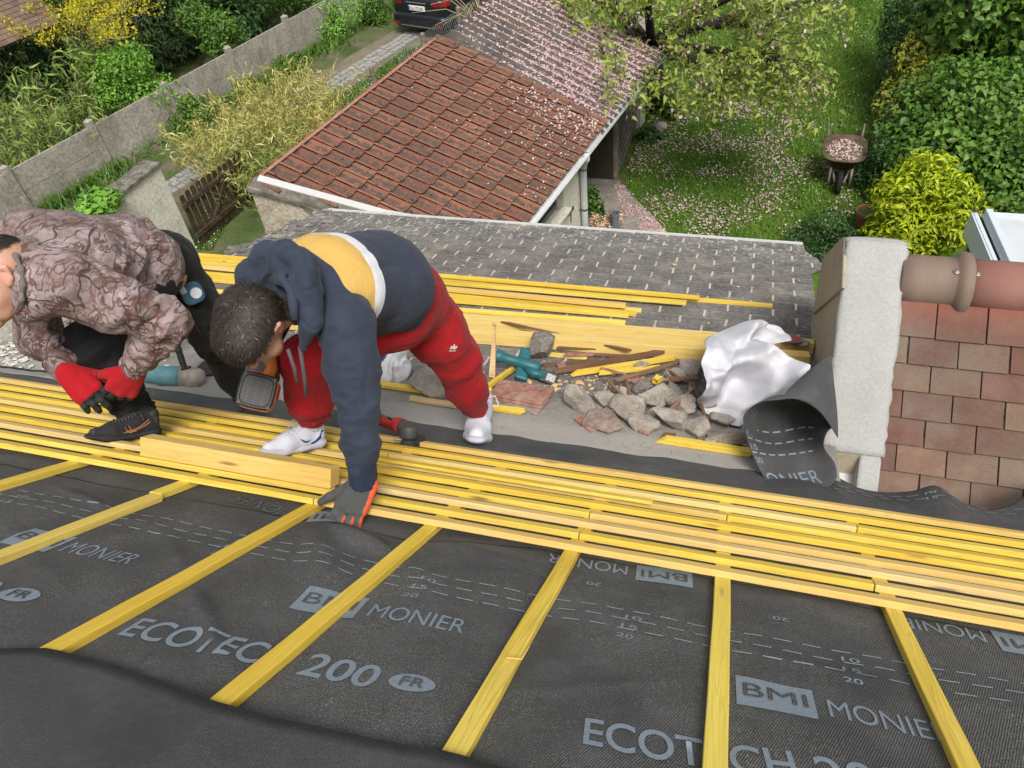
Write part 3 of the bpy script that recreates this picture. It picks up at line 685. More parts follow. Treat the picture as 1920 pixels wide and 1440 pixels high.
def onroll(poly, s0, s1, t0, t1, mat, name):
    """wrap a unit-square outline on to the offcut between grid fractions"""
    v, f = poly; nu, nv = RV.shape[:2]; P = []
    for a, b in v:
        s = (s0 + (s1 - s0) * b) * (nu - 1); t = (t0 + (t1 - t0) * a) * (nv - 1); i, j = min(int(s), nu - 2), min(int(t), nv - 2); fs, ft = s - i, t - j
        p = RV[i, j] * (1 - fs) * (1 - ft) + RV[i + 1, j] * fs * (1 - ft) + RV[i, j + 1] * (1 - fs) * ft + RV[i + 1, j + 1] * fs * ft
        d = C0 - p; P.append(p + d / np.linalg.norm(d) * .004)
    o = npmesh(name, np.array(P), f, mat, parent=roll); return o
onroll(text_poly('ONIER'), .05, .125, .06, .7, M['print'], 'printed_word')
for k, s in enumerate((.215, .28, .34)):
    for j in range(7): onroll(rect_poly(2, 1), s, s + .007, .03 + j * .11, .10 + j * .11, M['print_line'], 'printed_dash')
for nm, s in (('20', .17), ('15', .232), ('10', .295)): onroll(T[nm], s, s + .026, .035, .135, M['print'], 'printed_mark')

# ------------------------------------------------------------------ crumpled white sheet
M['white_cloth'] = plain('white_sheeting', (.56, .56, .595), .75, .2, .05, 8)
dl = depth(low(1400, 790))
ctrl = [
    [D_(1300, 748, dl - .02), D_(1352, 790, dl - .02), D_(1402, 800, dl + .0), D_(1445, 802, dl + .02), D_(1470, 772, dl + .0)],
    [D_(1312, 722, dl - .10), D_(1350, 752, dl - .03), D_(1402, 772, dl - .06), D_(1448, 765, dl - .03), D_(1488, 735, dl + .02)],
    [D_(1306, 690, dl - .04), D_(1352, 705, dl - .09), D_(1398, 715, dl - .03), D_(1450, 712, dl - .09), D_(1503, 692, dl + .0)],
    [D_(1312, 662, dl + .04), D_(1345, 690, dl - .06), D_(1392, 672, dl - .05), D_(1440, 662, dl - .02), D_(1495, 680, dl + .0)],
    [D_(1324, 636, dl + .12), D_(1372, 655, dl + .03), D_(1400, 645, dl + .14), D_(1432, 646, dl + .06), D_(1460, 660, dl + .04)],
    [D_(1362, 618, dl + .25), D_(1398, 628, dl + .18), D_(1412, 632, dl + .26), D_(1425, 640, dl + .16), D_(1440, 650, dl + .14)],
    [D_(1400, 602, dl + .36), D_(1425, 600, dl + .32), D_(1442, 608, dl + .38), D_(1458, 618, dl + .42), D_(1472, 640, dl + .44)]]
grid_surface('white_sheet', ctrl, M['white_cloth'], 64, 54, .002, .005, 'crumpled white sheet tossed over the rubble and the long beams', 'sheet', 3)

# ------------------------------------------------------------------ stacks of battens and beams on the shingles
def lstick(p0, p1, w, hh, mat, name, label, cat, group=None, h0=.004, jag=0, seed=0, tilt=0):
    """stick on the lower roof whose near lower edge runs between two pixels"""
    a, b = np.array(lowuv(*p0, h0)), np.array(lowuv(*p1, h0)); L = np.linalg.norm(b - a); ang = math.atan2(b[1] - a[1], b[0] - a[0])
    o = stick(-L / 2, L / 2, 0, 0, w, hh, mat, name=name, jag=jag, seed=seed); c = (a + b) / 2
    o.matrix_world = LOWR @ Matrix.Translation((c[0], c[1], h0)) @ Matrix.Rotation(ang, 4, 'Z') @ Matrix.Rotation(tilt, 4, 'Y') @ Matrix.Translation((0, w / 2, 0))
    if label: tag(o, label, cat, group)
    return o
g = 'stacked battens behind the workers'
ST = [((330, 478), (1311, 563), .03, .024, 'wood', 'topmost, ending short of the next', .028),
      ((330, 484), (1448, 578), .034, .022, 'wood', 'longest, its end lying bare on the shingles', .004),
      ((330, 492), (1286, 573), .05, .020, 'wood', 'bright broad one behind the longest', .030),
      ((330, 500), (1172, 579), .045, .026, 'pale_wood', 'orange toned with a knot near its end', .034),
      ((330, 512), (1202, 587), .04, .02, 'wood', 'its end peeping out under the knotty one', .004),
      ((330, 520), (1190, 594), .042, .022, 'wood', 'its stepped end between two others', .006),
      ((330, 524), (1178, 597), .04, .024, 'wood', 'nearest of the upper bundle', .012),
      ((330, 545), (1172, 610), .04, .02, 'wood', 'upper of the pair next to the thick beams', .022),
      ((330, 547), (1171, 615), .042, .02, 'pale_wood', 'lower of the pair next to the thick beams', .002)]
for i, (a, b, w, hh, m_, lb, h0) in enumerate(ST):
    lstick(a, b, w, hh, m_, 'stacked_batten', f'yellow batten stacked on the shingles, {lb}', 'batten', g, h0, seed=200 + i)
for i, (a, b, w, hh, m_, lb, h0) in enumerate([((345, 572), (1524, 664), .07, .065, 'pale_wood', 'far one of the pair running to the parapet', .004), ((300, 600), (1516, 692), .072, .075, 'pale_wood', 'near one of the pair, its face to the viewer', .004)]):
    lstick(a, b, w, hh, m_, 'timber_beam', f'long thick yellow beam, {lb}', 'beam', 'long beams beside the rubble', h0, seed=300 + i)
lstick((620, 612), (1052, 655), .04, .02, 'wood', 'stacked_batten', 'yellow batten in front of the thick beams, ending at the mossy stone', 'batten', g, .004, seed=310)

# ------------------------------------------------------------------ rubble
def stoneM(nm, c1, c2, c3, moss=0):
    def ex(t, col):
        if moss: col = t.mix(t.ramp(t.noise(14, 6, .75), [(.48, 0.), (.62, .9)]), col, (.035, .033, .028))
        return t.mix(t.ramp(t.noise(6, 4), [(.62, 0.), (.75, .5)]), col, (.42, .25, .14))
    return speckle(nm, [c1, c2, c3], 16, .95, .9, .012, ex)
M['stone'] = stoneM('rubble_mortar', (.25, .215, .175), (.33, .295, .25), (.40, .365, .32)); M['mossy'] = stoneM('mossy_mortar', (.14, .125, .105), (.24, .215, .19), (.34, .31, .27), 1)
def stone(px, py, wpx, hpx, seed, label, mat='stone', flat=.6, cuts=5, ang=0, plane=low, lift=0, long=1.0):
    """a broken lump: wpx wide and hpx tall in the photograph, resting on the roof under (px, py)"""
    base = plane(px, py + hpx * .35); D = depth(base); a = wpx * D / F * .58; b = hpx * D / F * .58
    bm = bmesh.new(); bmesh.ops.create_icosphere(bm, subdivisions=4, radius=1); rs = random.Random(seed)
    pls = [(Vector((rs.gauss(0, 1), rs.gauss(0, 1), rs.gauss(0, 1))).normalized(), rs.uniform(.42, .72)) for _ in range(cuts + 3)]
    for v in bm.verts:
        p = v.co.copy()
        for n_, d_ in pls:
            e = p.dot(n_) - d_
            if e > 0: p -= n_ * e * .97
        p *= 1 + .10 * mnoise.noise(p * 2.1 + Vector((seed, 0, 0))) + .045 * mnoise.noise(p * 6 + Vector((seed, 3, 0))) + .02 * mnoise.noise(p * 16 + Vector((seed, 5, 1)))
        v.co = Vector((p.x * a * long, p.y * max(b, a * .6), p.z * max(b * .95, a * .45)))
    me = bpy.data.meshes.new('stone'); bm.to_mesh(me); bm.free()
    me.transform(Matrix.Rotation(ang, 4, 'Y'))
    z = np.array([v.co.z for v in me.vertices]); me.transform(Matrix.Translation((0, 0, -np.percentile(z, 6))))
    me.polygons.foreach_set('use_smooth', [True] * len(me.polygons)); me.materials.append(M[mat])
    o = bpy.data.objects.new('rubble_stone', me); link(o); up = N2 if plane is low else NN
    o.matrix_world = frame(base + up * lift, UU, np.cross(up, UU), up) @ Matrix.Rotation(rs.uniform(-.3, .3), 4, 'Z')
    tag(o, label, 'stone', 'broken stones in the rubble heap'); return o
stone(1087, 752, 62, 44, 1, 'wedge shaped stone alone at the left end of the rubble', ang=.5)
stone(1134, 748, 46, 34, 2, 'small rounded lump right of the wedge shaped stone')
stone(1180, 768, 72, 62, 3, 'big rough stone in the middle of the rubble, its top rounded', cuts=3)
stone(1208, 788, 56, 40, 31, 'low lump leaning on the big rough stone')
stone(1222, 742, 66, 60, 4, 'upright slab of mortar behind the big rough stone', cuts=7)
stone(1262, 745, 66, 46, 5, 'dark crusted slab leaning right behind the big stone', 'mossy', ang=.7, cuts=7)
stone(1262, 788, 82, 50, 6, 'pale block with a speckled right end, front centre', ang=.45, cuts=8)
stone(1312, 800, 58, 46, 7, 'pointed stone with a rusty patch at the front', cuts=7)
stone(1352, 784, 44, 34, 8, 'small stone just below the edge of the white sheet')
stone(1361, 818, 64, 42, 9, 'knobbly stone on the batten end next to the curled underlay', cuts=4)
stone(1390, 828, 30, 22, 12, 'little grey stone half hidden by the curled underlay')
stone(1298, 690, 62, 44, 10, 'pinkish stone tucked beneath the left edge of the white sheet')
stone(1202, 690, 34, 24, 11, 'grey chip lying on the yellow offcut', lift=.02)
stone(1014, 652, 62, 56, 13, 'dark mossy block leaning on the thick beams', 'mossy', ang=-.55, cuts=8)
stone(812, 712, 90, 70, 14, 'brown boulder half hidden by the red trousers', cuts=5)
for i, (x, y, w, h_, lb, mt) in enumerate([(1150, 772, 40, 30, 'small lump wedged left of the big rough stone', 'stone'), (1232, 770, 40, 30, 'mortar lump between the big stone and the pale block', 'stone'), (1286, 762, 46, 40, 'rounded stone behind the pointed stone', 'stone'), (1330, 758, 40, 30, 'grey lump under the torn edge of the white sheet', 'stone'), (1200, 724, 40, 30, 'mossy chunk behind the upright slab', 'mossy'), (1168, 738, 36, 26, 'flat chip behind the small rounded lump', 'stone'), (1328, 826, 34, 22, 'little stone touching the orange yellow batten', 'stone'), (1270, 706, 44, 30, 'rough chunk below the pinkish stone', 'stone'), (1310, 738, 40, 34, 'dark chunk in the shade of the white sheet', 'mossy')]):
    stone(x, y, w, h_, 50 + i, lb, mt, cuts=6, ang=(i % 3 - 1) * .4)
# terracotta tile shards and stacked tiles
M['terracotta'] = speckle('terracotta', [(.25, .12, .09), (.33, .165, .12), (.36, .24, .18)], 5, .85, .3, .003)
M['terracotta_gray'] = speckle('sooty_terracotta', [(.21, .16, .13), (.28, .21, .17), (.33, .27, .23)], 5, .9, .3, .003)
def slab(pxs, h0, th, mat, name, label, cat, group=None, plane=lowuv, mw=LOWR):
    q = [plane(x, y, h0 + th) for x, y in pxs]; mb = MB(); c = np.mean(q, 0)
    mb.prism([(x - c[0], y - c[1], 0) for x, y in q], (0, 0, th)); o = mb.build(name, M[mat], bevel=.002); o.matrix_world = mw @ Matrix.Translation((c[0], c[1], h0)); tag(o, label, cat, group); return o
g = 'loose clay tiles'
slab([(914, 752), (1008, 776), (1026, 752), (935, 730)], .002, .013, 'terracotta_gray', 'clay_tile', 'bottom clay tile of the neat stack, sticking out in front', 'tile', g)
slab([(916, 743), (1016, 764), (1038, 736), (936, 716)], .016, .013, 'terracotta', 'clay_tile', 'middle clay tile of the neat stack', 'tile', g)
slab([(917, 738), (1016, 757), (1040, 728), (938, 711)], .031, .013, 'terracotta', 'clay_tile', 'top clay tile of the neat stack with soot on one corner', 'tile', g)
slab([(1076, 784), (1108, 808), (1122, 802), (1105, 775)], .004, .014, 'terracotta', 'tile_shard', 'orange tile shard peeping out from under the grey slab', 'tile', g)
slab([(1092, 790), (1140, 806), (1170, 798), (1150, 772), (1112, 760)], .02, .018, 'terracotta_gray', 'tile_shard', 'grey pink slab of tile lying flat in front of the rubble', 'tile', g)
slab([(1195, 806), (1216, 814), (1222, 804), (1200, 800)], .002, .012, 'terracotta', 'tile_shard', 'red tile crumb under the big rough stone', 'tile', g)
slab([(1046, 688), (1062, 690), (1060, 676), (1043, 680)], .006, .02, 'terracotta', 'tile_shard', 'small pink shard beside the battery of the teal tool', 'tile', g)
slab([(1240, 820), (1262, 824), (1268, 812), (1246, 810)], .004, .014, 'old_wood', 'tile_shard', 'brown flat fragment below the pale block', 'tile', g)
slab([(612, 735), (690, 752), (690, 775), (605, 762)], .003, .014, 'terracotta', 'clay_tile', 'red brown tile lying behind the blue sleeve', 'tile', g)
# laths and offcuts: near lower edge end to end, width, height, material, lift, tilt
g = 'wood scraps in the rubble'
SC = [((905, 598), (1180, 660), .018, .012, 'old_wood', 'long dark lath crossing the mossy block', .05, .0),
      ((870, 632), (1010, 640), .02, .012, 'old_wood', 'thin dark lath behind the upright pale splinter', .004, 0),
      ((1045, 655), (1220, 660), .022, .012, 'old_wood', 'straight dark lath close against the thick beam', .02, 0),
      ((1060, 668), (1112, 668), .024, .014, 'terracotta', 'short reddish offcut on the laths', .03, 0),
      ((1110, 668), (1180, 672), .024, .014, 'old_wood', 'dark offcut right of the reddish one', .012, 0),
      ((1022, 668), (1095, 675), .03, .016, 'wood', 'short yellow offcut beside the mossy block', .006, 0),
      ((1042, 702), (1246, 664), .032, .022, 'old_wood', 'broad grey brown lath slanting up to the right', .03, 0),
      ((1020, 690), (1120, 680), .03, .014, 'old_wood', 'half buried dark lath beneath the broad one', .004, 0),
      ((1080, 706), (1268, 676), .03, .026, 'wood', 'long yellow offcut slanting up to the right', .018, 0),
      ((1126, 704), (1235, 694), .028, .02, 'wood', 'yellow offcut with a pointed left end', .03, 0),
      ((1156, 718), (1278, 683), .026, .016, 'old_wood', 'brown lath lying across the pointed yellow offcut', .055, 0),
      ((1178, 716), (1260, 714), .016, .012, 'terracotta', 'thin reddish stick lying level above the stones', .05, 0),
      ((1255, 716), (1310, 716), .03, .018, 'old_wood', 'dark block end against the white sheet', .05, 0),
      ((1126, 692), (1172, 704), .012, .010, 'terracotta', 'little red stick between the yellow offcuts', .05, 0),
      ((1252, 696), (1278, 716), .014, .012, 'old_wood', 'short brown stick leaning near the pinkish stone', .06, 0),
      ((1134, 712), (1166, 745), .014, .012, 'old_wood', 'brown stick pointing down at the big rough stone', .04, 0),
      ((1246, 786), (1302, 734), .014, .022, 'terracotta', 'reddish stick between the crusted slab and pale block', .06, 0),
      ((1296, 718), (1318, 780), .014, .014, 'old_wood', 'brown stick hanging from the edge of the sheet', .07, 0),
      ((1172, 720), (1178, 742), .016, .014, 'old_wood', 'stub standing behind the big rough stone', .04, 0),
      ((1238, 832), (1408, 858), .042, .028, 'wood', 'orange yellow batten end in front of the stones', .004, 0),
      ((604, 712), (818, 742), .045, .02, 'wood', 'broken yellow batten below the white bag', .012, 0),
      ((766, 752), (852, 766), .036, .018, 'raw_wood', 'pale split piece in front of the broken batten', .004, 0),
      ((914, 770), (976, 778), .04, .02, 'wood', 'yellow batten end under the clay tiles', .004, 0),
      ((906, 738), (968, 694), .022, .026, 'wood', 'yellow stick propped at the teal tool', .03, 0),
      ((872, 650), (915, 735), .022, .016, 'wood', 'yellow stick slanting down behind the red knee', .02, 0),
      ((598, 770), (655, 770), .018, .012, 'terracotta', 'red stick between the red trousers and the sleeve', .006, 0),
      ((604, 740), (640, 748), .02, .010, 'old_wood', 'dark lath just left of the sleeve', .01, 0),
      ((1232, 722), (1240, 716), .03, .03, 'wood', 'tiny yellow cube end among the stones', .06, 0)]
for i, (a, b, w, hh, m_, lb, h0, tl_) in enumerate(SC):
    lstick(a, b, w, hh, m_, 'wood_scrap', lb, 'wood scrap', g, h0, jag=2, seed=400 + i)
# upright splinter
mb = MB(); b_ = low(922, 708, .02); t_ = at(927, 612, depth(b_) - .06)
mb.hexa([b_ + UU * a + VV * c for a, c in ((-.018, 0), (.018, 0), (.018, .012), (-.018, .012))] + [t_ + UU * a + VV * c for a, c in ((-.006, 0), (.007, 0), (.007, .008), (-.006, .008))])
for k in range(5): mb.tube([t_ + UU * (k - 2) * .003, t_ + UU * (k - 2) * .007 + np.array([0, 0, .03 + .006 * (k % 2)])], [.002, .0007], 5)
o = mb.build('wood_splinter', M['raw_wood'], loc=b_); tag(o, 'pale splintered stake standing upright with a frayed tip', 'wood scrap', g)
# grit, shavings and plaster flakes
def scatter(name, pts, size, mat, kind_label, cat, seed=0, flat=.35, up=N2, n=4):
    rs = np.random.RandomState(seed); V = []; Fc = []; 
    for p, s in zip(pts, size):
        a = rs.rand() * 6.28; e1 = np.array([math.cos(a), math.sin(a), 0]); e1 = e1 - up * e1.dot(up); e1 /= np.linalg.norm(e1); e2 = np.cross(up, e1); r = rs.uniform(.5, 1.2, 4)
        b = len(V); t = up * s * flat
        V += [p - e1 * s * r[0] , p - e2 * s * .6 * r[1], p + e1 * s * r[2], p + e2 * s * .6 * r[3], p + t + e1 * s * .1]
        Fc += [(b, b + 1, b + 4), (b + 1, b + 2, b + 4), (b + 2, b + 3, b + 4), (b + 3, b, b + 4)]
    o = npmesh(name, np.array(V), np.array(Fc), mat); tag(o, kind_label, cat, kind='stuff'); return o
rs = np.random.RandomState(2)
P = []; S_ = []
for _ in range(4200):
    x, y = rs.uniform(560, 1560), rs.uniform(640, 860)
    if y > 770 + (x - 600) * .14: continue
    P.append(low(x, y, .002)); S_.append(rs.gamma(2, .0032))
scatter('rubble_grit', P, S_, M['stone'], 'fine stony grit strewn over the mortar strip', 'grit', 1)
P = [low(rs.normal(1110, 60), rs.normal(715, 22), .004) for _ in range(130)] + [low(rs.uniform(850, 1500), rs.uniform(480, 640), .008) for _ in range(25)]
scatter('wood_shavings', P, rs.gamma(3, .005, len(P)), M['raw_wood'], 'pale wood shavings scattered round the rubble', 'shavings', 2)
M['plaster'] = speckle('plaster_flakes', [(.5, .47, .40), (.62, .58, .5), (.7, .67, .6)], 20, .95, .4, .004)
# ------------------------------------------------------------------ garden ground
def grassM(nm, cols, sc=3, dirt=None):
    t = NT(nm); a = t.noise(sc, 6, .65); b = t.noise(sc * 22, 4, .7); col = t.ramp(a, [(.3, cols[0]), (.5, cols[1]), (.72, cols[2])])
    col = t.mix(.6, col, t.ramp(b, [(.3, .2), (.7, .75)]), 'OVERLAY')
    if dirt: col = t.mix(t.ramp(t.noise(1.3, 5, .65), [(.5, 0.), (.62, .9)]), col, dirt)
    t.bump(b, .6, .03); return t.fin(col, .95, .15)
M['soil'] = grassM('weedy_soil', [(.05, .08, .025), (.08, .115, .035), (.14, .13, .075)], .9, (.15, .125, .09))
M['lawn'] = grassM('lawn', [(.05, .11, .014), (.075, .15, .02), (.11, .19, .028)], .8)
M['dirt'] = grassM('lane_dirt', [(.12, .105, .065), (.19, .165, .115), (.25, .22, .165)], 1.6)
def ground(name, poly, z, mat):
    mb = MB(); mb.add([(x, y, z) for x, y in poly], [tuple(range(len(poly)))]); o = mb.build(name, mat, fix=False)
    if o.data.polygons[0].normal.z < 0: o.data.flip_normals()
    o['kind'] = 'structure'; return o
ground('ground', [(-150, -60), (150, -60), (150, 200), (-150, 200)], 0, M['soil'])
ground('lawn', [(-2.1, 9), (12, 6), (12, 40), (2, 40), (-3.5, 24), (-2.0, 14.8)], .004, M['lawn'])
G = lambda x, y, z=0: gz(x, y, z)
M['concrete'] = speckle('garden_concrete', [(.17, .15, .125), (.24, .215, .185), (.30, .28, .25)], 2.5, .95, .3, .005)
pth = [G(*p)[:2] for p in ((1098, 335), (1160, 338), (1198, 380), (1262, 450), (1240, 520), (1000, 520), (1040, 420))]
ground('garden_path', pth, .009, M['concrete'])
ln = [G(*p)[:2] for p in ((560, 160), (735, 60), (800, 40), (830, 60), (770, 95), (640, 175), (420, 320), (330, 385), (300, 350))]
ground('lane', ln, .005, M['dirt'])
# setts
M['sett'] = speckle('granite_setts', [(.20, .195, .18), (.28, .27, .25), (.36, .35, .33)], 12, .9, .4, .004)
c0, c1 = G(372, 318)[:2], G(752, 78)[:2]; d_ = (c1 - c0); Ls = np.linalg.norm(d_); d_ /= Ls; pz = np.array([d_[1], -d_[0]])
mb = MB(); rs = random.Random(8); c0 = c0 - d_ * 1.6; Ls += 2.2
for r in range(3):
    s = 0
    while s < Ls:
        w = rs.uniform(.15, .2); o_ = c0 + d_ * s + pz * (-.26 + r * .19) + np.array([rs.uniform(-.012, .012), rs.uniform(-.012, .012)])
        if rs.random() > .06: mb.box((*o_, -.03), (*(d_ * (w - .03)), 0), (*(pz * .15), 0), (0, 0, .055 + rs.uniform(-.008, .012)))
        s += w
o = mb.build('cobbled_path', M['sett'], bevel=.012); o['kind'] = 'structure'
# ------------------------------------------------------------------ foliage tools
def leaves(name, C, Nrm, size, mat, tint, parent=None, loc=None, aspect=.45, fold=.18, seed=0, curl=.25):
    """one small folded leaf (two quads) at every centre, facing roughly Nrm"""
    rs = np.random.RandomState(seed); n = len(C); C = np.asarray(C, float); Nrm = np.asarray(Nrm, float)
    Nrm = Nrm / (np.linalg.norm(Nrm, axis=1, keepdims=True) + 1e-9)
    a = rs.normal(size=(n, 3)); a -= Nrm * (a * Nrm).sum(1, keepdims=True); a /= np.linalg.norm(a, axis=1, keepdims=True); b = np.cross(Nrm, a)
    s = np.asarray(size) * rs.uniform(.5, 1.4, n); s = s[:, None]
    base = C; tip = C + a * s * 1.0 - Nrm * s * curl; mid = C + a * s * .5
    l = mid + b * s * aspect * .5 + Nrm * s * fold; r = mid - b * s * aspect * .5 + Nrm * s * fold
    V = np.stack([base, l, tip, r, mid], 1).reshape(-1, 3); k = np.arange(n)[:, None] * 5
    Fq = np.concatenate([k + [0, 4, 2, 1], k + [0, 3, 2, 4]], 0)
    return npmesh(name, V, Fq, mat, parent=parent, loc=loc, tint=np.repeat(tint, 5))
def blob_points(n, blobs, rs, shell=.35):
    """points inside a set of ellipsoids (centre, radii), denser towards their surface; returns points and outward normals"""
    wts = np.array([b[1][0] * b[1][1] + b[1][1] * b[1][2] for b in blobs]); idx = rs.choice(len(blobs), n, p=wts / wts.sum())
    d = rs.normal(size=(n, 3)); d /= np.linalg.norm(d, axis=1, keepdims=True); r = (1 - shell * rs.rand(n) ** 1.4)[:, None]
    C = np.array([b[0] for b in blobs])[idx]; Rr = np.array([b[1] for b in blobs])[idx]
    return C + d * r * Rr, d / Rr
def clump(c, rad, k, rs, f=.55, zmin=.1):
    """a lumpy crown: k sub-ellipsoids spread through a big one"""
    out = []
    for _ in range(k):
        d = rs.normal(size=3); d /= np.linalg.norm(d); d *= rs.uniform(.35, .8); p = np.array(c) + d * rad; s = f * rs.uniform(.6, 1.15)
        q = np.array(rad) * s; p[2] = max(p[2], q[2] * .6 + zmin * 0); out.append((p, q))
    return out
def shrub(name, base, rad, n, leaf, mat, label, cat, group=None, k=9, seed=0, aspect=.5, f=.55, stems=5, up=.35, cz=None, stem_mat='dark_wood', fold=.18, shell=.45, extra=None):
    rs = np.random.RandomState(seed); base = np.array(base, float); o = empty(name, base, label, cat, group)
    c = base + np.array([0, 0, cz if cz is not None else rad[2] * .95])
    bl = clump(c, np.array(rad), k, rs, f) + (extra or [])
    P, N_ = blob_points(n, bl, rs, shell); N_ /= np.linalg.norm(N_, axis=1, keepdims=True)
    N2_ = N_ * .8 + rs.normal(size=N_.shape) * .45 + np.array([0, 0, up]); ok = P[:, 2] > base[2] + .01
    P, N2_ = P[ok], N2_[ok]
    tint = np.clip(rs.normal(.5, .22, len(P)) + .25 * np.array([mnoise.noise(Vector(p * 2.2)) for p in P]), 0, 1)
    leaves('foliage', P, N2_, np.full(len(P), leaf), mat, tint, parent=o, aspect=aspect, fold=fold, seed=seed)
    mb = MB()
    for i in range(stems):
        t = bl[i % len(bl)][0]; m = (base + t) / 2 + rs.normal(size=3) * .08; r0 = max(.012, rad[2] * .022)
        mb.tube([base + np.array([rs.normal() * .06, rs.normal() * .06, -.02]), m, t], [r0, r0 * .7, r0 * .3], 6)
    mb.build('stem', M[stem_mat], o, smooth=True); return o
LM_ = {}
LM_['dark'] = leafmat('dark_leaves', [(.010, .028, .008), (.02, .05, .012), (.035, .075, .018), (.05, .095, .025)], .45)
LM_['mid'] = leafmat('mid_green_leaves', [(.018, .050, .008), (.042, .095, .013), (.075, .14, .02), (.115, .18, .035)], .42)
LM_['bright'] = leafmat('bright_green_leaves', [(.045, .11, .014), (.085, .19, .022), (.13, .25, .035), (.18, .30, .06)], .45)
LM_['gold'] = leafmat('golden_leaves', [(.10, .19, .01), (.26, .35, .012), (.42, .50, .015), (.58, .60, .035)], .4)
LM_['varieg'] = leafmat('variegated_leaves', [(.10, .14, .02), (.26, .28, .03), (.42, .42, .05), (.58, .54, .12)], .42)
LM_['bamboo'] = leafmat('straw_bamboo_leaves', [(.10, .10, .03), (.20, .20, .05), (.30, .28, .09), (.40, .36, .16)], .55)
LM_['bamboo_green'] = leafmat('green_bamboo_leaves', [(.055, .09, .02), (.11, .165, .035), (.17, .22, .05), (.27, .29, .11)], .55)
LM_['conifer'] = leafmat('conifer_sprays', [(.010, .022, .008), (.018, .036, .011), (.03, .052, .015), (.045, .065, .02)], .7)
LM_['yellow'] = leafmat('yellow_blossom', [(.30, .28, .02), (.48, .42, .02), (.62, .53, .03), (.35, .38, .04)], .6)
LM_['red'] = leafmat('red_young_leaves', [(.12, .02, .015), (.22, .045, .03), (.30, .12, .09), (.36, .26, .2)], .45)
LM_['cherry'] = leafmat('cherry_leaves', [(.10, .13, .03), (.155, .20, .035), (.21, .265, .05), (.26, .29, .08)], .45, .35)
LM_['pink'] = leafmat('pink_petals', [(.50, .28, .28), (.62, .40, .40), (.68, .52, .50), (.72, .62, .6)], .8)
LM_['white'] = leafmat('white_daisies', [(.6, .62, .55), (.72, .73, .68)], .8)
LM_['grass'] = leafmat('grass_blades', [(.028, .062, .006), (.05, .10, .009), (.075, .13, .012), (.105, .15, .02)], .6)
LM_['dry'] = leafmat('dry_flower_heads', [(.25, .17, .10), (.38, .27, .18), (.45, .36, .26)], .8)

# grass and small plants as ground cover
def blades(name, P, hgt, wid, mat, seed, label, lean=.5):
    rs = np.random.RandomState(seed); n = len(P); a = rs.rand(n) * 6.283; h = hgt * rs.uniform(.5, 1.3, n); d = np.stack([np.cos(a), np.sin(a), np.zeros(n)], 1); e = np.stack([-d[:, 1], d[:, 0], d[:, 2]], 1)
    w = wid * rs.uniform(.6, 1.3, n); V = np.stack([P - e * w[:, None], P + e * w[:, None], P + d * (h * lean)[:, None] + np.array([0, 0, 1]) * h[:, None]], 1).reshape(-1, 3)
    t = np.clip(rs.normal(.5, .22, n) + .35 * np.array([mnoise.noise(Vector((p[0] * 1.1, p[1] * 1.1, 0))) for p in P]), 0, 1)
    o = npmesh(name, V, np.arange(n * 3).reshape(-1, 3), mat, tint=np.repeat(t, 3)); tag(o, label, 'grass', kind='stuff'); return o
def in_poly(P, poly):
    x, y = P[:, 0], P[:, 1]; r = np.zeros(len(P), bool); n = len(poly)
    for i in range(n):
        (x1, y1), (x2, y2) = poly[i], poly[(i + 1) % n]; c = ((y1 > y) != (y2 > y)); r ^= c & (x < (x2 - x1) * (y - y1) / (y2 - y1 + 1e-12) + x1)
    return r
def pxpoly(pts, z=0): return [tuple(G(x, y, z)[:2]) for x, y in pts]
def fill(poly, n, rs, z=0):
    a = np.array(poly); P = rs.uniform(a.min(0), a.max(0), (n, 2)); P = P[in_poly(P, poly)]; return np.concatenate([P, np.full((len(P), 1), z)], 1)
rs = np.random.RandomState(11)
lawn_poly = pxpoly([(1000, -30), (1640, -30), (1660, 120), (1700, 480), (1500, 520), (1270, 470), (1160, 335), (1205, 225), (1060, 60)])
Pg = fill(lawn_poly, 150000, rs); Pg = Pg[~in_poly(Pg, pth)]
blades('grass', Pg, .075, .010, LM_['grass'], 1, 'green lawn grass below the cherry tree', .7)
strip = pxpoly([(620, 195), (760, 95), (820, 85), (790, 110), (470, 335), (400, 470), (360, 470), (380, 400), (560, 250)])
Pg = fill(strip, 26000, rs); blades('grass', Pg, .09, .011, LM_['grass'], 2, 'rough grass strip between the cobbles and the shed', .6)
def flat_bits(name, P, size, mat, label, cat, seed, up=(0, 0, 1), tilt=.5, lift=.02, thick=True):
    rs = np.random.RandomState(seed); n = len(P); N_ = np.array(up) + rs.normal(size=(n, 3)) * tilt; N_ /= np.linalg.norm(N_, axis=1, keepdims=True)
    a = rs.normal(size=(n, 3)); a -= N_ * (a * N_).sum(1, keepdims=True); a /= np.linalg.norm(a, axis=1, keepdims=True); b = np.cross(N_, a); s = (size * rs.uniform(.6, 1.4, n))[:, None]
    P = P + np.array(up) * (lift * rs.uniform(.5, 1.3, n))[:, None]
    V = np.stack([P - a * s, P - b * s * .7, P + a * s, P + b * s * .7], 1).reshape(-1, 3)
    o = npmesh(name, V, np.arange(n * 4).reshape(-1, 4), mat, tint=np.repeat(rs.rand(n), 4)); tag(o, label, cat, kind='stuff'); return o
dens = lambda P, f, s: P[rs.rand(len(P)) < np.clip(.5 + s * np.array([mnoise.noise(Vector((p[0] * f, p[1] * f, 5))) for p in P]), 0, 1)]
pet = pxpoly([(1210, 230), (1330, 180), (1500, 210), (1590, 300), (1600, 450), (1450, 470), (1270, 470), (1165, 345)])
Pp = dens(fill(pet, 13000, rs), 1.3, 1.4); flat_bits('fallen_petals', Pp, .019, LM_['pink'], 'pink cherry petals scattered over the lawn', 'petals', 3, lift=.055)
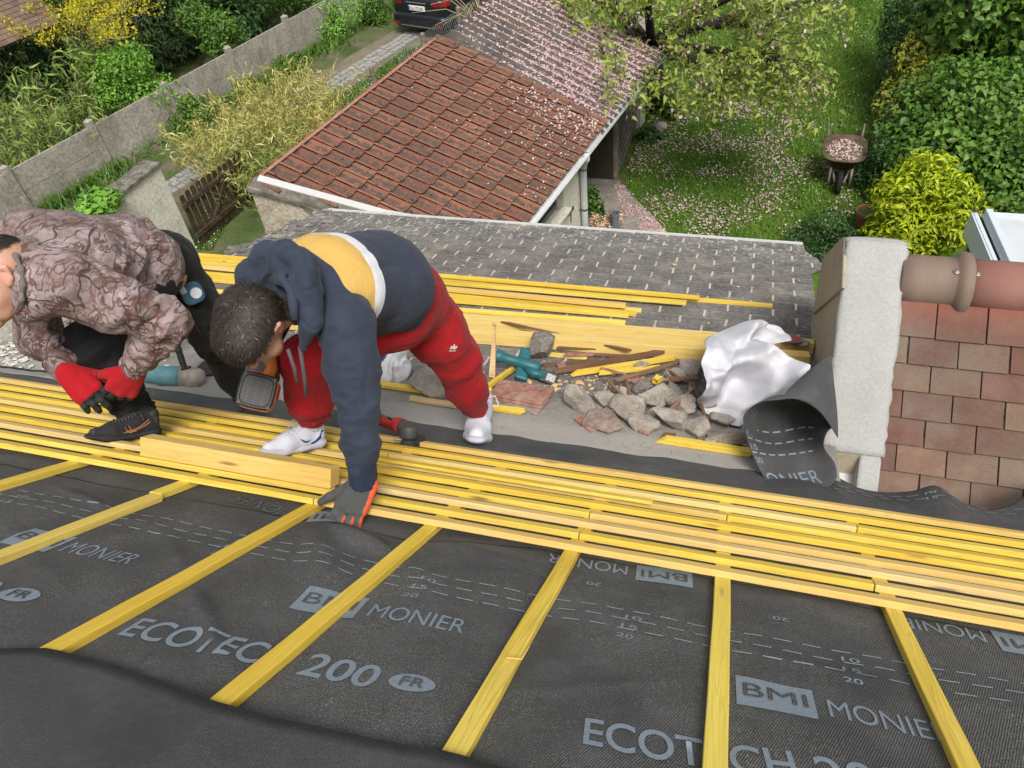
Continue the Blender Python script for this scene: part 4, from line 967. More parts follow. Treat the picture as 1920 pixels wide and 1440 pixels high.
pp2 = pxpoly([(1150, 345), (1165, 342), (1262, 448), (1200, 450), (1170, 400)])
flat_bits('fallen_petals', dens(fill(pp2, 9000, rs), 2.5, 1.6), .018, LM_['pink'], 'pink petals drifted along the edge of the garden path', 'petals', 4, lift=.016)
flat_bits('daisies', dens(fill(lawn_poly, 5200, rs), .9, 1.3), .016, LM_['white'], 'white daisies dotted through the lawn', 'daisies', 5, lift=.075)
flat_bits('daisies', dens(fill(strip, 4200, rs), .9, 1.3), .018, LM_['white'], 'white daisies dotted through the grass beside the cobbles', 'daisies', 6, lift=.085)
# ------------------------------------------------------------------ concrete panel wall along the lane
M['panel'] = speckle('grey_concrete_panels', [(.23, .21, .175), (.31, .285, .245), (.38, .355, .31)], 1.8, .93, .35, .006,
    lambda t, col: t.mix(t.ramp(t.vor(2.6), [(.035, .8), (.06, 0.)]), t.mix(t.ramp(t.noise(1, 5, .65, t.map((3, 3, .6))), [(.5, 0.), (.75, .6)]), col, (.15, .145, .10)), (.62, .61, .57)))
HWL = .98
tops = [(10, 312), (168, 230), (310, 163), (428, 104), (530, 33), (627, -18)]
pt = [G(x, y, HWL) for x, y in tops]; st = (pt[5] - pt[0]) / 5
dirw = np.array([st[0], st[1]]); SP = np.linalg.norm(dirw); dirw /= SP; org = np.mean([p - st * i for i, p in enumerate(pt)], 0)
pt = [org + st * i for i in range(-3, 10)]
nw = np.array([dirw[1], -dirw[0], 0]); dw3 = np.array([*dirw, 0])
wall = empty('panel_wall', (*pt[4][:2], 0), 'long grey concrete panel wall with square posts along the lane', 'garden wall')
rs2 = random.Random(5)
for i, p in enumerate(pt):
    b = np.array([p[0], p[1], 0]); h = HWL + .05 + .02 * math.sin(i * 2.1); mb = MB()
    mb.box(b - dw3 * .07 - nw * .06, dw3 * .14, nw * .13, (0, 0, h)); q = b + np.array([0, 0, h]); 
    mb.add([q - dw3 * .08 - nw * .07, q + dw3 * .08 - nw * .07, q + dw3 * .08 + nw * .08, q - dw3 * .08 + nw * .08, q + np.array([0, 0, .06])], [(0, 1, 4), (1, 2, 4), (2, 3, 4), (3, 0, 4), (3, 2, 1, 0)])
    mb.build('post', M['panel'], wall, bevel=.006)
    if i < len(pt) - 1:
        for k in range(2):
            z0 = k * .485 - .03; L = SP - .14
            mb = MB(); o_ = b + dw3 * .07 + nw * (-.02 + rs2.uniform(-.006, .006)) + np.array([0, 0, z0]); mb.box(o_, dw3 * L, nw * .045, (0, 0, .48)); mb.build('panel', M['panel'], wall, bevel=.004)
# ------------------------------------------------------------------ rendered gate wall with coping, wooden gate
gB = G(370, 470, 0); gT = G(300, 305, 1.75)
gate_wall = empty('gate_wall', gB, 'pale rendered garden wall with a mossy coping ending at the gate', 'garden wall')
gd = nrm(G(210, 395, 1.75)[:2] - G(302, 322, 1.75)[:2]); gd3 = np.array([*gd, 0]); gn = np.array([gd[1], -gd[0], 0])
c_ = np.array([gB[0], gB[1], 0]); Lw = 5.2
if np.dot(gn, C0 - c_) < 0: gn = -gn
mb = MB(); mb.box(c_ - gn * .26, gd3 * Lw, gn * .26, (0, 0, 1.70)); mb.build('wall', M['render'], gate_wall)
M['coping'] = speckle('mossy_coping', [(.08, .072, .06), (.15, .135, .11), (.28, .26, .23)], 9, .95, .6, .008)
mb = MB(); mb.box(c_ - gn * .31 - gd3 * .03 + np.array([0, 0, 1.702]), gd3 * (Lw + .03), gn * .36, (0, 0, .055)); mb.build('coping', M['coping'], gate_wall, bevel=.008)
# gate seen from above between the wall and the shed
gt0 = G(345, 372, .98); gt1 = G(432, 302, .98); 
gp0 = np.array([gB[0], gB[1], 0]) + np.array([.02, .06, 0]); gdir = nrm((gt1 - gt0) * [1, 1, 0]); gln = 1.75
gnn = np.array([gdir[1], -gdir[0], 0]); gnn = gnn if np.dot(gnn, C0 - gp0) > 0 else -gnn
gate = empty('garden_gate', gp0, 'dark wooden slatted gate beside the rendered wall', 'gate')
for k in range(12):
    mb = MB(); p = gp0 + gdir * (.04 + k * .145) + np.array([0, 0, .06]); h = 1.0 + .03 * math.sin(k * .6)
    mb.prism([p, p + gdir * .10, p + gdir * .10 + np.array([0, 0, h - .03]), p + gdir * .05 + np.array([0, 0, h]), p + np.array([0, 0, h - .03])], gnn * .022); mb.build('slat', M['dark_wood'], gate)
for z in (.22, .82):
    mb = MB(); mb.box(gp0 + gnn * .024 + np.array([0, 0, z]), gdir * gln, gnn * .04, (0, 0, .09)); mb.build('rail', M['dark_wood'], gate, bevel=.004)
mb = MB(); a = gp0 + gnn * .024 + gdir * .5 + np.array([0, 0, .3]); mb.hexa([a, a + gdir * .09, a + gdir * .09 + gnn * .03, a + gnn * .03] + [q + gdir * .62 + np.array([0, 0, .5]) for q in (a, a + gdir * .09, a + gdir * .09 + gnn * .03, a + gnn * .03)]); mb.build('brace', M['dark_wood'], gate)
# ------------------------------------------------------------------ shed with tiled roof, then the corrugated roof
ZG = 2.3
g0 = G(1000, 399, ZG)[:2]; g1 = G(1236, 103, ZG)[:2]; sdv = nrm(g1 - g0); sd3 = np.array([*sdv, 0]); sp = np.array([-sdv[1], sdv[0], 0])   # sp points away from the gutter, up the roof
PITCH = R_(21); SLP = sp * math.cos(PITCH) + np.array([0, 0, math.sin(PITCH)]); SHN = np.cross(sd3, SLP); SHN = SHN if SHN[2] > 0 else -SHN
GO = np.array([*g0, ZG])
def shed(x, y, dh=0): r = ray(x, y); return C0 + r * ((SHN.dot(GO - C0) + dh) / SHN.dot(r))
def suv(x, y, dh=0): p = shed(x, y, dh) - GO; return p.dot(sd3), p.dot(SLP)
def spt(s, t, h=0): return GO + sd3 * s + SLP * t + SHN * h
WS = np.mean([suv(*p)[1] for p in ((482, 328), (640, 212), (800, 97))]); SB = np.mean([suv(*p)[0] for p in ((838, 92), (980, 160), (1118, 224))]); SE = suv(1236, 103)[0]; SN = suv(482, 328)[0]; SE2 = suv(960, 3)[0]
near = lambda t: np.interp(t, [0, WS * .55, WS], [SN - .2, suv(690, 402)[0], SN])
print('shed', WS, SB, SE, SN, SE2, suv(690, 402), suv(930, 421))
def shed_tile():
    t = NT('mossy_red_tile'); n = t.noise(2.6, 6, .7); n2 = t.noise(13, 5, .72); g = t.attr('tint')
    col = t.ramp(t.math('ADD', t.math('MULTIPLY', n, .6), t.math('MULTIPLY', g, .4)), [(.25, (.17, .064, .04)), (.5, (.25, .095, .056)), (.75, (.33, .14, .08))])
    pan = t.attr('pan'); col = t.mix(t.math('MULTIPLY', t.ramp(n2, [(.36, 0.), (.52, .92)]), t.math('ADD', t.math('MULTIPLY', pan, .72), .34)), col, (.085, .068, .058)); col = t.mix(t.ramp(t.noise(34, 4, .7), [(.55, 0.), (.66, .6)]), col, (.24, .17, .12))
    col = t.mix(t.ramp(t.vor(7), [(.09, .85), (.17, 0.)]), col, (.035, .032, .03))
    col = t.mix(t.ramp(t.noise(3.7, 4), [(.66, 0.), (.76, .7)]), col, (.30, .20, .09))
    col = t.mix(t.ramp(t.noise(60, 3), [(.66, 0.), (.72, .6)]), col, (.35, .31, .27))
    t.bump(n2, .6, .01); return t.fin(col, .9, .2)
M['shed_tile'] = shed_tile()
shed_o = empty('garden_shed', (GO[0] + 0, GO[1] + 1, 0), 'low shed with a mossy red tiled roof and cream walls', 'shed')
mb = MB(); tint = []; pan = []; rs = random.Random(21); NC = 9; TL = WS / NC; TWs = .215
for c in range(NC):
    t0 = c * TL - .03; t1 = (c + 1) * TL + .05; s = SN - .35
    while s < SB - .02:
        if s + TWs > near((t0 + t1) / 2):
            w = TWs; g = rs.random(); zz = rs.uniform(-.004, .004); lift = .035 + zz
            prof = [(0, .030), (.022, .040), (.040, .030), (.052, .004), (.075, .0), (.155, .0), (.17, .012), (.185, .014), (.20, .006), (w - .003, .012)]
            P = []
            for (x, z) in prof:
                P += [spt(s + x, t0, lift + z - .018), spt(s + x, t0, lift + z), spt(s + x, t1, z + zz)]
            n = len(prof); fs = []
            for i in range(n - 1):
                a = i * 3; fs += [(a, a + 3, a + 4, a + 1), (a + 1, a + 4, a + 5, a + 2)]
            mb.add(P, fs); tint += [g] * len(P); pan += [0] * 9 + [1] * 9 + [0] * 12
        s += TWs
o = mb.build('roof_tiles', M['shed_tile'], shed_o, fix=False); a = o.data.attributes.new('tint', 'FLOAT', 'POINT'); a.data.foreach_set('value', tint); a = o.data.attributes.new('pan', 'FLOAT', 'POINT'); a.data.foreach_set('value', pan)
mb = MB(); mb.hexa([spt(near(0), 0, -.08), spt(SB, 0, -.08), spt(SB, WS, -.08), spt(near(WS), WS, -.08), spt(near(0), 0, -.012), spt(SB, 0, -.012), spt(SB, WS, -.012), spt(near(WS), WS, -.012)]); mb.build('roof_boarding', M['gray_wood'], shed_o)
mb = MB(); mb.box(spt(near(WS) - .02, WS - .03, .03), sd3 * (SB - near(WS)), SLP * .035, SHN * .02); mb.build('verge_strip', M['terracotta'], shed_o)
# pale flashing and grey coping along the near end, stone wall under it
M['flash'] = plain('white_flashing', (.46, .46, .455), .5, .4, .08, 8)
fl = [(484, 333), (560, 354), (640, 376), (720, 398), (800, 412), (930, 421)]
mb = MB(); fp = [shed(x, y + 3, .06) for x, y in fl]
for a, b in zip(fp[:-1], fp[1:]): mb.hexa([a + sd3 * -.025 + SHN * -.03, b + sd3 * -.025 + SHN * -.03, b + sd3 * .03 + SHN * .03, a + sd3 * .03 + SHN * .03, a + sd3 * -.025, b + sd3 * -.025, b + sd3 * .03 + SHN * .045, a + sd3 * .03 + SHN * .045])
mb.build('flashing', M['flash'], shed_o)
M['stone_wall'] = speckle('rubble_stone_wall', [(.30, .25, .18), (.43, .38, .29), (.52, .47, .38)], 3, .95, .9, .02,
    lambda t, col: t.mix(t.ramp(t.noise(3, 4, .6), [(.64, 0.), (.7, .8)]), col, (.30, .15, .05)))
mb = MB(); A_ = fp[0] - sd3 * .12 + SLP * .05; B_ = fp[4] - sd3 * .14
def down_to(p, z=0): return np.array([p[0], p[1], z])
e_ = nrm((B_ - A_) * [1, 1, 0]); inw = sd3 * .3
mb.hexa([down_to(A_), down_to(B_), down_to(B_) + inw, down_to(A_) + inw, A_ - [0, 0, .10], B_ - [0, 0, .10], B_ + inw - [0, 0, .10], A_ + inw - [0, 0, .10]]); mb.build('end_wall', M['stone_wall'], shed_o)
mb = MB(); mb.hexa([A_ - sd3 * .05 - [0, 0, .10], B_ - sd3 * .05 - [0, 0, .10], B_ + sd3 * .16 - [0, 0, .10], A_ + sd3 * .16 - [0, 0, .10], A_ - sd3 * .05 - [0, 0, .03], B_ - sd3 * .05 - [0, 0, .03], B_ + sd3 * .16 - [0, 0, 0], A_ + sd3 * .16 - [0, 0, 0]]); mb.build('end_coping', M['coping'], shed_o, bevel=.01)
# back wall (lane side)
bk = spt(SN, WS - .12, -.1); mb = MB(); mb.box(down_to(bk), sd3 * (SE2 - SN), -sp * .2, (0, 0, bk[2] - .16)); mb.build('back_wall', M['stone_wall'], shed_o)
# garden side wall with a window, corner pillar and down pipe
M['cream'] = speckle('cream_roughcast', [(.48, .45, .37), (.60, .57, .48), (.68, .65, .56)], 22, .95, .9, .012)
wx = .15; wcorner = 1.86; wbase = lambda s, off=0: np.array([*(GO + sd3 * s + sp * (wx + off))[:2], 0])
win0 = -.62; win1 = 1.22; zs = 1.55
mb = MB()
mb.box(wbase(win1), sd3 * (wcorner - win1), sp * .22, (0, 0, 2.24)); mb.box(wbase(SN - .6), sd3 * (win1 - SN + .6), sp * .22, (0, 0, zs)); mb.box(wbase(SN - .6) + [0, 0, zs + .002], sd3 * (win0 - SN + .6), sp * .22, (0, 0, .68)); mb.box(wbase(win0) + [0, 0, 2.13], sd3 * (win1 - win0), sp * .22, (0, 0, .11))
mb.box(wbase(wcorner - .22, .222), sd3 * .22, sp * 2.1, (0, 0, 2.22)); mb.build('garden_wall', M['cream'], shed_o)
mb = MB(); mb.box(wbase(win0 - .05) - sp * .10 + [0, 0, zs + .004], sd3 * (win1 - win0 + .1), sp * .14, (0, 0, .05)); mb.build('window_sill', M['cream'], shed_o, bevel=.006)
M['glass'] = plain('dark_window_glass', (.03, .035, .035), .08, .6, .3, 3)
win = MB(); 
for s in (win0, (win0 + win1) / 2 - .025, win1 - .05): win.box(wbase(s, .10) + [0, 0, zs + .05], sd3 * .05, sp * .05, (0, 0, .53))
for z in (zs + .055, zs + .30, zs + .53): win.box(wbase(win0 + .05, .102) + [0, 0, z], sd3 * (win1 - win0 - .1), sp * .046, (0, 0, .05))
M['frame_gray'] = plain('grey_painted_frame', (.16, .17, .18), .6, .4, .2, 9)
wo_ = win.build('window', M['frame_gray'], shed_o)
mb = MB(); mb.box(wbase(win0 + .01, .12) + [0, 0, zs + .055], sd3 * (win1 - win0 - .02), sp * .01, (0, 0, .52)); mb.build('pane', M['glass'], wo_)
# the pane is a sub-part of the window
mb = MB(); gw = .055
def halfgutter(s0, s1, name, parent):
    mb = MB(); P = []; n = 8
    for s in (s0, s1):
        for k in range(n + 1):
            a = math.pi + math.pi * k / n; q = GO + sd3 * s - sp * .05 + sp * gw * math.cos(a) + np.array([0, 0, gw * math.sin(a) - .035]); P.append(q)
    mb.add(P, [(k, k + 1, n + 2 + k, n + 1 + k) for k in range(n)]); o = mb.build(name, M['white_metal'], parent, smooth=True); m = o.modifiers.new('t', 'SOLIDIFY'); m.thickness = .008; return o
halfgutter(SN - .4, SE, 'gutter', shed_o)
pc = suv(1090, 282)[0]
mb = MB(); q = GO + sd3 * pc - sp * .05; w_ = wbase(wcorner - .07, -.07)
mb.tube([q + [0, 0, -.03], q + [0, 0, -.12], q * [1, 1, 0] * .45 + w_ * [1, 1, 0] * .55 + [0, 0, ZG - .22], w_ + [0, 0, ZG - .36], w_ + [0, 0, 1.2], w_ + [0, 0, .05]], .05, 14); mb.build('down_pipe', M['white_metal'], shed_o, smooth=True)
for z in (1.9, 1.25):
    mb = MB(); mb.lathe(w_ + [0, 0, z], (0, 0, 1), [(.053, 0), (.058, .003), (.058, .03), (.053, .033)], 16, caps=False); mb.tube([w_ + [0, 0, z + .015], w_ + sp * .08 - sd3 * .06 + [0, 0, z + .015]], .01, 6); mb.build('pipe_clip', M['steel'], shed_o, smooth=True)
# dragonfly ornament on the wall
mb = MB(); c = wbase(1.42, -.012) + [0, 0, 1.40]
mb.tube([c + [0, 0, .08], c + [0, 0, -.16]], [.012, .004], 6)
for z in (.045, .012):
    for sg in (-1, 1): mb.prism([c + [0, 0, z], c + sd3 * sg * .10 + [0, 0, z + .02], c + sd3 * sg * .115 + [0, 0, z + .005], c + sd3 * sg * .10 + [0, 0, z - .012]], -sp * .004)
o = mb.build('wall_ornament', M['black_plastic'], loc=c); tag(o, 'black dragonfly ornament fixed on the cream shed wall', 'ornament')
# open store behind: door, trellis, end pillar under the corrugated roof
M['corr'] = speckle('mossy_corrugated_sheet', [(.055, .05, .045), (.09, .082, .074), (.14, .128, .115)], 2.2, .93, .4, .006,
    lambda t, col: t.mix(t.ramp(t.noise(1.1, 5, .65), [(.52, 0.), (.68, .7)]), col, (.085, .07, .03)))
store = empty('open_store', down_to(spt(SB + 2, WS / 2)), 'open garden store under a petal strewn corrugated roof', 'shed')
pit = .177; ns = int((SE2 + .8 - SB) / pit * 8); P = []; nt_ = 14
sA = SB - .12
for i in range(ns + 1):
    s = sA + (SE2 + .8 - sA) * i / ns; 
    for j in range(nt_ + 1):
        t = -.06 + (WS + .06) * j / nt_; P.append(spt(s, t, -.05 + .030 * math.cos(2 * math.pi * s / pit) + .006 * mnoise.noise(Vector((s * 2, t * 2, 0)))))
i, j = np.meshgrid(np.arange(ns), np.arange(nt_), indexing='ij'); a = (i * (nt_ + 1) + j).ravel()
o = npmesh('corrugated_roof', np.array(P), np.stack([a, a + nt_ + 1, a + nt_ + 2, a + 1], 1), M['corr'], parent=store, smooth=True); m = o.modifiers.new('t', 'SOLIDIFY'); m.thickness = .008
halfgutter(SE + .0, SE2 + .8, 'gutter', store) if SE2 + .8 > SE else None
rs = np.random.RandomState(5); Q = []
for _ in range(60000):
    s, t = rs.uniform(SB - .6, SE2 + .7), rs.uniform(0, WS); u_ = (s - SB) / (SE2 - SB + .7); v_ = 1 - t / WS
    pr = np.clip(1.5 * u_ * .6 + .85 * v_ - .12 + .5 * mnoise.noise(Vector((s * .8, t * .8, 2))), 0, 1) ** 1.6
    if s < SB: pr *= .12
    elif rs.rand() < .8: s = (math.floor(s / pit) + .5 + rs.normal() * .09) * pit
    if rs.rand() < pr: Q.append(spt(s, t, -.05 + .030 * math.cos(2 * math.pi * s / pit) if s > SB else .03))
flat_bits('fallen_petals', np.array(Q), .02, LM_['pink'], 'pink petals thickly strewn over the corrugated roof', 'petals', 7, up=SHN, lift=.012)
Q = [spt(rs.uniform(SN, SB), abs(rs.normal(0, .8)), .045) for _ in range(900)]; Q = [q for q in Q if rs.rand() < (q - GO).dot(sd3) / SB]
flat_bits('fallen_petals', np.array(Q), .014, LM_['white'], 'pale petals specking the lower rows of red tiles', 'petals', 8, up=SHN, lift=.01)
pw = np.array([*G(1200, 242)[:2], 0]); mb = MB(); mb.box(pw, sd3 * .3, sp * .16, (0, 0, 2.2)); mb.build('corner_pillar', M['cream'], store)
dz = G(1100, 331)[:2]; dz2 = G(1150, 338)[:2]; dv = nrm(dz2 - dz); dv3 = np.array([*dv, 0]); dn3 = np.array([dv[1], -dv[0], 0])
d0_ = np.array([*dz, 0]) - dv3 * .25; mb = MB(); mb.box(d0_, dv3 * .78, dn3 * -.05, (0, 0, 2.1)); M['door'] = plain('dark_brown_door', (.055, .046, .035), .6, .3, .3, 6)
mb.build('door', M['door'], store)
mb = MB()
for x in (-.06, .78): mb.box(d0_ + dv3 * x + dn3 * .003, dv3 * .06, dn3 * -.08, (0, 0, 2.2))
mb.build('door_frame', M['gray_wood'], store)
mb = MB(); mb.box(d0_ + dv3 * -1.9, dv3 * 1.84, dn3 * -.06, (0, 0, 2.15)); mb.build('back_partition', M['dark_wood'], store)
tr0 = np.array([*G(1156, 336)[:2], 0]); tr1 = np.array([*G(1196, 232)[:2], 0]); td = tr1 - tr0; tl_ = np.linalg.norm(td); td /= tl_
mb = MB(); mb.box(tr0 + sp * .05, td * tl_, sp * .05, (0, 0, 2.2)); M['teal_wood'] = plain('faded_teal_boards', (.05, .10, .11), .8, .2, .3, 7); mb.build('side_boards', M['teal_wood'], store)
mb = MB(); n = int(tl_ / .17)
for k in range(n): mb.box(tr0 + td * (.06 + k * .17), td * .025, sp * .02, (0, 0, 2.05))
for k in range(12): mb.box(tr0 - sp * .012 + [0, 0, .08 + k * .17], td * tl_, sp * .011, (0, 0, .025))
o = mb.build('trellis', M['gray_wood'], loc=tr0); tag(o, 'grey lattice trellis standing against the teal boards of the store', 'trellis')
# ------------------------------------------------------------------ wire fence along the lane
M['wire'] = plain('galvanised_wire', (.12, .15, .14), .5, .4, .2, 9)
posts = [G(695, 123, 1.25), G(791, 61, 1.25), G(858, 12, 1.25), G(921, -30, 1.25)]
for i, p in enumerate(posts):
    mb = MB(); mb.lathe((p[0], p[1], 0), (0, 0, 1), [(.055, 0), (.055, 1.2), (.05, 1.235), (.02, 1.25)], 12)
    o = mb.build('fence_post', M['gray_wood'], loc=(p[0], p[1], 0), smooth=False); tag(o, ['round wooden fence post beside the lowest red tiles, nearest of the row', 'round wooden fence post in front of the dark car bumper', 'round wooden fence post at the edge of the corrugated roof', 'farthest round wooden fence post behind the cherry branches'][i], 'fence post', 'round posts of the wire fence')
mb = MB(); a, b = posts[0] * [1, 1, 0], posts[3] * [1, 1, 0]; L = np.linalg.norm(b - a); e = (b - a) / L; s = 0
while s < L:
    for sg in (1, -1):
        p = [a + e * s + [0, 0, .03], a + e * (s + sg * 1.15) + [0, 0, 1.18]]
        if 0 <= s + sg * 1.15 <= L: mb.tube(p, .0032, 3, caps=False)
    s += .1
for z in (.05, .6, 1.18): mb.tube([a + [0, 0, z], b + [0, 0, z]], .004, 4, caps=False)
o = mb.build('wire_mesh', M['wire'], loc=a, fix=False); tag(o, 'diamond wire mesh stretched between the round fence posts', 'wire mesh')
# ------------------------------------------------------------------ plants beyond and along the concrete wall
def bamboo(name, base, rad, h, nc, nl, mat, label, cat, seed, lsize=.13, lean=.35, group=None, droop=.5):
    """many thin canes leaning outwards, long narrow leaves along their upper two thirds"""
    rs = np.random.RandomState(seed); base = np.array(base, float); o = empty(name, base, label, cat, group); mb = MB(); C = []; N_ = []
    for _ in range(nc):
        a = rs.rand() * 6.283; r = math.sqrt(rs.rand()); p = base + np.array([math.cos(a) * rad[0] * r, math.sin(a) * rad[1] * r, 0]); q = p + np.array([rs.normal() * lean + math.cos(a) * r * .3, rs.normal() * lean + math.sin(a) * r * .3, h * rs.uniform(.55, 1.1)])
        m = (p + q) / 2 + np.array([0, 0, h * .08]); mb.tube([p, m, q], [.006, .005, .002], 4, caps=False)
        for _ in range(nl):
            t = rs.uniform(.25, 1.05); x = (1 - t) ** 2 * p + 2 * t * (1 - t) * m + t * t * q; C.append(x + rs.normal(size=3) * .05); N_.append(rs.normal(size=3) * .8 + [0, 0, .5])
    C = np.array(C); rsn = np.clip(rs.normal(.5, .24, len(C)), 0, 1)
    leaves('foliage', C, np.array(N_), np.full(len(C), lsize), mat, rsn, parent=o, aspect=.17, fold=.05, seed=seed, curl=droop)
    mb.build('canes', M['pale_wood'] if mat is LM_['bamboo'] else M['gray_wood'], o, fix=False); return o
bamboo('bamboo', G(500, 330) * [1, 1, 0] + [.0, .5, 0], (1.1, 1.7), 1.35, 260, 40, LM_['bamboo'], 'straw coloured bamboo thicket between the gate and the red tiled shed', 'bamboo', 1, .15)
bamboo('bamboo', G(450, 400) * [1, 1, 0] + [.3, .5, 0], (.35, .6), 1.25, 60, 30, LM_['bamboo_green'], 'green bamboo tuft drooping beside the gate at the stone wall', 'bamboo', 2, .14)
bamboo('bamboo', G(110, 190, .6) * [1, 1, 0], (1.3, 1.5), 1.9, 110, 26, LM_['bamboo_green'], 'green bamboo clump with long leaves under the yellow flowering shrub', 'bamboo', 3, .24)
bamboo('bamboo', G(30, 270, .6) * [1, 1, 0], (1.1, .9), 1.35, 90, 24, LM_['bamboo_green'], 'dry bamboo clump behind the wall at the left edge', 'bamboo', 4, .2)
bamboo('bamboo', G(165, 255, .6) * [1, 1, 0] + nw * -.9, (.5, .8), 1.2, 50, 20, LM_['bamboo_green'], 'thin bamboo leaning over the wall top beside its finial post', 'bamboo', 14, .2)
def beyond(px, py, off): p = G(px, py, 1.0) * [1, 1, 0]; return p - nw * off
wl = lambda px, py: G(px, py, HWL) * [1, 1, 0]
shrub('climber', wl(275, 165) - nw * .5, (1.05, .95, .85), 6500, .085, LM_['bright'], 'fresh green climber spilling over the middle of the concrete wall', 'climber', k=12, seed=21, cz=1.0)
shrub('climber', wl(430, 70) - nw * .35, (.95, .8, .7), 4500, .085, LM_['mid'], 'darker green climber hanging over the wall beneath the red shrub', 'climber', k=10, seed=22, cz=1.05)
shrub('evergreen', wl(260, 110) - nw * 1.9, (1.9, 2.1, 1.7), 9000, .16, LM_['conifer'], 'dark spreading evergreen behind the fresh green climber', 'evergreen shrub', k=14, seed=23, aspect=.3, cz=1.2)
shrub('evergreen', wl(370, 60) - nw * 1.8, (1.9, 1.9, 1.8), 9000, .16, LM_['conifer'], 'olive green evergreen between the yellow and the red shrubs', 'evergreen shrub', k=14, seed=24, aspect=.3, cz=1.25)
shrub('evergreen', wl(170, 180) - nw * 1.9, (1.2, 1.3, 1.0), 5000, .15, LM_['dark'], 'low dark evergreen filling the gap behind the bamboo', 'evergreen shrub', k=10, seed=25, cz=.9)
shrub('evergreen', wl(500, 20) - nw * 1.7, (1.7, 1.7, 1.7), 7000, .13, LM_['dark'], 'dark hedge like evergreen in the top corner behind the wall', 'evergreen shrub', k=12, seed=26, cz=1.2)
shrub('evergreen', wl(610, -40) - nw * 1.4, (1.5, 1.9, 1.3), 6000, .12, LM_['mid'], 'leafy green bush at the top edge left of the car', 'evergreen shrub', k=12, seed=28, cz=1.1)
shrub('red_shrub', wl(470, 25) - nw * 1.2, (1.1, .9, .55), 2600, .15, LM_['red'], 'shrub with red young shoots and pale flower heads above the wall', 'shrub', k=10, seed=27, cz=1.9, aspect=.35)
# yellow flowering shrub with long arching stems
fb = beyond(215, 130, 1.6); fo = empty('forsythia', fb, 'yellow flowering shrub arching over the garden beyond the wall', 'shrub'); rs = np.random.RandomState(31); mb = MB(); C = []; N_ = []
for k in range(62):
    tx, ty = rs.uniform(-10, 300), rs.uniform(-30, 75); z = rs.uniform(1.7, 2.9); q = G(tx, ty + .0, z); p = fb + np.array([rs.normal() * .15, rs.normal() * .15, 0]); m = p * .45 + q * .55 + [0, 0, .55]
    mb.tube([p, p * .6 + m * .4 + [0, 0, .2], m, q], [.016, .012, .008, .003], 5, caps=False)
    for _ in range(95):
        t = rs.uniform(.5, 1.03); x = (1 - t) ** 2 * p + 2 * t * (1 - t) * (2 * m - .5 * p - .5 * q) + t * t * q; C.append(x + rs.normal(size=3) * .075); N_.append(rs.normal(size=3))
leaves('foliage', np.array(C), np.array(N_), np.full(len(C), .06), LM_['yellow'], np.clip(rs.normal(.5, .3, len(C)), 0, 1), parent=fo, aspect=.6, seed=3)
mb.build('branches', M['gray_wood'], fo, smooth=True)
# ivy on the gate wall, vine on its coping
iv = [c_ + gd3 * s - gn * .12 + np.array([0, 0, 1.78]) for s in np.linspace(1.3, 3.3, 8)]
shrub('vine', c_ + gd3 * 2.0 - gn * .12, (.3, .3, .1), 1500, .12, LM_['bright'], 'light green vine leaves lying along the coping of the gate wall', 'climber', k=1, seed=33, cz=1.75, aspect=.85, stems=1, up=.8, extra=[(p + np.random.RandomState(i).normal(size=3) * [.05, .05, .02], np.array([.24, .24, .13]) * (1.25 - .05 * i)) for i, p in enumerate(iv)])
# weeds at the foot of the wall
rs = np.random.RandomState(41); P = []; 
for i in range(5200):
    s = rs.uniform(-1.5, 17); p = np.array([pt[3][0], pt[3][1], 0]) + dw3 * s + nw * abs(rs.normal(.18, .28))
    if mnoise.noise(Vector((s * .55, 3, 0))) > -.12 or rs.rand() < .25: P.append(p)
P = np.array(P); blades('weeds', P, .26, .016, LM_['mid'], 42, 'green weeds growing along the foot of the concrete wall', 1.1)
def lowplant(px, py, r, h, n, leaf, mat, label, seed, name='weed_clump', cat='plant', aspect=.5):
    return shrub(name, G(px, py) * [1, 1, 0], (r, r, h), n, leaf, LM_[mat], label, cat, k=6, seed=seed, cz=h * .7, stems=3, aspect=aspect, stem_mat='gray_wood')
lowplant(360, 225, .75, .38, 2600, .07, 'mid', 'spreading green weeds on the lane left of the bamboo', 43)
lowplant(440, 178, .6, .3, 1800, .07, 'mid', 'green weeds at the wall foot beyond the bamboo', 44)
lowplant(545, 125, .65, .28, 1800, .07, 'mid', 'nettle patch at the wall foot half way up the lane', 45)
lowplant(640, 70, .8, .55, 3200, .07, 'bright', 'tall green weeds at the wall foot near the car', 46)
lowplant(705, 40, .6, .6, 2600, .07, 'mid', 'ivy growing up the wall just left of the car', 47)
# ------------------------------------------------------------------ neighbour's little roof on posts, basin and lawn beyond
nb = G(30, 60, 2.3); nbx = nrm(np.array([.95, -.32, 0])); nby = np.array([-nbx[1], nbx[0], 0])
e0, e1 = G(0, 88, 2.25), G(112, 42, 2.25); ex = nrm(e1 - e0); ey = nrm(np.cross([0, 0, 1], ex)); eup = ey * math.cos(.6) + np.array([0, 0, math.sin(.6)]); en = np.cross(ex, eup)
well = empty('well_shelter', e0 * [1, 1, 0], 'small brown tiled shelter roof on a thick post in the far garden', 'shelter')
mb = MB(); tint = []; rs = random.Random(51)
for r in range(16):
    x = -2.2 + (r % 2) * .09
    while x < np.linalg.norm(e1 - e0):
        p = e0 + ex * x + eup * (r * .125 - .02); th = .014; q = [p + en * .022, p + ex * .165 + en * .022, p + ex * .165 + eup * .17 + en * .004, p + eup * .17 + en * .004]
        mb.hexa([a - en * th for a in q] + q); tint += [rs.random()] * 8; x += .172
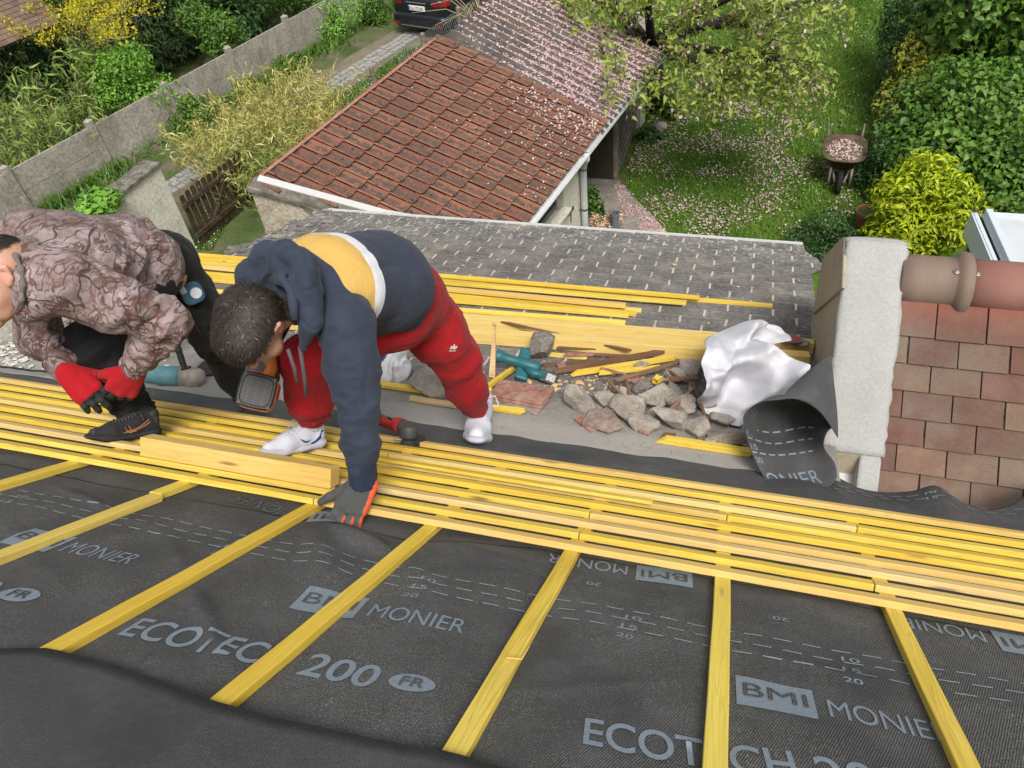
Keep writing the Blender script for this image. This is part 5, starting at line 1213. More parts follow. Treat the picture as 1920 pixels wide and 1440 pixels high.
o = mb.build('tiles', M['tile'], well, fix=False); a = o.data.attributes.new('tint', 'FLOAT', 'POINT'); a.data.foreach_set('value', tint); a = o.data.attributes.new('red', 'FLOAT', 'POINT')
mb = MB(); mb.hexa([e0 - ex * 2.2 - en * .05, e1 - en * .05, e1 + eup * 2 - en * .05, e0 - ex * 2.2 + eup * 2 - en * .05, e0 - ex * 2.2 - en * .002, e1 - en * .002, e1 + eup * 2 - en * .002, e0 - ex * 2.2 + eup * 2 - en * .002]); mb.build('roof_boarding', M['old_wood'], well)
pb = G(42, 142, .15) * [1, 1, 0]; mb = MB(); mb.box(pb - ex * .17 - ey * .17, ex * .34, ey * .34, (0, 0, 2.2)); mb.build('post', M['gray_wood'], well, bevel=.01)
mb = MB(); mb.tube([pb + ex * .1 + [0, 0, 1.2], pb + ex * .6 + [0, 0, 1.6], pb + ex * .75 + [0, 0, 2.2]], .02, 6); mb.tube([pb + ex * 1.1 + [0, 0, .4], pb + ex * .85 + [0, 0, 2.1]], .025, 6); mb.build('brace', M['steel'], well, smooth=True)
tb = G(25, 170, .75); mb = MB(); 
mb.box(tb - ex * 1.2 - ey * .42, ex * 1.65, ey * .84, (0, 0, .06)); 
table = empty('garden_table', tb * [1, 1, 0], 'weathered grey plank table beside the bamboo at the left edge', 'table'); mb.build('tabletop', M['gray_wood'], table, bevel=.01)
for x, y in ((-1.1, -.3), (.3, -.3), (.3, .3), (-1.1, .3)):
    mb = MB(); mb.box(tb * [1, 1, 0] + ex * x + ey * y, ex * .09, ey * .09, (0, 0, .748)); mb.build('leg', M['old_wood'], table)
fg = tb + ex * .02 + [0, 0, .062]; mb = MB(); mb.lathe(fg, (0, 0, 1), [(.07, 0), (.085, .03), (.05, .07), (.075, .12), (.09, .17), (.05, .2), (.02, .23)], 12); o = mb.build('table_ornament', M['black_plastic'], loc=fg, smooth=True); tag(o, 'small dark iron ornament standing on the grey plank table', 'ornament')
Pn = fill(pxpoly([(30, 60), (140, 60), (170, 160), (60, 150)]), 9000, np.random.RandomState(6)); blades('grass', Pn, .12, .012, LM_['grass'], 7, 'grass of the far garden seen below the shelter roof', .8)
flat_bits('daisies', Pn[:2200], .02, LM_['white'], 'white daisies in the far garden below the shelter roof', 'daisies', 9, lift=.11)
shrub('rose_bush', G(40, 195, .2) * [1, 1, 0] + ex * .3, (.5, .5, .4), 1400, .08, LM_['mid'], 'small dark green bush below the plank table', 'shrub', k=5, seed=52)

# ------------------------------------------------------------------ cherry tree
tbs = G(1228, 198) * [1, 1, 0]; ch = empty('cherry_tree', tbs, 'old cherry tree with fading pink blossom leaning over the store roof', 'tree'); rs = np.random.RandomState(61)
M['bark'] = speckle('dark_cherry_bark', [(.03, .024, .02), (.055, .045, .038), (.10, .085, .075)], 7, .95, .9, .02)
top = G(1222, 95, 1.7); mb = MB(); fork = tbs * .3 + top * .7
mb.tube([tbs + [0, 0, -.05], tbs * .8 + top * .2, tbs * .45 + top * .55 + [.06, 0, 0], top], [.25, .2, .175, .15], 12)
mb.build('trunk', M['bark'], ch, smooth=True)
limbs = [(1140, 20, 3.0), (1290, 60, 2.6), (1330, 5, 3.1), (1180, 60, 2.6), (1215, -20, 3.3), (1260, 110, 2.2), (1400, -20, 3.3), (1080, -15, 3.1), (1440, 45, 2.7), (1500, 10, 2.9), (1470, 125, 2.3), (1370, 150, 2.15), (1230, 170, 2.0), (1130, 110, 2.5)]
lb = MB(); lim = []
for x, y, z in limbs:
    e = G(x, y, z); m = (top + e) / 2 + np.array([rs.normal() * .15, rs.normal() * .15, .22]); lb.tube([top, top * .5 + m * .5 + [0, 0, .04], m, m * .4 + e * .6, e], [.10, .08, .065, .05, .035], 8); lim.append((m, e))
tw = MB(); C = []; N_ = []; B = []; BN = []
zone = [(960, 0, 1080, 70), (1000, -20, 1250, 45), (1110, 60, 1290, 170), (1160, 120, 1300, 235), (1260, -20, 1500, 120), (1290, 90, 1480, 200), (1400, -20, 1610, 90), (1420, 80, 1560, 195), (1480, 130, 1570, 215), (1280, 140, 1420, 215)]
zw = np.array([.4, .8, 1.2, .75, 1.9, 1.6, 1.6, 1.4, .6, .8]); zw /= zw.sum()
for k in range(145):
    a, b, c, d = zone[rs.choice(len(zone), p=zw)]; x, y = rs.uniform(a, c), rs.uniform(b, d); z = np.clip(3.1 - y * .0052 + rs.normal() * .25, 1.6, 3.6); e = G(x, y, z)
    m0, e0_ = min(lim, key=lambda q: np.linalg.norm(q[1] - e)); t0 = rs.uniform(.4, 1); s0 = m0 * (1 - t0) + e0_ * t0
    mid = (s0 + e) / 2 + np.array([rs.normal() * .1, rs.normal() * .1, .16]); e2 = e + np.array([rs.normal() * .12, rs.normal() * .12, -.16])
    tw.tube([s0, s0 * .5 + mid * .5 + [0, 0, .03], mid, e, e2], [.014, .011, .008, .005, .002], 5, caps=False)
    for j in range(rs.randint(6, 10)):
        t = rs.uniform(.42, 1.06); p = s0 * (1 - t) ** 2 + 2 * t * (1 - t) * mid + e2 * t * t; n = rs.randint(4, 8); p = p + rs.normal(size=3) * .09
        for _ in range(n): C.append(p + rs.normal(size=3) * .065); N_.append(rs.normal(size=3) * .55 + [0, 0, .65])
        if rs.rand() < .34:
            for _ in range(rs.randint(3, 8)): B.append(p + rs.normal(size=3) * .05 - [0, 0, .06]); BN.append(rs.normal(size=3))
lb.build('limbs', M['bark'], ch, smooth=True); tw.build('twigs', M['bark'], ch, smooth=True, fix=False)
C = np.array(C); leaves('foliage', C, np.array(N_), np.full(len(C), .105), LM_['cherry'], np.clip(rs.normal(.5, .25, len(C)), 0, 1), parent=ch, aspect=.46, seed=4, curl=.45)
B = np.array(B); leaves('blossom', B, np.array(BN), np.full(len(B), .05), LM_['pink'], rs.rand(len(B)), parent=ch, aspect=.9, seed=5)
# arching bare stems between car and roof
mb = MB(); cb_ = G(905, 45, .6)
for k in range(16): 
    q = G(rs.uniform(770, 960), rs.uniform(-10, 50), rs.uniform(.8, 1.7)); m = (cb_ + q) / 2 + [0, 0, rs.uniform(.2, .7)]; mb.tube([cb_ * [1, 1, 0], cb_, m, q], [.008, .007, .005, .003], 4, caps=False)
o = mb.build('bare_bramble', M['pale_wood'], loc=cb_ * [1, 1, 0], fix=False, smooth=True); tag(o, 'bare arching bramble stems in front of the dark car', 'bramble')
# ------------------------------------------------------------------ right hand shrubs
def rshrub(px, py, z, rad, *a, **k): p = G(px, py, z); return shrub('shrub', [p[0], p[1], 0], rad, *a, **k)
gs = 'shrubs along the right of the lawn'
rshrub(1745, 372, 1.0, (.82, .80, .80), 5200, .115, LM_['gold'], 'glossy golden leaved shrub in front, right behind the ridge tiles', 'shrub', gs, k=22, seed=71, aspect=.36, up=.9, cz=.92, shell=.3, f=.40)
rshrub(1680, 448, .6, (.62, .5, .42), 1900, .12, LM_['gold'], 'lower yellow green shrub spilling beside the flower pot', 'shrub', gs, k=9, seed=72, aspect=.36, up=.9, cz=.5, shell=.3)
rshrub(1705, 150, .9, (.62, .62, .85), 3300, .10, LM_['varieg'], 'tall yellow variegated bush halfway along the lawn', 'shrub', gs, k=11, seed=73, up=.7, cz=1.0, shell=.3)
rshrub(1705, 60, 1.2, (.85, 1.7, 1.2), 9000, .075, LM_['dark'], 'clipped dull green hedge at the top of the lawn', 'hedge', gs, k=12, seed=74, cz=1.15)
rshrub(1850, 60, 1.6, (1.5, 1.7, 1.9), 9000, .135, LM_['mid'], 'large dark leaved tree like shrub in the top right corner', 'shrub', gs, k=14, seed=75, aspect=.7, up=.8, cz=1.7)
rshrub(1800, 235, 1.0, (1.2, 1.25, .95), 9500, .10, LM_['mid'], 'broad round leaved shrub behind the golden one', 'shrub', gs, k=14, seed=76, aspect=.8, up=1.0, cz=.95, shell=.35)
rshrub(1905, 300, .9, (.8, 1.2, .9), 5500, .095, LM_['mid'], 'dark green shrub at the right edge above the glazed frame', 'shrub', gs, k=9, seed=77, aspect=.7, up=.7)
rshrub(1640, 300, .5, (.42, .55, .5), 2400, .06, LM_['dark'], 'small dark twiggy shrub right of the wheelbarrow', 'shrub', gs, k=8, seed=78)
rshrub(1548, 448, .3, (.6, .45, .3), 3000, .055, LM_['dark'], 'low dark cushion shrub just beyond the end of the shingles', 'shrub', gs, k=9, seed=79)
lowplant(1265, 215, .3, .3, 900, .2, 'mid', 'strappy leaved plant at the foot of the cherry tree', 81, 'lily_clump', aspect=.12)
lowplant(1215, 262, .22, .14, 260, .13, 'dark', 'grey green rosette plant beside the two garden boulders', 82, 'rosette_plant', aspect=.6)
lowplant(1190, 205, .3, .5, 1500, .06, 'dark', 'ivy climbing the end pillar of the open store', 83, 'ivy')
for i, (x, y, r, lb_) in enumerate([(1228, 252, .15, 'dark round garden boulder by the store pillar'), (1240, 243, .13, 'pale round garden boulder behind the dark one')]):
    p = G(x, y) * [1, 1, 0]; bm = bmesh.new(); bmesh.ops.create_icosphere(bm, subdivisions=3, radius=r)
    for v in bm.verts: v.co *= 1 + .12 * mnoise.noise(v.co * 5 + Vector((i, 0, 0))); v.co.z *= .7
    me = bpy.data.meshes.new('b'); bm.to_mesh(me); bm.free(); me.polygons.foreach_set('use_smooth', [True] * len(me.polygons)); me.materials.append(M['stone' if i else 'mossy']); o = bpy.data.objects.new('garden_boulder', me); o.location = p + np.array([0, 0, r * .55]); link(o); tag(o, lb_, 'boulder')
# pots
M['pot'] = plain('terracotta_pot', (.33, .14, .08), .85, .25, .2, 8); M['black_pot'] = plain('black_pot', (.03, .03, .035), .6, .3, .2, 8)
def pot(px, py, r, h, mat, label, plant=None, seed=0):
    p = G(px, py) * [1, 1, 0]; o = empty('flower_pot', p, label, 'flower pot'); mb = MB(); mb.lathe(p, (0, 0, 1), [(r * .72, 0), (r * .95, h * .8), (r * 1.08, h * .8), (r * 1.08, h), (r * .95, h), (r * .9, h * .85), (.01, h * .84)], 20); mb.build('pot', M[mat], o)
    mb = MB(); mb.lathe(p + [0, 0, h * .86], (0, 0, 1), [(r * .9, 0), (r * .5, .02), (.01, .03)], 14); mb.build('potting_soil', M['soil'], o)
    if plant:
        m_, n, lf, rr_, hh = plant; rs = np.random.RandomState(seed); P, N_ = blob_points(n, clump(p + [0, 0, h + hh * .6], np.array([rr_, rr_, hh]), 6, rs), rs); leaves('plant', P, N_ / np.linalg.norm(N_, axis=1, keepdims=True) + rs.normal(size=N_.shape) * .4, np.full(n, lf), LM_[m_], rs.rand(n), parent=o, seed=seed)
    return o
pot(1620, 424, .17, .3, 'pot', 'terracotta pot with bare soil beside the golden shrub')
mb = MB(); p = G(1620, 424) * [1, 1, 0] + [.05, .03, .27]; mb.box(p, (.02, 0, 0), (0, .004, 0), (.02, .02, .12)); o = mb.build('plant_label', M['white_metal'], loc=p); tag(o, 'white plant label stuck in the terracotta pot', 'plant label')
pot(1633, 445, .14, .22, 'black_pot', 'dark blue black pot just below the terracotta pot')
pot(1102, 412, .17, .3, 'pot', 'terracotta pot with a leafy green plant by the down pipe', ('mid', 420, .09, .22, .26), 1)
pot(1116, 422, .16, .26, 'black_pot', 'black pot with a dark green plant beside the leafy one', ('mid', 300, .08, .2, .2), 2)
pot(1130, 446, .22, .28, 'black_pot', 'black tub of dry brown flower heads near the grey pipe', ('dry', 700, .07, .28, .16), 3)
pp = G(1153, 455) * [1, 1, 0]; mb = MB(); mb.lathe(pp, (0, 0, 1), [(.07, 0), (.07, .52), (.075, .52), (.075, .58), (.06, .58), (.058, .3)], 16); M['pvc'] = plain('grey_pipe_plastic', (.13, .15, .17), .5, .4, .12, 6)
o = mb.build('drain_pipe', M['pvc'], loc=pp); tag(o, 'short grey plastic pipe standing upright on the garden path', 'pipe')
# ------------------------------------------------------------------ wheelbarrow seen from its wheel end
wb = G(1569, 362) * [1, 1, 0]; f = nrm(G(1577, 255) * [1, 1, 0] - wb); f = np.array([f[0], f[1], 0]); l = np.array([-f[1], f[0], 0]); up = np.array([0, 0, 1.])
bar = empty('wheelbarrow', wb, 'rusty wheelbarrow full of pink petals standing on the lawn', 'wheelbarrow')
M['rust'] = speckle('rusty_paint', [(.05, .03, .025), (.10, .06, .045), (.17, .12, .10)], 9, .8, .4, .004); M['tyre'] = plain('black_tyre', (.02, .02, .02), .85, .2, .3, 20)
mb = MB(); wc = wb + up * .19 + f * .02
for k in range(1): mb.lathe(wc - l * .045, l, [(.10, .0), (.17, .0), (.19, .02), (.19, .07), (.17, .09), (.10, .09)], 24)
wh = mb.build('wheel', M['tyre'], bar, smooth=True); mb = MB(); mb.lathe(wc - l * .05, l, [(.02, 0), (.10, .01), (.10, .09), (.02, .1)], 16); mb.build('rim', M['rust'], wh)
tr = []; 
for z, sx, sy, oy in ((.36, .17, .22, .36), (.60, .34, .44, .42), (.605, .36, .46, .42)):
    n = 32; tr.append([wb + f * (oy + sy * math.copysign(abs(math.cos(a)) ** .62, math.cos(a)) * (1 if math.cos(a) > 0 else 1.0)) + l * (sx * math.copysign(abs(math.sin(a)) ** .62, math.sin(a))) + up * (z + (.03 if math.cos(a) > 0 else 0)) for a in [2 * math.pi * k / n for k in range(n)]])
mb = MB(); P = [p for r in tr for p in r]; fs = [(i * 32 + k, i * 32 + (k + 1) % 32, (i + 1) * 32 + (k + 1) % 32, (i + 1) * 32 + k) for i in range(2) for k in range(32)] + [tuple(reversed(range(32)))]; mb.add(P, fs); o = mb.build('tray', M['rust'], bar, smooth=True); m = o.modifiers.new('t', 'SOLIDIFY'); m.thickness = .008
for sg in (-1, 1):
    mb = MB(); mb.tube([wc + l * sg * .07, wb + f * .25 + l * sg * .14 + up * .33, wb + f * .9 + l * sg * .27 + up * .56, wb + f * 1.25 + l * sg * .3 + up * .66], .018, 8); mb.build('handle', M['gray_wood'], bar, smooth=True)
    mb = MB(); mb.tube([wb + f * .30 + l * sg * .17 + up * .40, wb + f * .34 + l * sg * .19 + up * .0], .022, 8); mb.tube([wb + f * .10 + l * sg * .17 + up * .42, wb + f * .06 + l * sg * .17 + up * .10], .02, 8); mb.build('leg', M['gray_wood'], bar, smooth=True)
mb = MB(); n = 32; top_ = [wb + f * (.42 + .40 * math.copysign(abs(math.cos(a)) ** .62, math.cos(a))) + l * (.31 * math.copysign(abs(math.sin(a)) ** .62, math.sin(a))) + up * .57 for a in [2 * math.pi * k / n for k in range(n)]]
mb.add([wb + f * .42 + up * .61] + top_, [(0, 1 + k, 1 + (k + 1) % n) for k in range(n)]); o = mb.build('garden_waste', M['soil'], loc=wb + f * .42 + up * .57); tag(o, 'heap of dark garden waste filling the wheelbarrow', 'garden waste')
rs = np.random.RandomState(9); a = rs.rand(420) * 6.283; r = np.sqrt(rs.rand(420)); Pq = wb + np.outer(.42 + .37 * r * np.cos(a), f) + np.outer(.29 * r * np.sin(a), l) + np.outer(.61 - .03 * r, up)
flat_bits('fallen_petals', Pq, .022, LM_['pink'], 'pink petals covering the load of the wheelbarrow', 'petals', 10, lift=.012)
# ------------------------------------------------------------------ glazed frame behind the ridge
zf = 2.0; q = [G(1822, 403, zf), G(2010, 415, zf), G(2060, 540, zf), G(1872, 500, zf)]
fr_ = empty('glazed_roof', q[0] * [1, 1, 0], 'white framed glazed lean to roof at the right edge behind the ridge', 'lean-to roof'); u1 = nrm(q[1] - q[0]); v1 = nrm(np.cross([0, 0, 1], u1)) * -1; v1 = v1 if v1[1] < 0 else -v1
M['frost'] = plain('milky_roof_panel', (.58, .60, .61), .25, .5, .12, 2); M['frame_white'] = plain('pale_blue_white_frame', (.60, .66, .70), .4, .5, .06, 6)
L1, L2 = 2.4, 1.9; o_ = q[0]; vt = nrm(v1 + np.array([0, 0, .16]))
mb = MB(); mb.box(o_ + u1 * .1, u1 * (L1 - .1), vt * L2, (0, 0, .02)); mb.build('panel', M['frost'], fr_)
for k, s in enumerate((0, .12)):
    mb = MB(); mb.box(o_ + u1 * s, u1 * (.045 if k == 0 else .075), vt * L2, (0, 0, .05 + .05 * k)); mb.build('glazing_bar', M['frame_white'], fr_, bevel=.008)
mb = MB(); mb.box(o_ + u1 * .2, u1 * (L1 - .2), vt * .035, (0, 0, .06)); mb.build('top_rail', M['frame_white'], fr_, bevel=.006)
mb = MB(); mb.box(o_ + np.array([0, 0, -.26]) + u1 * -.02, u1 * .03, vt * L2, (0, 0, .3)); mb.build('side_board', M['frame_white'], fr_)
mb = MB(); mb.box(np.array([*(o_ + u1 * .05)[:2], 0]), u1 * L1, v1 * .12, (0, 0, zf - .02)); mb.build('front_glazing', M['glass'], fr_)
for s in (.0, .75):
    mb = MB(); c = o_ + u1 * (s + .02) + vt * .02 + [0, 0, .06]; mb.lathe(c, (0, 0, 1), [(.02, 0), (.028, .012), (.02, .03), (.005, .034)], 10); mb.build('fixing', M['rust'], fr_, smooth=True)

# ------------------------------------------------------------------ parked car, rear end towards the viewer
cd = np.array([dirw[0], dirw[1], 0]); cr = np.array([cd[1], -cd[0], 0]); cg = G(786, 74, .0) * [1, 1, 0] + cd * .15; CWD = 1.84
car = empty('parked_car', cg, 'dark grey car parked in the lane behind the wire fence', 'car')
M['car_paint'] = plain('dark_metallic_paint', (.022, .026, .032), .22, .6, .1, 2, metal=.4); M['car_black'] = plain('black_trim', (.012, .012, .013), .45, .4, .2, 20)
M['tail'] = plain('red_lamp_glass', (.22, .008, .01), .15, .6, .2, 12); M['chrome'] = plain('bright_trim', (.6, .6, .6), .15, .6, .05, 9, metal=.9)
def carloft(prof, name, mat, inset=0):
    """prof: list of (distance forward, z bottom, z top, half width, upper half width)"""
    mb = MB(); P = []; n = 18
    for x, z0, z1, w, wt in prof:
        for k in range(n):
            a = 2 * math.pi * k / n; cz = (z0 + z1) / 2; hz = (z1 - z0) / 2; c_, s_ = math.cos(a), math.sin(a); yy = math.copysign(abs(c_) ** .45, c_); zz = math.copysign(abs(s_) ** .45, s_)
            ww = w + (wt - w) * (zz * .5 + .5); P.append(cg + cd * x + cr * (yy * ww) + up * (cz + zz * hz))
    fs = [(i * n + k, i * n + (k + 1) % n, (i + 1) * n + (k + 1) % n, (i + 1) * n + k) for i in range(len(prof) - 1) for k in range(n)] + [tuple(reversed(range(n))), tuple((len(prof) - 1) * n + k for k in range(n))]
    mb.add(P, fs); o = mb.build(name, M[mat], car, smooth=True); m = o.modifiers.new('s', 'SUBSURF'); m.levels = 1; m.render_levels = 1; return o
carloft([(-.02, .42, .92, .72, .66), (.03, .36, 1.0, .86, .76), (.2, .3, 1.04, .91, .82), (1.0, .26, 1.02, .92, .84), (2.6, .25, .98, .92, .84), (3.6, .27, .9, .9, .8), (4.25, .32, .74, .84, .72), (4.4, .4, .62, .7, .6)], 'body', 'car_paint')
carloft([(-.10, .30, .56, .70, .70), (-.07, .25, .60, .84, .82), (.10, .24, .62, .915, .9), (.4, .26, .5, .91, .9)], 'bumper', 'car_paint')
carloft([(-.085, .24, .36, .6, .6), (-.05, .22, .37, .8, .78), (.2, .22, .36, .84, .82)], 'lower_trim', 'car_black')
carloft([(.12, .98, 1.06, .70, .68), (.5, .98, 1.36, .74, .62), (1.0, 1.0, 1.44, .76, .62), (1.9, 1.0, 1.45, .76, .62), (2.5, .97, 1.25, .74, .62), (3.0, .94, 1.0, .7, .62)], 'cabin_glass', 'glass')
carloft([(.75, 1.38, 1.465, .6, .56), (1.1, 1.42, 1.485, .63, .58), (1.9, 1.42, 1.485, .63, .58), (2.2, 1.36, 1.45, .6, .56)], 'roof', 'car_paint')
for sg in (-1, 1):
    mb = MB(); b_ = cg + cd * -.045 + cr * sg * .48 + up * .80; mb.hexa([b_ + a for a in (cr * 0, cr * sg * .38 + cd * .10, cr * sg * .40 + cd * .3, cr * 0 + cd * .1)] + [b_ + a + up * .11 for a in (cr * 0, cr * sg * .36 + cd * .12, cr * sg * .38 + cd * .3, cr * 0 + cd * .1)]); mb.build('tail_light', M['tail'], car, bevel=.015)
    mb = MB(); b_ = cg + cd * -.098 + cr * sg * .56 + up * .33; mb.box(b_, cr * sg * .2, cd * .03, up * .05); mb.build('rear_reflector', M['tail'], car)
mb = MB(); b_ = cg + cd * -.055 + up * .86; mb.box(b_ - cr * .32, cr * .64, cd * .03, up * .022); mb.build('trunk_trim', M['chrome'], car, bevel=.004)
mb = MB(); b_ = cg + cd * -.112 + up * .30; mb.box(b_ - cr * .55, cr * 1.1, cd * .03, up * .018); mb.build('bumper_trim', M['chrome'], car, bevel=.004)
pl0 = cg + cd * -.055 - cr * .26 + up * .68; mb = MB(); mb.box(pl0, cr * .52, cd * .03, up * .115); M['plate'] = plain('white_plate', (.75, .75, .75), .5, .4, .04, 9); pl = mb.build('number_plate', M['plate'], car, bevel=.004)
v, f_ = text_poly('GL-172-EF'); M['ink'] = plain('black_ink', (.012, .012, .014), .6, .3, .1, 30); M['blue'] = plain('plate_blue', (.02, .05, .25), .5, .4, .1, 20)
npmesh('plate_text', pl0 - cd * .003 + np.outer(.055 + v[:, 0] * .41, cr) + np.outer(.022 + v[:, 1] * .07, up), f_, M['ink'], parent=pl)
mb = MB(); mb.box(pl0 - cd * .002, cr * .042, cd * .004, up * .115); mb.build('plate_band', M['blue'], pl)
for x, sg in ((.75, -1), (.75, 1), (3.55, -1), (3.55, 1)):
    c = cg + cd * x + cr * sg * .80 + up * .32; mb = MB(); mb.lathe(c - cr * .11, cr, [(.2, 0), (.30, .01), (.325, .04), (.325, .18), (.30, .21), (.2, .22)], 24); w_o = mb.build('wheel', M['tyre'], car, smooth=True); mb = MB(); mb.lathe(c - cr * .118, cr, [(.03, 0), (.2, .012), (.2, .224), (.03, .236)], 20); mb.build('rim', M['chrome'], w_o)
# ------------------------------------------------------------------ bodies and clothes: smooth unions of tapered limbs, meshed with surface nets
class SDF:
    def __init__(s, vox, k=.03): s.vox = vox; s.k = k; s.p = []
    def cap(s, a, b, ra, rb=None, flat=None, k=None, grp=0):   # flat = (axis, factor): thinner along that axis
        s.p.append((np.array(a, float), np.array(b, float), ra, ra if rb is None else rb, flat, s.k if k is None else k, grp)); return s
    def chain(s, pts, rad, **kw):
        for i in range(len(pts) - 1): s.cap(pts[i], pts[i + 1], rad[i], rad[i + 1], **kw)
        return s
    @staticmethod
    def dist(P, pr):
        a, b, ra, rb, flat = pr[:5]
        if flat is not None:
            n = np.array(flat[0], float); n = n / np.linalg.norm(n); f = flat[1] - 1
            c = (a + b) / 2; Q = P - c; P = c + Q + np.outer(Q @ n, n) * f; a = c + (a - c) + n * np.dot(a - c, n) * f; b = c + (b - c) + n * np.dot(b - c, n) * f
        ab = b - a; L2 = max(ab @ ab, 1e-9); t = np.clip((P - a) @ ab / L2, 0, 1); q = P - a - t[:, None] * ab
        return np.sqrt((q * q).sum(1)) - (ra + (rb - ra) * t)
    def grid(s, cut=None):
        lo = np.min([np.minimum(p[0], p[1]) - max(p[2], p[3]) for p in s.p], 0) - .03; hi = np.max([np.maximum(p[0], p[1]) + max(p[2], p[3]) for p in s.p], 0) + .03
        n = np.ceil((hi - lo) / s.vox).astype(int) + 1; D = np.full(n, .12, np.float32)
        for p in s.p:
            m = max(p[2], p[3]) + p[5] + 2 * s.vox; a = np.minimum(p[0], p[1]) - m; b = np.maximum(p[0], p[1]) + m
            i0 = np.clip(((a - lo) / s.vox).astype(int), 0, n - 1); i1 = np.clip(((b - lo) / s.vox).astype(int) + 2, 1, n)
            g = np.stack(np.meshgrid(*[lo[k] + s.vox * np.arange(i0[k], i1[k]) for k in range(3)], indexing='ij'), -1); sh_ = g.shape[:3]
            d = s.dist(g.reshape(-1, 3), p).reshape(sh_); sl = tuple(slice(i0[k], i1[k]) for k in range(3)); o = D[sl]
            h = np.maximum(p[5] - np.abs(o - d), 0) / p[5]; D[sl] = np.minimum(o, d) - h * h * p[5] * .25
        if cut is not None:
            for pt_, nn in cut:   # remove the side the normal points to
                g = np.stack(np.meshgrid(*[lo[k] + s.vox * np.arange(n[k]) for k in range(3)], indexing='ij'), -1); D = np.maximum(D, (g - np.array(pt_)) @ nrm(nn)).astype(np.float32)
        return D, lo
    def mesh(s, cut=None, smooth=2):
        D, lo = s.grid(cut); n = D.shape; S = D < 0
        c = np.zeros(np.array(n) - 1, int)
        for i in (0, 1):
            for j in (0, 1):
                for k in (0, 1): c = c + S[i:n[0] - 1 + i, j:n[1] - 1 + j, k:n[2] - 1 + k]
        act = (c > 0) & (c < 8); idx = -np.ones(act.shape, int); ij = np.argwhere(act); idx[act] = np.arange(len(ij)); acc = np.zeros((len(ij), 3)); cnt = np.zeros(len(ij))
        cor = [(i, j, k) for i in (0, 1) for j in (0, 1) for k in (0, 1)]
        for a in cor:
            for ax in range(3):
                if a[ax] == 0:
                    b = list(a); b[ax] = 1; da = D[ij[:, 0] + a[0], ij[:, 1] + a[1], ij[:, 2] + a[2]]; db = D[ij[:, 0] + b[0], ij[:, 1] + b[1], ij[:, 2] + b[2]]; m = (da < 0) != (db < 0)
                    t = np.where(m, da / np.where(m, da - db, 1), 0); q = np.tile(np.array(a, float), (len(ij), 1)); q[:, ax] += t; acc[m] += q[m]; cnt[m] += 1
        V = lo + s.vox * (ij + acc / cnt[:, None]); Fs = []
        for ax in range(3):
            sa = [slice(None)] * 3; sb = [slice(None)] * 3; sa[ax] = slice(0, n[ax] - 1); sb[ax] = slice(1, n[ax]); A_ = S[tuple(sa)]; B_ = S[tuple(sb)]; e = np.argwhere(A_ != B_); u_, v_ = (ax + 1) % 3, (ax + 2) % 3
            e = e[(e[:, u_] > 0) & (e[:, v_] > 0) & (e[:, u_] < n[u_] - 1) & (e[:, v_] < n[v_] - 1)]; sg = A_[tuple(e.T)]
            def off(du, dv): q = e.copy(); q[:, u_] -= du; q[:, v_] -= dv; return idx[tuple(q.T)]
            f = np.stack([off(1, 1), off(0, 1), off(0, 0), off(1, 0)], 1); f[~sg] = f[~sg][:, ::-1]; Fs.append(f)
        Fq = np.concatenate(Fs); Fq = Fq[(Fq >= 0).all(1)]
        ed = np.concatenate([Fq[:, [0, 1]], Fq[:, [1, 2]], Fq[:, [2, 3]], Fq[:, [3, 0]]])
        for _ in range(smooth):
            sm = np.zeros_like(V); ct = np.zeros(len(V)); np.add.at(sm, ed[:, 0], V[ed[:, 1]]); np.add.at(ct, ed[:, 0], 1); np.add.at(sm, ed[:, 1], V[ed[:, 0]]); np.add.at(ct, ed[:, 1], 1); V = V * .5 + .5 * sm / ct[:, None]
        return V, Fq
    def which(s, V): return np.array([s.dist(V, p) for p in s.p])
def vnormals(V, Fq):
    fn = np.cross(V[Fq[:, 2]] - V[Fq[:, 0]], V[Fq[:, 3]] - V[Fq[:, 1]]); N_ = np.zeros_like(V)
    for k in range(4): np.add.at(N_, Fq[:, k], fn)
    return N_ / (np.linalg.norm(N_, axis=1, keepdims=True) + 1e-12)
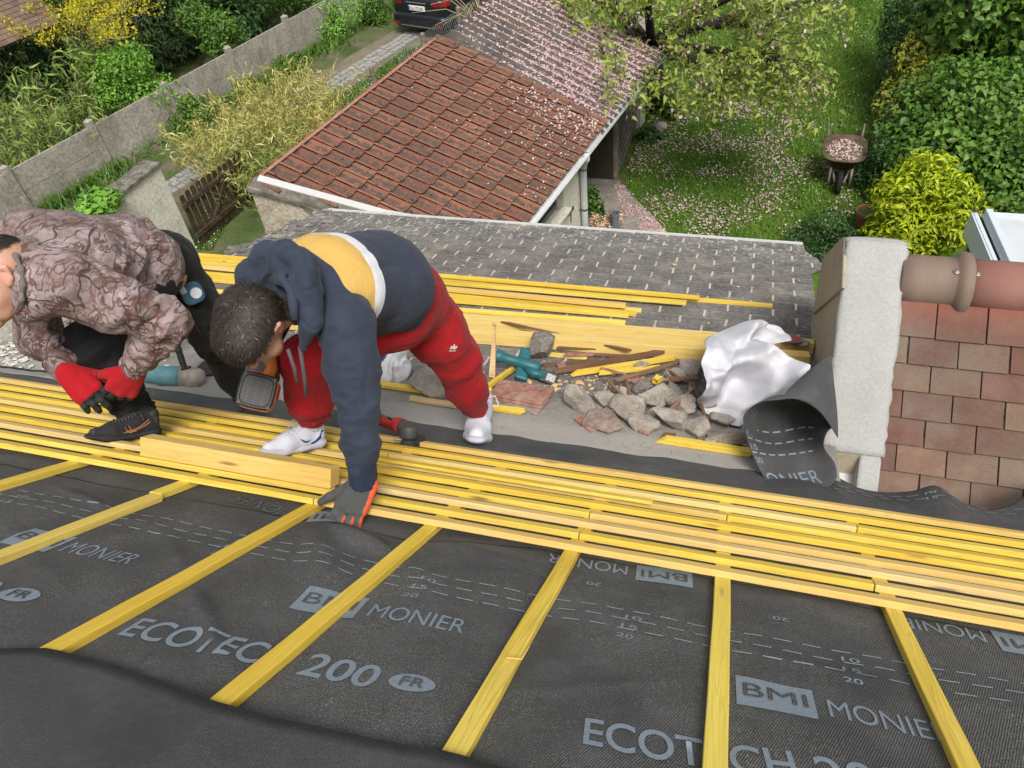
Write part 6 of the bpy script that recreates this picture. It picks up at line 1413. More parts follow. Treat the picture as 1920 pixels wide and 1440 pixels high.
def body(name, sdf, mat, parent, cut=None, folds=None, smooth=2, attrs=None, loc=None):
    """folds: list of (point, axis, amplitude, wavelength, radius): soft cloth folds running round a limb near a joint"""
    V, Fq = sdf.mesh(cut, smooth); N_ = vnormals(V, Fq); d = np.zeros(len(V))
    for (pt_, ax, amp, wl_, rad) in folds or []:
        ax = nrm(ax); q = V - np.array(pt_); t = q @ ax; w = np.exp(-(q * q).sum(1) / rad ** 2); sel = w > .03; pr = q - np.outer(t, ax)
        nz = np.array([mnoise.noise(Vector((a / wl_ * .9 + 40 * amp, *(b * 4.5))) if False else Vector((b[0] * 8 + ax[0] * a / wl_ * .75, b[1] * 8 + ax[1] * a / wl_ * .75, b[2] * 8 + ax[2] * a / wl_ * .75))) for a, b in zip(t[sel], pr[sel])])
        d[sel] += amp * w[sel] * (.55 - np.minimum(np.abs(nz) * 3.2, 1.2)) * .95
        a2 = nrm(ax + .9 * np.cross(ax, nrm([.3, .5, .8]))); t2 = q @ a2; p2 = q - np.outer(t2, a2)
        nz = np.array([mnoise.noise(Vector((b[0] * 7 + a2[0] * a / wl_ * .6 + 9, b[1] * 7 + a2[1] * a / wl_ * .6, b[2] * 7 + a2[2] * a / wl_ * .6))) for a, b in zip(t2[sel], p2[sel])]); d[sel] += amp * w[sel] * (.5 - np.minimum(np.abs(nz) * 3.4, 1.2)) * .8
    if folds:
        d += np.array([mnoise.noise(Vector(p * 11)) * .004 + max(0, .16 - abs(mnoise.noise(Vector(p * 6.5 + N_[i] * .25)))) * -.022 for i, p in enumerate(V)])
    V = V + N_ * d[:, None]
    if np.einsum('ij,ij->i', N_, N_).sum() and (vnormals(V, Fq) * (V - V.mean(0))).sum() < 0: Fq = Fq[:, ::-1]
    o = npmesh(name, V, Fq, mat, parent=parent, loc=loc, smooth=True)
    for nm, fn in (attrs or {}).items():
        a = o.data.attributes.new(nm, 'FLOAT', 'POINT'); a.data.foreach_set('value', np.asarray(fn(V, N_), np.float32))
    return o, V, Fq
def cloth(name, c, rough=.9, weave=900, var=.18, extra=None, bumps=.25):
    t = NT(name); n = t.noise(9, 5, .6); w = t.noise(weave, 2, .6); c = np.array(c); col = t.ramp(n, [(.3, tuple(c * (1 - var))), (.7, tuple(np.minimum(c * (1 + var), .95)))])
    col = t.mix(.25, col, t.ramp(w, [(.3, .2), (.7, .7)]), 'OVERLAY')
    if extra: col = extra(t, col)
    wr_ = t.math('ABSOLUTE', t.math('SUBTRACT', t.noise(13, 3, .5, dist=.6), .5)); t.bump(t.math('ADD', t.math('MULTIPLY', w, .5), t.math('ADD', t.math('MULTIPLY', t.noise(38, 4), 1.5), t.math('MULTIPLY', t.math('MINIMUM', wr_, .10), 12))), bumps * 1.5, .003); m = t.fin(col, rough, .2); t.b.inputs['Sheen Weight'].default_value = .06; return m
def dusty(t, col): return t.mix(t.math('MULTIPLY', t.ramp(t.noise(6, 6, .75), [(.52, 0.), (.75, .55)]), 1), col, (.35, .32, .29))
def bands(t, col):
    b = t.attr('band'); y = t.ramp(b, [(.0, 0.), (.3333, 1.), (.6666, 0.)], 'CONSTANT'); w = t.ramp(b, [(0, 0.), (.6666, 1.), (.8333, 0.)], 'CONSTANT')
    col = t.mix(y, col, (.58, .37, .10)); return t.mix(w, col, (.66, .66, .69))
M['hoodie'] = cloth('navy_sweatshirt', (.036, .045, .068), extra=bands); M['navy'] = cloth('navy_fleece', (.036, .045, .068)); M['cuff_navy'] = cloth('navy_ribbing', (.022, .030, .055), weave=400)
M['red_cloth'] = cloth('red_tracksuit', (.31, .010, .014), extra=lambda t, col: t.mix(t.ramp(t.noise(11, 7, .8), [(.60, 0.), (.78, .35)]), col, (.42, .22, .20)))
M['black_cloth'] = cloth('black_work_trousers', (.014, .014, .015), .75, extra=lambda t, col: t.mix(t.ramp(t.noise(5, 5, .7), [(.55, 0.), (.75, .25)]), col, (.10, .085, .07)))
def camo(t, col):
    p = t.n('ShaderNodeVectorMath'); p.operation = 'ADD'; nz = t.n('ShaderNodeTexNoise'); nz.inputs['Scale'].default_value = 6; t.lk(t.co.outputs['Object'], nz.inputs[0]); sc = t.n('ShaderNodeVectorMath'); sc.operation = 'SCALE'; sc.inputs[3].default_value = .07; t.lk(nz.outputs['Color'], sc.inputs[0]); t.lk(t.co.outputs['Object'], p.inputs[0]); t.lk(sc.outputs[0], p.inputs[1]); v = p.outputs[0]
    def mp(scl, rot, loc=(0, 0, 0)):
        m = t.n('ShaderNodeMapping'); m.inputs['Scale'].default_value = scl; m.inputs['Rotation'].default_value = rot; m.inputs['Location'].default_value = loc; t.lk(v, m.inputs[0]); return m.outputs[0]
    n1 = t.noise(7, 4, .6, v); col = t.mix(t.ramp(n1, [(.44, 0.), (.66, .8)]), col, (.22, .165, .16))
    n2 = t.noise(12, 5, .7, mp((1, 1, 1), (0, 0, 0), (5, 2, 1))); col = t.mix(t.ramp(n2, [(.54, 0.), (.66, .8)]), col, (.13, .075, .06))
    n6 = t.noise(3.6, 4, .6, mp((1, 1, 1), (0, 0, 0), (1, 6, 2))); col = t.mix(t.ramp(n6, [(.5, 0.), (.68, .6)]), col, (.13, .09, .08)); n3 = t.noise(10, 6, .8, mp((1, 1, 1), (0, 0, 0), (9, 1, 4))); col = t.mix(t.ramp(n3, [(.60, 0.), (.64, .85)]), col, (.36, .13, .08))
    n5 = t.noise(30, 4, .7, mp((.4, 1, .7), (.4, .9, .2), (3, 3, 3))); col = t.mix(t.ramp(n5, [(.5, 0.), (.66, .75)]), col, (.13, .075, .065)); n4 = t.noise(11, 6, .8, mp((1, 1, 1), (0, 0, 0), (2, 8, 6))); col = t.mix(t.ramp(n4, [(.63, 0.), (.66, .8)]), col, (.12, .09, .03))
    for s_, r_, l_, wd, cc in ((7, (.3, .5, .4), (1, 2, 3), .007, (.075, .035, .035)), (11, (1.2, .2, 2.1), (4, 1, 7), .008, (.11, .05, .045)), (5, (2.2, 1.4, .6), (8, 3, 2), .007, (.06, .035, .03)), (16, (.7, 2.2, 1.1), (3, 9, 5), .016, (.10, .06, .05)), (23, (1.9, 1.2, .1), (7, 7, 1), .02, (.16, .08, .06))):
        nn_ = t.noise(s_, 3, .5, mp((1, .38, .6), r_, l_)); rdg = t.math('ABSOLUTE', t.math('SUBTRACT', nn_, .5)); col = t.mix(t.ramp(rdg, [(0, .95), (wd * .6, .9), (wd, 0.)]), col, cc)
    return col
M['camo'] = cloth('woodland_print_jacket', (.37, .295, .29), .55, extra=camo, var=.3)
def skinM(nm, c):
    t = NT(nm); n = t.noise(14, 5, .6); c = np.array(c); col = t.ramp(n, [(.3, tuple(c * .82)), (.7, tuple(c * 1.12))]); col = t.mix(t.math('MULTIPLY', t.attr('blush'), .6), col, (.74, .36, .29)); t.bump(t.noise(300, 2), .15, .001)
    m = t.fin(col, .5, .4); t.b.inputs['Subsurface Weight'].default_value = .12; t.b.inputs['Subsurface Radius'].default_value = (.01, .004, .002); return m
M['skin'] = skinM('tanned_skin', (.56, .31, .21))
def hairM():
    t = NT('dark_hair'); col = t.ramp(t.attr('tint'), [(0, (.018, .013, .010)), (.6, (.055, .040, .030)), (.86, (.10, .08, .062)), (1, (.26, .24, .22))]); return t.fin(col, .55, .4)
M['hair'] = hairM()
M['glove_gray'] = cloth('grey_knit_glove', (.075, .078, .075), .95, 500); M['glove_orange'] = plain('orange_latex', (.62, .10, .04), .6, .3, .15, 60, .3); M['glove_red'] = cloth('red_knit_glove', (.42, .012, .018), .95, 500); M['glove_black'] = plain('black_latex', (.03, .032, .03), .6, .35, .4, 60, .3)
M['shoe_white'] = cloth('white_mesh_shoe', (.60, .61, .68), .8, 700, .05); M['sole_white'] = plain('white_rubber', (.50, .50, .55), .6, .3, .08, 30); M['shoe_blue'] = plain('blue_trim', (.02, .05, .30), .5, .3, .1, 30)
M['shoe_black'] = cloth('dusty_black_shoe', (.022, .022, .022), .8, 700, .3, dusty); M['sole_black'] = plain('black_rubber', (.03, .03, .032), .8, .2, .4, 40); M['lace_gray'] = plain('dark_grey_lace', (.06, .058, .055), .9, .2, .2, 90); M['copper'] = plain('copper_trim', (.42, .17, .07), .5, .4, .2, 40)

def head(sd, c, f, u, s=1.0):
    """skull, jaw, brow, nose, ears round the centre c; f faces forward, u points to the crown"""
    f = nrm(f); u = nrm(np.array(u) - f * np.dot(u, f)); l = np.cross(u, f); X = lambda a, b, d: c + (f * a + l * b + u * d) * s
    sd.cap(X(-.028, 0, .03), X(.03, 0, .035), .078 * s, .075 * s, k=.03); sd.cap(X(.0, 0, -.02), X(.045, 0, -.03), .068 * s, .058 * s, k=.03)
    sd.cap(X(.055, -.025, -.075), X(.055, .025, -.075), .034 * s, k=.03); sd.cap(X(.075, -.03, .012), X(.075, .03, .012), .022 * s, k=.02)
    sd.cap(X(.095, 0, .0), X(.118, 0, -.035), .010 * s, .014 * s, k=.014); sd.cap(X(.096, -.016, -.066), X(.096, .016, -.066), .009 * s, k=.010); sd.cap(X(.102, 0, -.098), X(.09, 0, -.1), .016 * s, k=.02)
    for g in (-1, 1):
        sd.cap(X(-.010, g * .078, .012), X(-.004, g * .080, -.025), .016 * s, .011 * s, flat=(l, 1.7), k=.008); sd.cap(X(-.024, g * .094, .020), X(-.006, g * .090, .024), .008 * s, .007 * s, k=.006); sd.cap(X(-.026, g * .095, .018), X(-.016, g * .088, -.018), .008 * s, .008 * s, k=.006)
        sd.cap(X(.06, g * .05, -.03), X(.05, g * .055, -.045), .022 * s, k=.02)
    return X
def eyes(X, parent, s=1.0):
    mb = MB()
    for g in (-1, 1):
        bm = bmesh.new(); bmesh.ops.create_uvsphere(bm, u_segments=14, v_segments=10, radius=.012 * s); c = X(.082, g * .031, -.008); mb.add([tuple(np.array(v.co) + c) for v in bm.verts], [tuple(v.index for v in q.verts) for q in bm.faces]); bm.free()
    M.setdefault('eye', plain('eye_white', (.6, .57, .54), .25, .5, .05, 9)); mb.build('eyes', M['eye'], parent, smooth=True)
def hair(V, Fq, N_, mask, parent, n=9000, L=.022, flow=None, seed=0, lift=.35, nap=.004):
    """a close cap plus many short tapered locks following the flow away from the crown"""
    rs = np.random.RandomState(seed); keep = mask[Fq].all(1); Fh = Fq[keep]
    mp = -np.ones(len(V), int); used = np.unique(Fh); mp[used] = np.arange(len(used)); Vh = V[used] + N_[used] * nap
    cap_ = npmesh('hair', Vh, mp[Fh], M['hair'], parent=parent, smooth=True, tint=np.full(len(Vh), .12))
    fi = rs.randint(0, len(Fh), n); w = rs.dirichlet((1, 1, 1, 1), n); P = (V[Fh[fi]] * w[:, :, None]).sum(1); Nn = (N_[Fh[fi]] * w[:, :, None]).sum(1); Nn /= np.linalg.norm(Nn, axis=1, keepdims=True)
    d = flow(P) + rs.normal(size=(n, 3)) * .45; d -= Nn * (d * Nn).sum(1, keepdims=True); d /= np.linalg.norm(d, axis=1, keepdims=True) + 1e-9; d = d + Nn * lift * rs.uniform(.3, 1.6, (n, 1)); b = np.cross(d, Nn); b /= np.linalg.norm(b, axis=1, keepdims=True)
    l = (L * rs.uniform(.5, 1.5, n))[:, None]; P = P + Nn * nap * .95; V3 = np.stack([P - b * .0010, P + b * .0010, P + d * l * .6 + b * .0008, P + d * l * .6 - b * .0008, P + d * l - Nn * l * .25], 1).reshape(-1, 3); k = np.arange(n)[:, None] * 5
    t = np.clip(rs.beta(2, 4, n) + (rs.rand(n) < .025) * .6, 0, 1); Ft = np.concatenate([k + [0, 1, 2], k + [0, 2, 3], k + [3, 2, 4]], 0)
    o = npmesh('hair_locks', V3, Ft, M['hair'], parent=cap_, tint=np.repeat(t, 5)); return cap_
def hand(o, x, z, thumb_side, curl, mats, parent, spread=.12, s=1.0, thumb_curl=.4, name='glove', cuff=None, bendz=-1, palm_test=None, curls=None):
    """palm, four unequal bent fingers and a thumb; o wrist, x towards the fingers, z out of the back of the hand"""
    x = nrm(x); z = nrm(np.array(z) - x * np.dot(z, x)); y = np.cross(z, x) * thumb_side; sd = SDF(.0028, .010); X = lambda a, b, c: o + (x * a + y * b + z * c) * s
    sd.cap(X(.0, .012, 0), X(.07, .026, 0), .026 * s, .021 * s, flat=(z, 1.35)); sd.cap(X(.0, -.012, 0), X(.068, -.026, -.002), .025 * s, .02 * s, flat=(z, 1.35)); sd.cap(X(.02, 0, 0), X(.075, 0, .002), .026 * s, .021 * s, flat=(z, 1.25))
    for i, (yy, L, r) in enumerate(((.031, .070, .0105), (.011, .078, .0108), (-.011, .073, .0104), (-.031, .058, .0094))):
        p = X(.078 - .004 * abs(i - 1.2), yy, 0); a = -(curls[i] if curls else curl) * .75; sp_ = spread * (1.4 - i) * .55; pts = [p]; ang = a
        for seg in (.45, .32, .25):
            d = (x * math.cos(ang) + z * math.sin(ang)); d = nrm(d + y * sp_); p = p + d * L * seg * s; pts.append(p); ang += -(curls[i] if curls else curl) * .8
        sd.chain([X(.05, yy * .9, 0)] + pts, [r * 1.15 * s, r * 1.12 * s, r * 1.05 * s, r * .98 * s, r * .86 * s], k=.005)
    q0, q1 = X(.018, .030, -.008), X(.046, .052, -.016); d = nrm(x * .75 + y * (.75 - thumb_curl) - z * (.25 + thumb_curl * .6)); q2 = q1 + d * .032 * s; q3 = q2 + nrm(d - z * .2 - y * thumb_curl * .5) * .028 * s
    sd.chain([q0, q1, q2, q3], [.019 * s, .0155 * s, .0125 * s, .0105 * s], k=.009)
    if cuff is not None: sd.cap(X(.0, 0, 0), cuff, .031, .033, k=.012)
    tip = lambda V: np.max([(V - X(.078, 0, 0)) @ x], 0)
    pf = palm_test or (lambda V, N_: ((N_ @ z) < -.05) | ((V - X(.098, 0, 0)) @ x > 0) & ((N_ @ z) < .35))
    ob, V, Fq = body(name, sd, [mats[0], mats[1]], parent, smooth=2); N_ = vnormals(V, Fq)
    pm = pf(V, N_); ob.data.polygons.foreach_set('material_index', pm[Fq].sum(1).__gt__(1).astype(np.int32)); return ob
def shoe(heel, fw, upv, L, mats, parent, wd=1.0, name='shoe', logo=None, side=1):
    """a running shoe: heel = underside of the heel, fw towards the toe"""
    fw = nrm(fw); upv = nrm(np.array(upv) - fw * np.dot(upv, fw)); l = np.cross(upv, fw); k = L / .29; X = lambda a, b, c: heel + (fw * a + l * b * wd + upv * c) * k
    so = SDF(.0045, .012); so.chain([X(.035, 0, .014), X(.11, 0, .012), X(.20, .002, .012), X(.262, .0, .022)], [.036 * k, .034 * k, .043 * k, .030 * k], flat=(upv, 2.3)); so.cap(X(.03, 0, .028), X(.12, 0, .02), .042 * k, .036 * k, flat=(upv, 1.8)); so.cap(X(.19, 0, .018), X(.24, 0, .020), .042 * k, .034 * k, flat=(upv, 2.2))
    sole, _, _ = body('sole', so, mats[1], None, smooth=1)
    up_ = SDF(.0045, .022); up_.chain([X(.036, 0, .045), X(.10, 0, .045), X(.18, .001, .036), X(.252, 0, .030)], [.036 * k, .035 * k, .038 * k, .024 * k]); up_.chain([X(.045, 0, .065), X(.05, 0, .10)], [.038 * k, .037 * k]); up_.chain([X(.10, 0, .075), X(.165, 0, .05)], [.034 * k, .028 * k]); up_.cap(X(.018, 0, .09), X(.012, 0, .105), .014 * k, .010 * k)
    sh_, V, Fq = body(name, up_, mats[0], parent, smooth=1)
    sole.parent = sh_; sole.location = (0, 0, 0); sole.data.transform(Matrix.Translation(-Vector(sh_.matrix_world.translation if parent is None else parent.matrix_world.translation)))
    lc = MB(); bv0 = BVHTree.FromPolygons([tuple(v) for v in V], [tuple(map(int, q)) for q in Fq])
    def topof(a, b):
        h_ = bv0.ray_cast(Vector(X(a, b, .3)), Vector(-upv), 1); return np.array(h_[0]) + upv * .002 if h_[0] is not None else X(a, b, .08)
    for i in range(7):
        a = .098 + i * .0125; lc.tube([topof(a, -.027), topof(a + .004, -.012), topof(a + .007, 0), topof(a + .004, .012), topof(a, .027)], .0033 * k, 5); lc.tube([topof(a, -.024), topof(a + .008, 0), topof(a + .0145, .024)], .0028 * k, 5)
    lc.tube([X(.10, .01, .112), X(.085, .045, .12), X(.075, .06, .09), X(.09, .04, .085)], .0022 * k, 5); lc.tube([X(.10, -.01, .112), X(.11, -.05, .118), X(.13, -.055, .08)], .0022 * k, 5)
    lc.build('laces', mats[2], sh_, smooth=True)
    bv = BVHTree.FromPolygons([tuple(v) for v in V], [tuple(map(int, q)) for q in Fq])
    def patch(outline, nm, mat, sd_):
        P = []
        for a, c in outline:
            o_ = X(a, sd_ * .12, c); h_ = bv.ray_cast(Vector(o_), Vector(-l * sd_), .3); P.append(np.array(h_[0]) + l * sd_ * .0016 if h_[0] is not None else X(a, sd_ * .036, c))
        m = MB(); n = len(P) // 2; m.add(P, [(i, i + 1, len(P) - 2 - i, len(P) - 1 - i) for i in range(n - 1)]); m.build(nm, mat, sh_, fix=False)
    return sh_, X, patch
def project(sh_, V, Fq, pts, d):
    bv = BVHTree.FromPolygons([tuple(v) for v in V], [tuple(map(int, q)) for q in Fq]); return bv

# ================================================================== the worker in the blue sweatshirt
SLb, SRb = at(648, 612, 2.36), at(552, 502, 2.62); HLb, HRb = at(742, 590, 2.90), at(768, 552, 3.05)
hipb = (HLb + HRb) / 2; shb = (SLb + SRb) / 2; axb = nrm(hipb - shb); latb = nrm((SRb - SLb) - axb * np.dot(SRb - SLb, axb)); bkb = np.cross(axb, latb); bkb = bkb if np.dot(bkb, C0 - shb) > 0 else -bkb
anB = at(893, 772, 3.60); anF = at(583, 800, 3.03)
knF, knB = at(575, 676, 2.80), at(855, 675, 3.33)
elb, wrb = at(672, 765, 2.36), at(681, 905, 2.405)
hdb = at(474, 610, 2.33); nkb = at(565, 560, 2.44)
faceb = ROT @ nrm((-.2, .95, .12)); upb = ROT @ nrm((-.25, -.05, -.95))
elr, wrr = at(512, 585, 2.74), at(500, 660, 2.76)
print('B lens: torso', np.linalg.norm(hipb - shb), 'sh', np.linalg.norm(SLb - SRb), 'arm', np.linalg.norm(SLb - elb), np.linalg.norm(elb - wrb), 'leg F', np.linalg.norm(HLb - knF), np.linalg.norm(knF - anF), 'B', np.linalg.norm(HRb - knB), np.linalg.norm(knB - anB), 'anB depth', depth(anB))
base_b = main(740, 850); base_b = np.array(base_b)
sd = SDF(.009, .04)
sd.cap(shb, hipb, .13, .13, flat=(bkb, 1.3)); sd.chain([SLb, elb, wrb], [.052, .043, .032]); sd.chain([SRb, elr, wrr], [.052, .043, .032]); sd.chain([HLb, knF, anF], [.085, .06, .042]); sd.chain([HRb, knB, anB], [.085, .06, .042]); sd.cap(SLb, SRb, .055); sd.cap(shb - axb * .02, nkb, .07, .058); sd.cap(nkb, hdb, .056, .056, k=.02)
Xh = head(sd, hdb, faceb, upb, 1.04)
pB, Vb, Fb = body('person', sd, M['skin'], None, smooth=1, loc=base_b, attrs={'blush': lambda V, N_: np.clip(1 - np.linalg.norm(V - Xh(-.01, (.086 if np.dot(Xh(0, 1, 0) - hdb, at(536, 620, 2.3) - hdb) > 0 else -.086), .0), axis=1) / .04, 0, 1)})
tag(pB, 'person in a navy sweatshirt with yellow band and red trousers, leaning on one hand', 'person'); bpy.context.view_layer.update()
eyes(Xh, pB, 1.04)
# sweatshirt
sw = SDF(.007, .05); W_ = .205
ch_c = at(632, 528, 2.55); be = at(712, 531, 2.77)
sw.cap(ch_c - latb * .05, ch_c + latb * .05, .14, .14, flat=(bkb, 1.15), grp=0); sw.cap(ch_c, be, .165, .195, flat=(bkb, 1.12), grp=0); sw.cap(be, be + axb * .05 - bkb * .02, .185, .17, flat=(bkb, 1.1), grp=0)
sw.cap(shb - axb * .015 - latb * .09, shb - axb * .015 + latb * .09, .10, .10, grp=0)
sw.chain([SLb + axb * .01, SLb * .5 + elb * .5, elb, elb * .5 + wrb * .5, wrb + (wrb - elb) * -.10], [.094, .080, .060, .052, .043], k=.045, grp=1); sw.chain([SRb, elr, wrr], [.092, .066, .045], k=.045, grp=1)
tpar = lambda V: (V - shb) @ axb
t_y, t_w, t_e = tpar(at(575, 500, 2.42)[None])[0], tpar(at(674, 497, 2.46)[None])[0], tpar(at(700, 505, 2.5)[None])[0]
def bandf(V, N_):
    d = sw.which(V); g = np.array([p[6] for p in sw.p]); tor = d[g == 0].min(0) < d[g == 1].min(0) + .012; t = tpar(V); r = np.where(t < t_w, .3333 + (t - t_y) / (t_w - t_y) * .3333, .6666 + (t - t_w) / (t_e - t_w) * .1667); return np.where(tor, np.clip(r, .02, .98), .02)
swo, Vs, Fs_ = body('sweatshirt', sw, M['hoodie'], pB, folds=[(elb, elb - wrb, .010, .035, .10), (SLb + (elb - SLb) * .3, elb - SLb, .012, .05, .10), (wrb * .6 + elb * .4, wrb - elb, .010, .03, .07), (shb + axb * .40 - bkb * .1 - latb * .15, axb + latb * .5, .010, .05, .14), (hipb, axb * .4 + latb * .6, .012, .10, .18), (SLb - bkb * .05 + axb * .1, axb - latb, .012, .045, .10)], attrs={'band': bandf})
# seam of the dropped shoulder, as a raised line
cf = SDF(.006, .02); e_ = nrm(wrb - elb); cf.cap(wrb - e_ * .055, wrb + e_ * .02, .0465, .044); body('cuff', cf, M['cuff_navy'], swo, folds=[(wrb, np.cross(e_, NN), .003, .006, .08)], smooth=1)
hm_ = SDF(.006, .03); he = hipb + axb * .075; hm_.cap(he - latb * .045 - bkb * .015, he + latb * .045 - bkb * .015, .170, .170, flat=(axb, 5.2)); body('waistband', hm_, M['cuff_navy'], swo, smooth=1) if False else None
# hood: heavy rolls of cloth round the neck
hd = SDF(.0055, .014)
roll1 = [at(462, 545, 2.46), at(468, 512, 2.42), at(500, 485, 2.37), at(540, 480, 2.33), at(570, 512, 2.29), at(580, 555, 2.27), at(581, 605, 2.27), at(570, 648, 2.31)]
hd.chain(roll1, [.034, .042, .047, .050, .050, .045, .035, .020]); roll2 = [at(470, 550, 2.45), at(490, 520, 2.38), at(525, 512, 2.31), at(553, 535, 2.28), at(566, 580, 2.27), at(567, 622, 2.30)]
hd.chain(roll2, [.030, .036, .038, .036, .030, .018]); hd.cap(at(568, 540, 2.43), at(552, 560, 2.42), .10, .085, k=.03)
hd.chain([at(545, 476, 2.30), at(562, 488, 2.27), at(570, 520, 2.24)], [.035, .04, .035])
hdo, _, _ = body('hood', hd, M['navy'], swo, folds=[(at(515, 505, 2.33), at(560, 480, 2.3) - at(480, 540, 2.4), .014, .05, .13), (at(560, 560, 2.25), at(575, 480, 2.25) - at(550, 640, 2.3), .010, .06, .13), (at(520, 520, 2.3), at(540, 545, 2.3) - at(500, 495, 2.34), .010, .045, .12)], smooth=1)
dc = MB(); dc.tube([at(535, 512, 2.26), at(528, 522, 2.255), at(538, 534, 2.25), at(546, 548, 2.24), at(550, 572, 2.225), at(553, 600, 2.23)], [.012, .014, .012, .013, .014, .01], 8); dc.build('hood_seam', M['navy'], hdo, smooth=True)
for a, b, c in (((540, 655, 2.33), (552, 690, 2.36), (557, 715, 2.38)), ((562, 650, 2.32), (570, 700, 2.36), (575, 742, 2.4))):
    mb = MB(); mb.tube([at(*a), at(*b), at(*c)], [.006, .006, .0065], 7); M.setdefault('cord', cloth('grey_cord', (.09, .085, .09), .9, 500)); mb.build('drawstring', M['cord'], hdo, smooth=True)
# trousers
tr_ = SDF(.007, .045); midF, midB = HLb * .5 + knF * .5, HRb * .45 + knB * .55
tr_.cap(HLb, HRb, .13, .125); tr_.cap(hipb - axb * .02, hipb + axb * .05, .15, .14)
tr_.chain([HLb, midF, knF, knF * .45 + anF * .55, anF + (anF - knF) * -.26], [.118, .108, .090, .084, .074]); tr_.chain([HRb + axb * .02, midB, knB, knB * .45 + anB * .55, anB * .88 + knB * .12], [.125, .125, .102, .088, .064])
tro, Vt, Ft_ = body('trousers', tr_, M['red_cloth'], pB, folds=[(knB, knB - HRb + latb * .25, .018, .085, .15), (knB * .3 + anB * .7, anB - knB + latb * .3, .007, .08, .12), (HRb * .6 + knB * .4, latb + axb, .010, .06, .16), (anF * .8 + knF * .2, anF - knF, .012, .04, .10), (knF * .5 + anF * .5, latb, .007, .05, .12), (anB, anB - knB, .008, .04, .06)])
bvt = BVHTree.FromPolygons([tuple(v) for v in Vt], [tuple(map(int, q)) for q in Ft_])
def stamp(bv, polys, mat, name, parent, lift=.003):
    """flat outlines given in photo pixels, laid on the cloth where the line of sight meets it"""
    mb = MB()
    for poly in polys:
        P = []
        for x, y in poly:
            r = nrm(ray(x, y)); h_ = bv.ray_cast(Vector(C0), Vector(r), 10)
            if h_[0] is None: P = None; break
            P.append(np.array(h_[0]) - r * lift)
        if P: mb.add(P, [tuple(range(len(P)))])
    if mb.v: mb.build(name, mat, parent, fix=False)
M['white_ink'] = plain('white_embroidery', (.66, .62, .6), .9, .2, .1, 90)
stamp(bvt, [[(843, 655), (846, 648), (849, 650), (847, 655)], [(847, 654), (852, 644), (854, 650), (850, 655)], [(850, 654), (857, 648), (857, 652), (852, 656)], [(842, 657.5), (855, 657), (855, 658.5), (842, 659)]], M['white_ink'], 'emblem', tro)
# shoes
hF = main(604, 838, CBH + BH + .004); fF = nrm(main(487, 858, CBH + BH + .004) - hF)
s1, X1, patch1 = shoe(hF + fF * -.0, fF, NN, np.linalg.norm(main(487, 858, CBH + BH + .004) - hF) * 1.0, (M['shoe_white'], M['sole_white'], M['shoe_white']), pB, .95)
sid = 1 if np.dot(np.cross(NN, fF), C0 - hF) > 0 else -1
sw_px = [(.075, .058), (.085, .045), (.10, .042), (.12, .048), (.15, .068), (.15, .069), (.12, .054), (.10, .053), (.09, .055), (.085, .064)]
sw_px = [(.155, .064), (.14, .050), (.125, .040), (.112, .038), (.104, .046), (.104, .054), (.110, .050), (.12, .049), (.135, .055), (.155, .065)]
sw_px = [(.245 - a, c) for a, c in sw_px]
patch1([(.14, .060), (.13, .050), (.118, .042), (.105, .041), (.095, .047), (.09, .054), (.0905, .0545), (.097, .051), (.105, .0485), (.116, .050), (.128, .056), (.14, .0605)], 'shoe_mark', M['shoe_blue'], sid)
patch1([(.035, .085), (.05, .06), (.07, .042), (.085, .038), (.085, .03), (.065, .032), (.04, .05), (.022, .08)], 'shoe_trim', M['shoe_blue'], sid)
tB = main(891, 841, .002); hB = main(899, 800, .002); fB = nrm(tB - hB)
s2, X2, patch2 = shoe(hB - fB * .0, fB, NN, max(np.linalg.norm(tB - hB), .29), (M['shoe_white'], M['sole_white'], M['shoe_white']), pB, .95)
sid2 = 1 if np.dot(np.cross(NN, fB), UU) > 0 else -1
patch2([(.14, .060), (.13, .050), (.118, .042), (.105, .041), (.095, .047), (.09, .054), (.0905, .0545), (.097, .051), (.105, .0485), (.116, .050), (.128, .056), (.14, .0605)], 'shoe_mark', M['shoe_blue'], sid2)
for an, kn in ((anF, knF), (anB, knB)):
    sk = SDF(.006, .02); e_ = nrm(an - kn); sk.cap(an - e_ * .06, an + e_ * .05, .046, .044); body('sock', sk, M['shoe_white'], pB, smooth=1)
# gloves: the left presses on the roof with fingers bent, the right closes on the nail gun
fx = nrm(main(648, 985, .0) - at(684, 912, 2.41)); wl0 = at(681, 913, 2.40)
fx = nrm(main(645, 972, .03) - wl0)
hand(wl0 - fx * .012, fx, NN * .6 - VV * .3 + (C0 - wl0) * .25, -1 if np.dot(np.cross(nrm(NN * .6 + (C0 - wl0) * .25), fx), UU) > 0 else 1, .62, (M['glove_gray'], M['glove_orange']), pB, s=1.16, thumb_curl=.05, cuff=wrb, curls=(.66, .62, .6, .6),
     palm_test=lambda V, N_: ((N_ @ (NN * .6 + UU * -.1 - VV * .5)) < -.25) | ((N_ @ UU) > .62))
gx = nrm(at(478, 705, 2.74) - wrr); hand(wrr, gx, bkb + NN * .5, 1, 1.0, (M['glove_gray'], M['glove_orange']), pB, cuff=wrr - gx * .03, thumb_curl=.5)
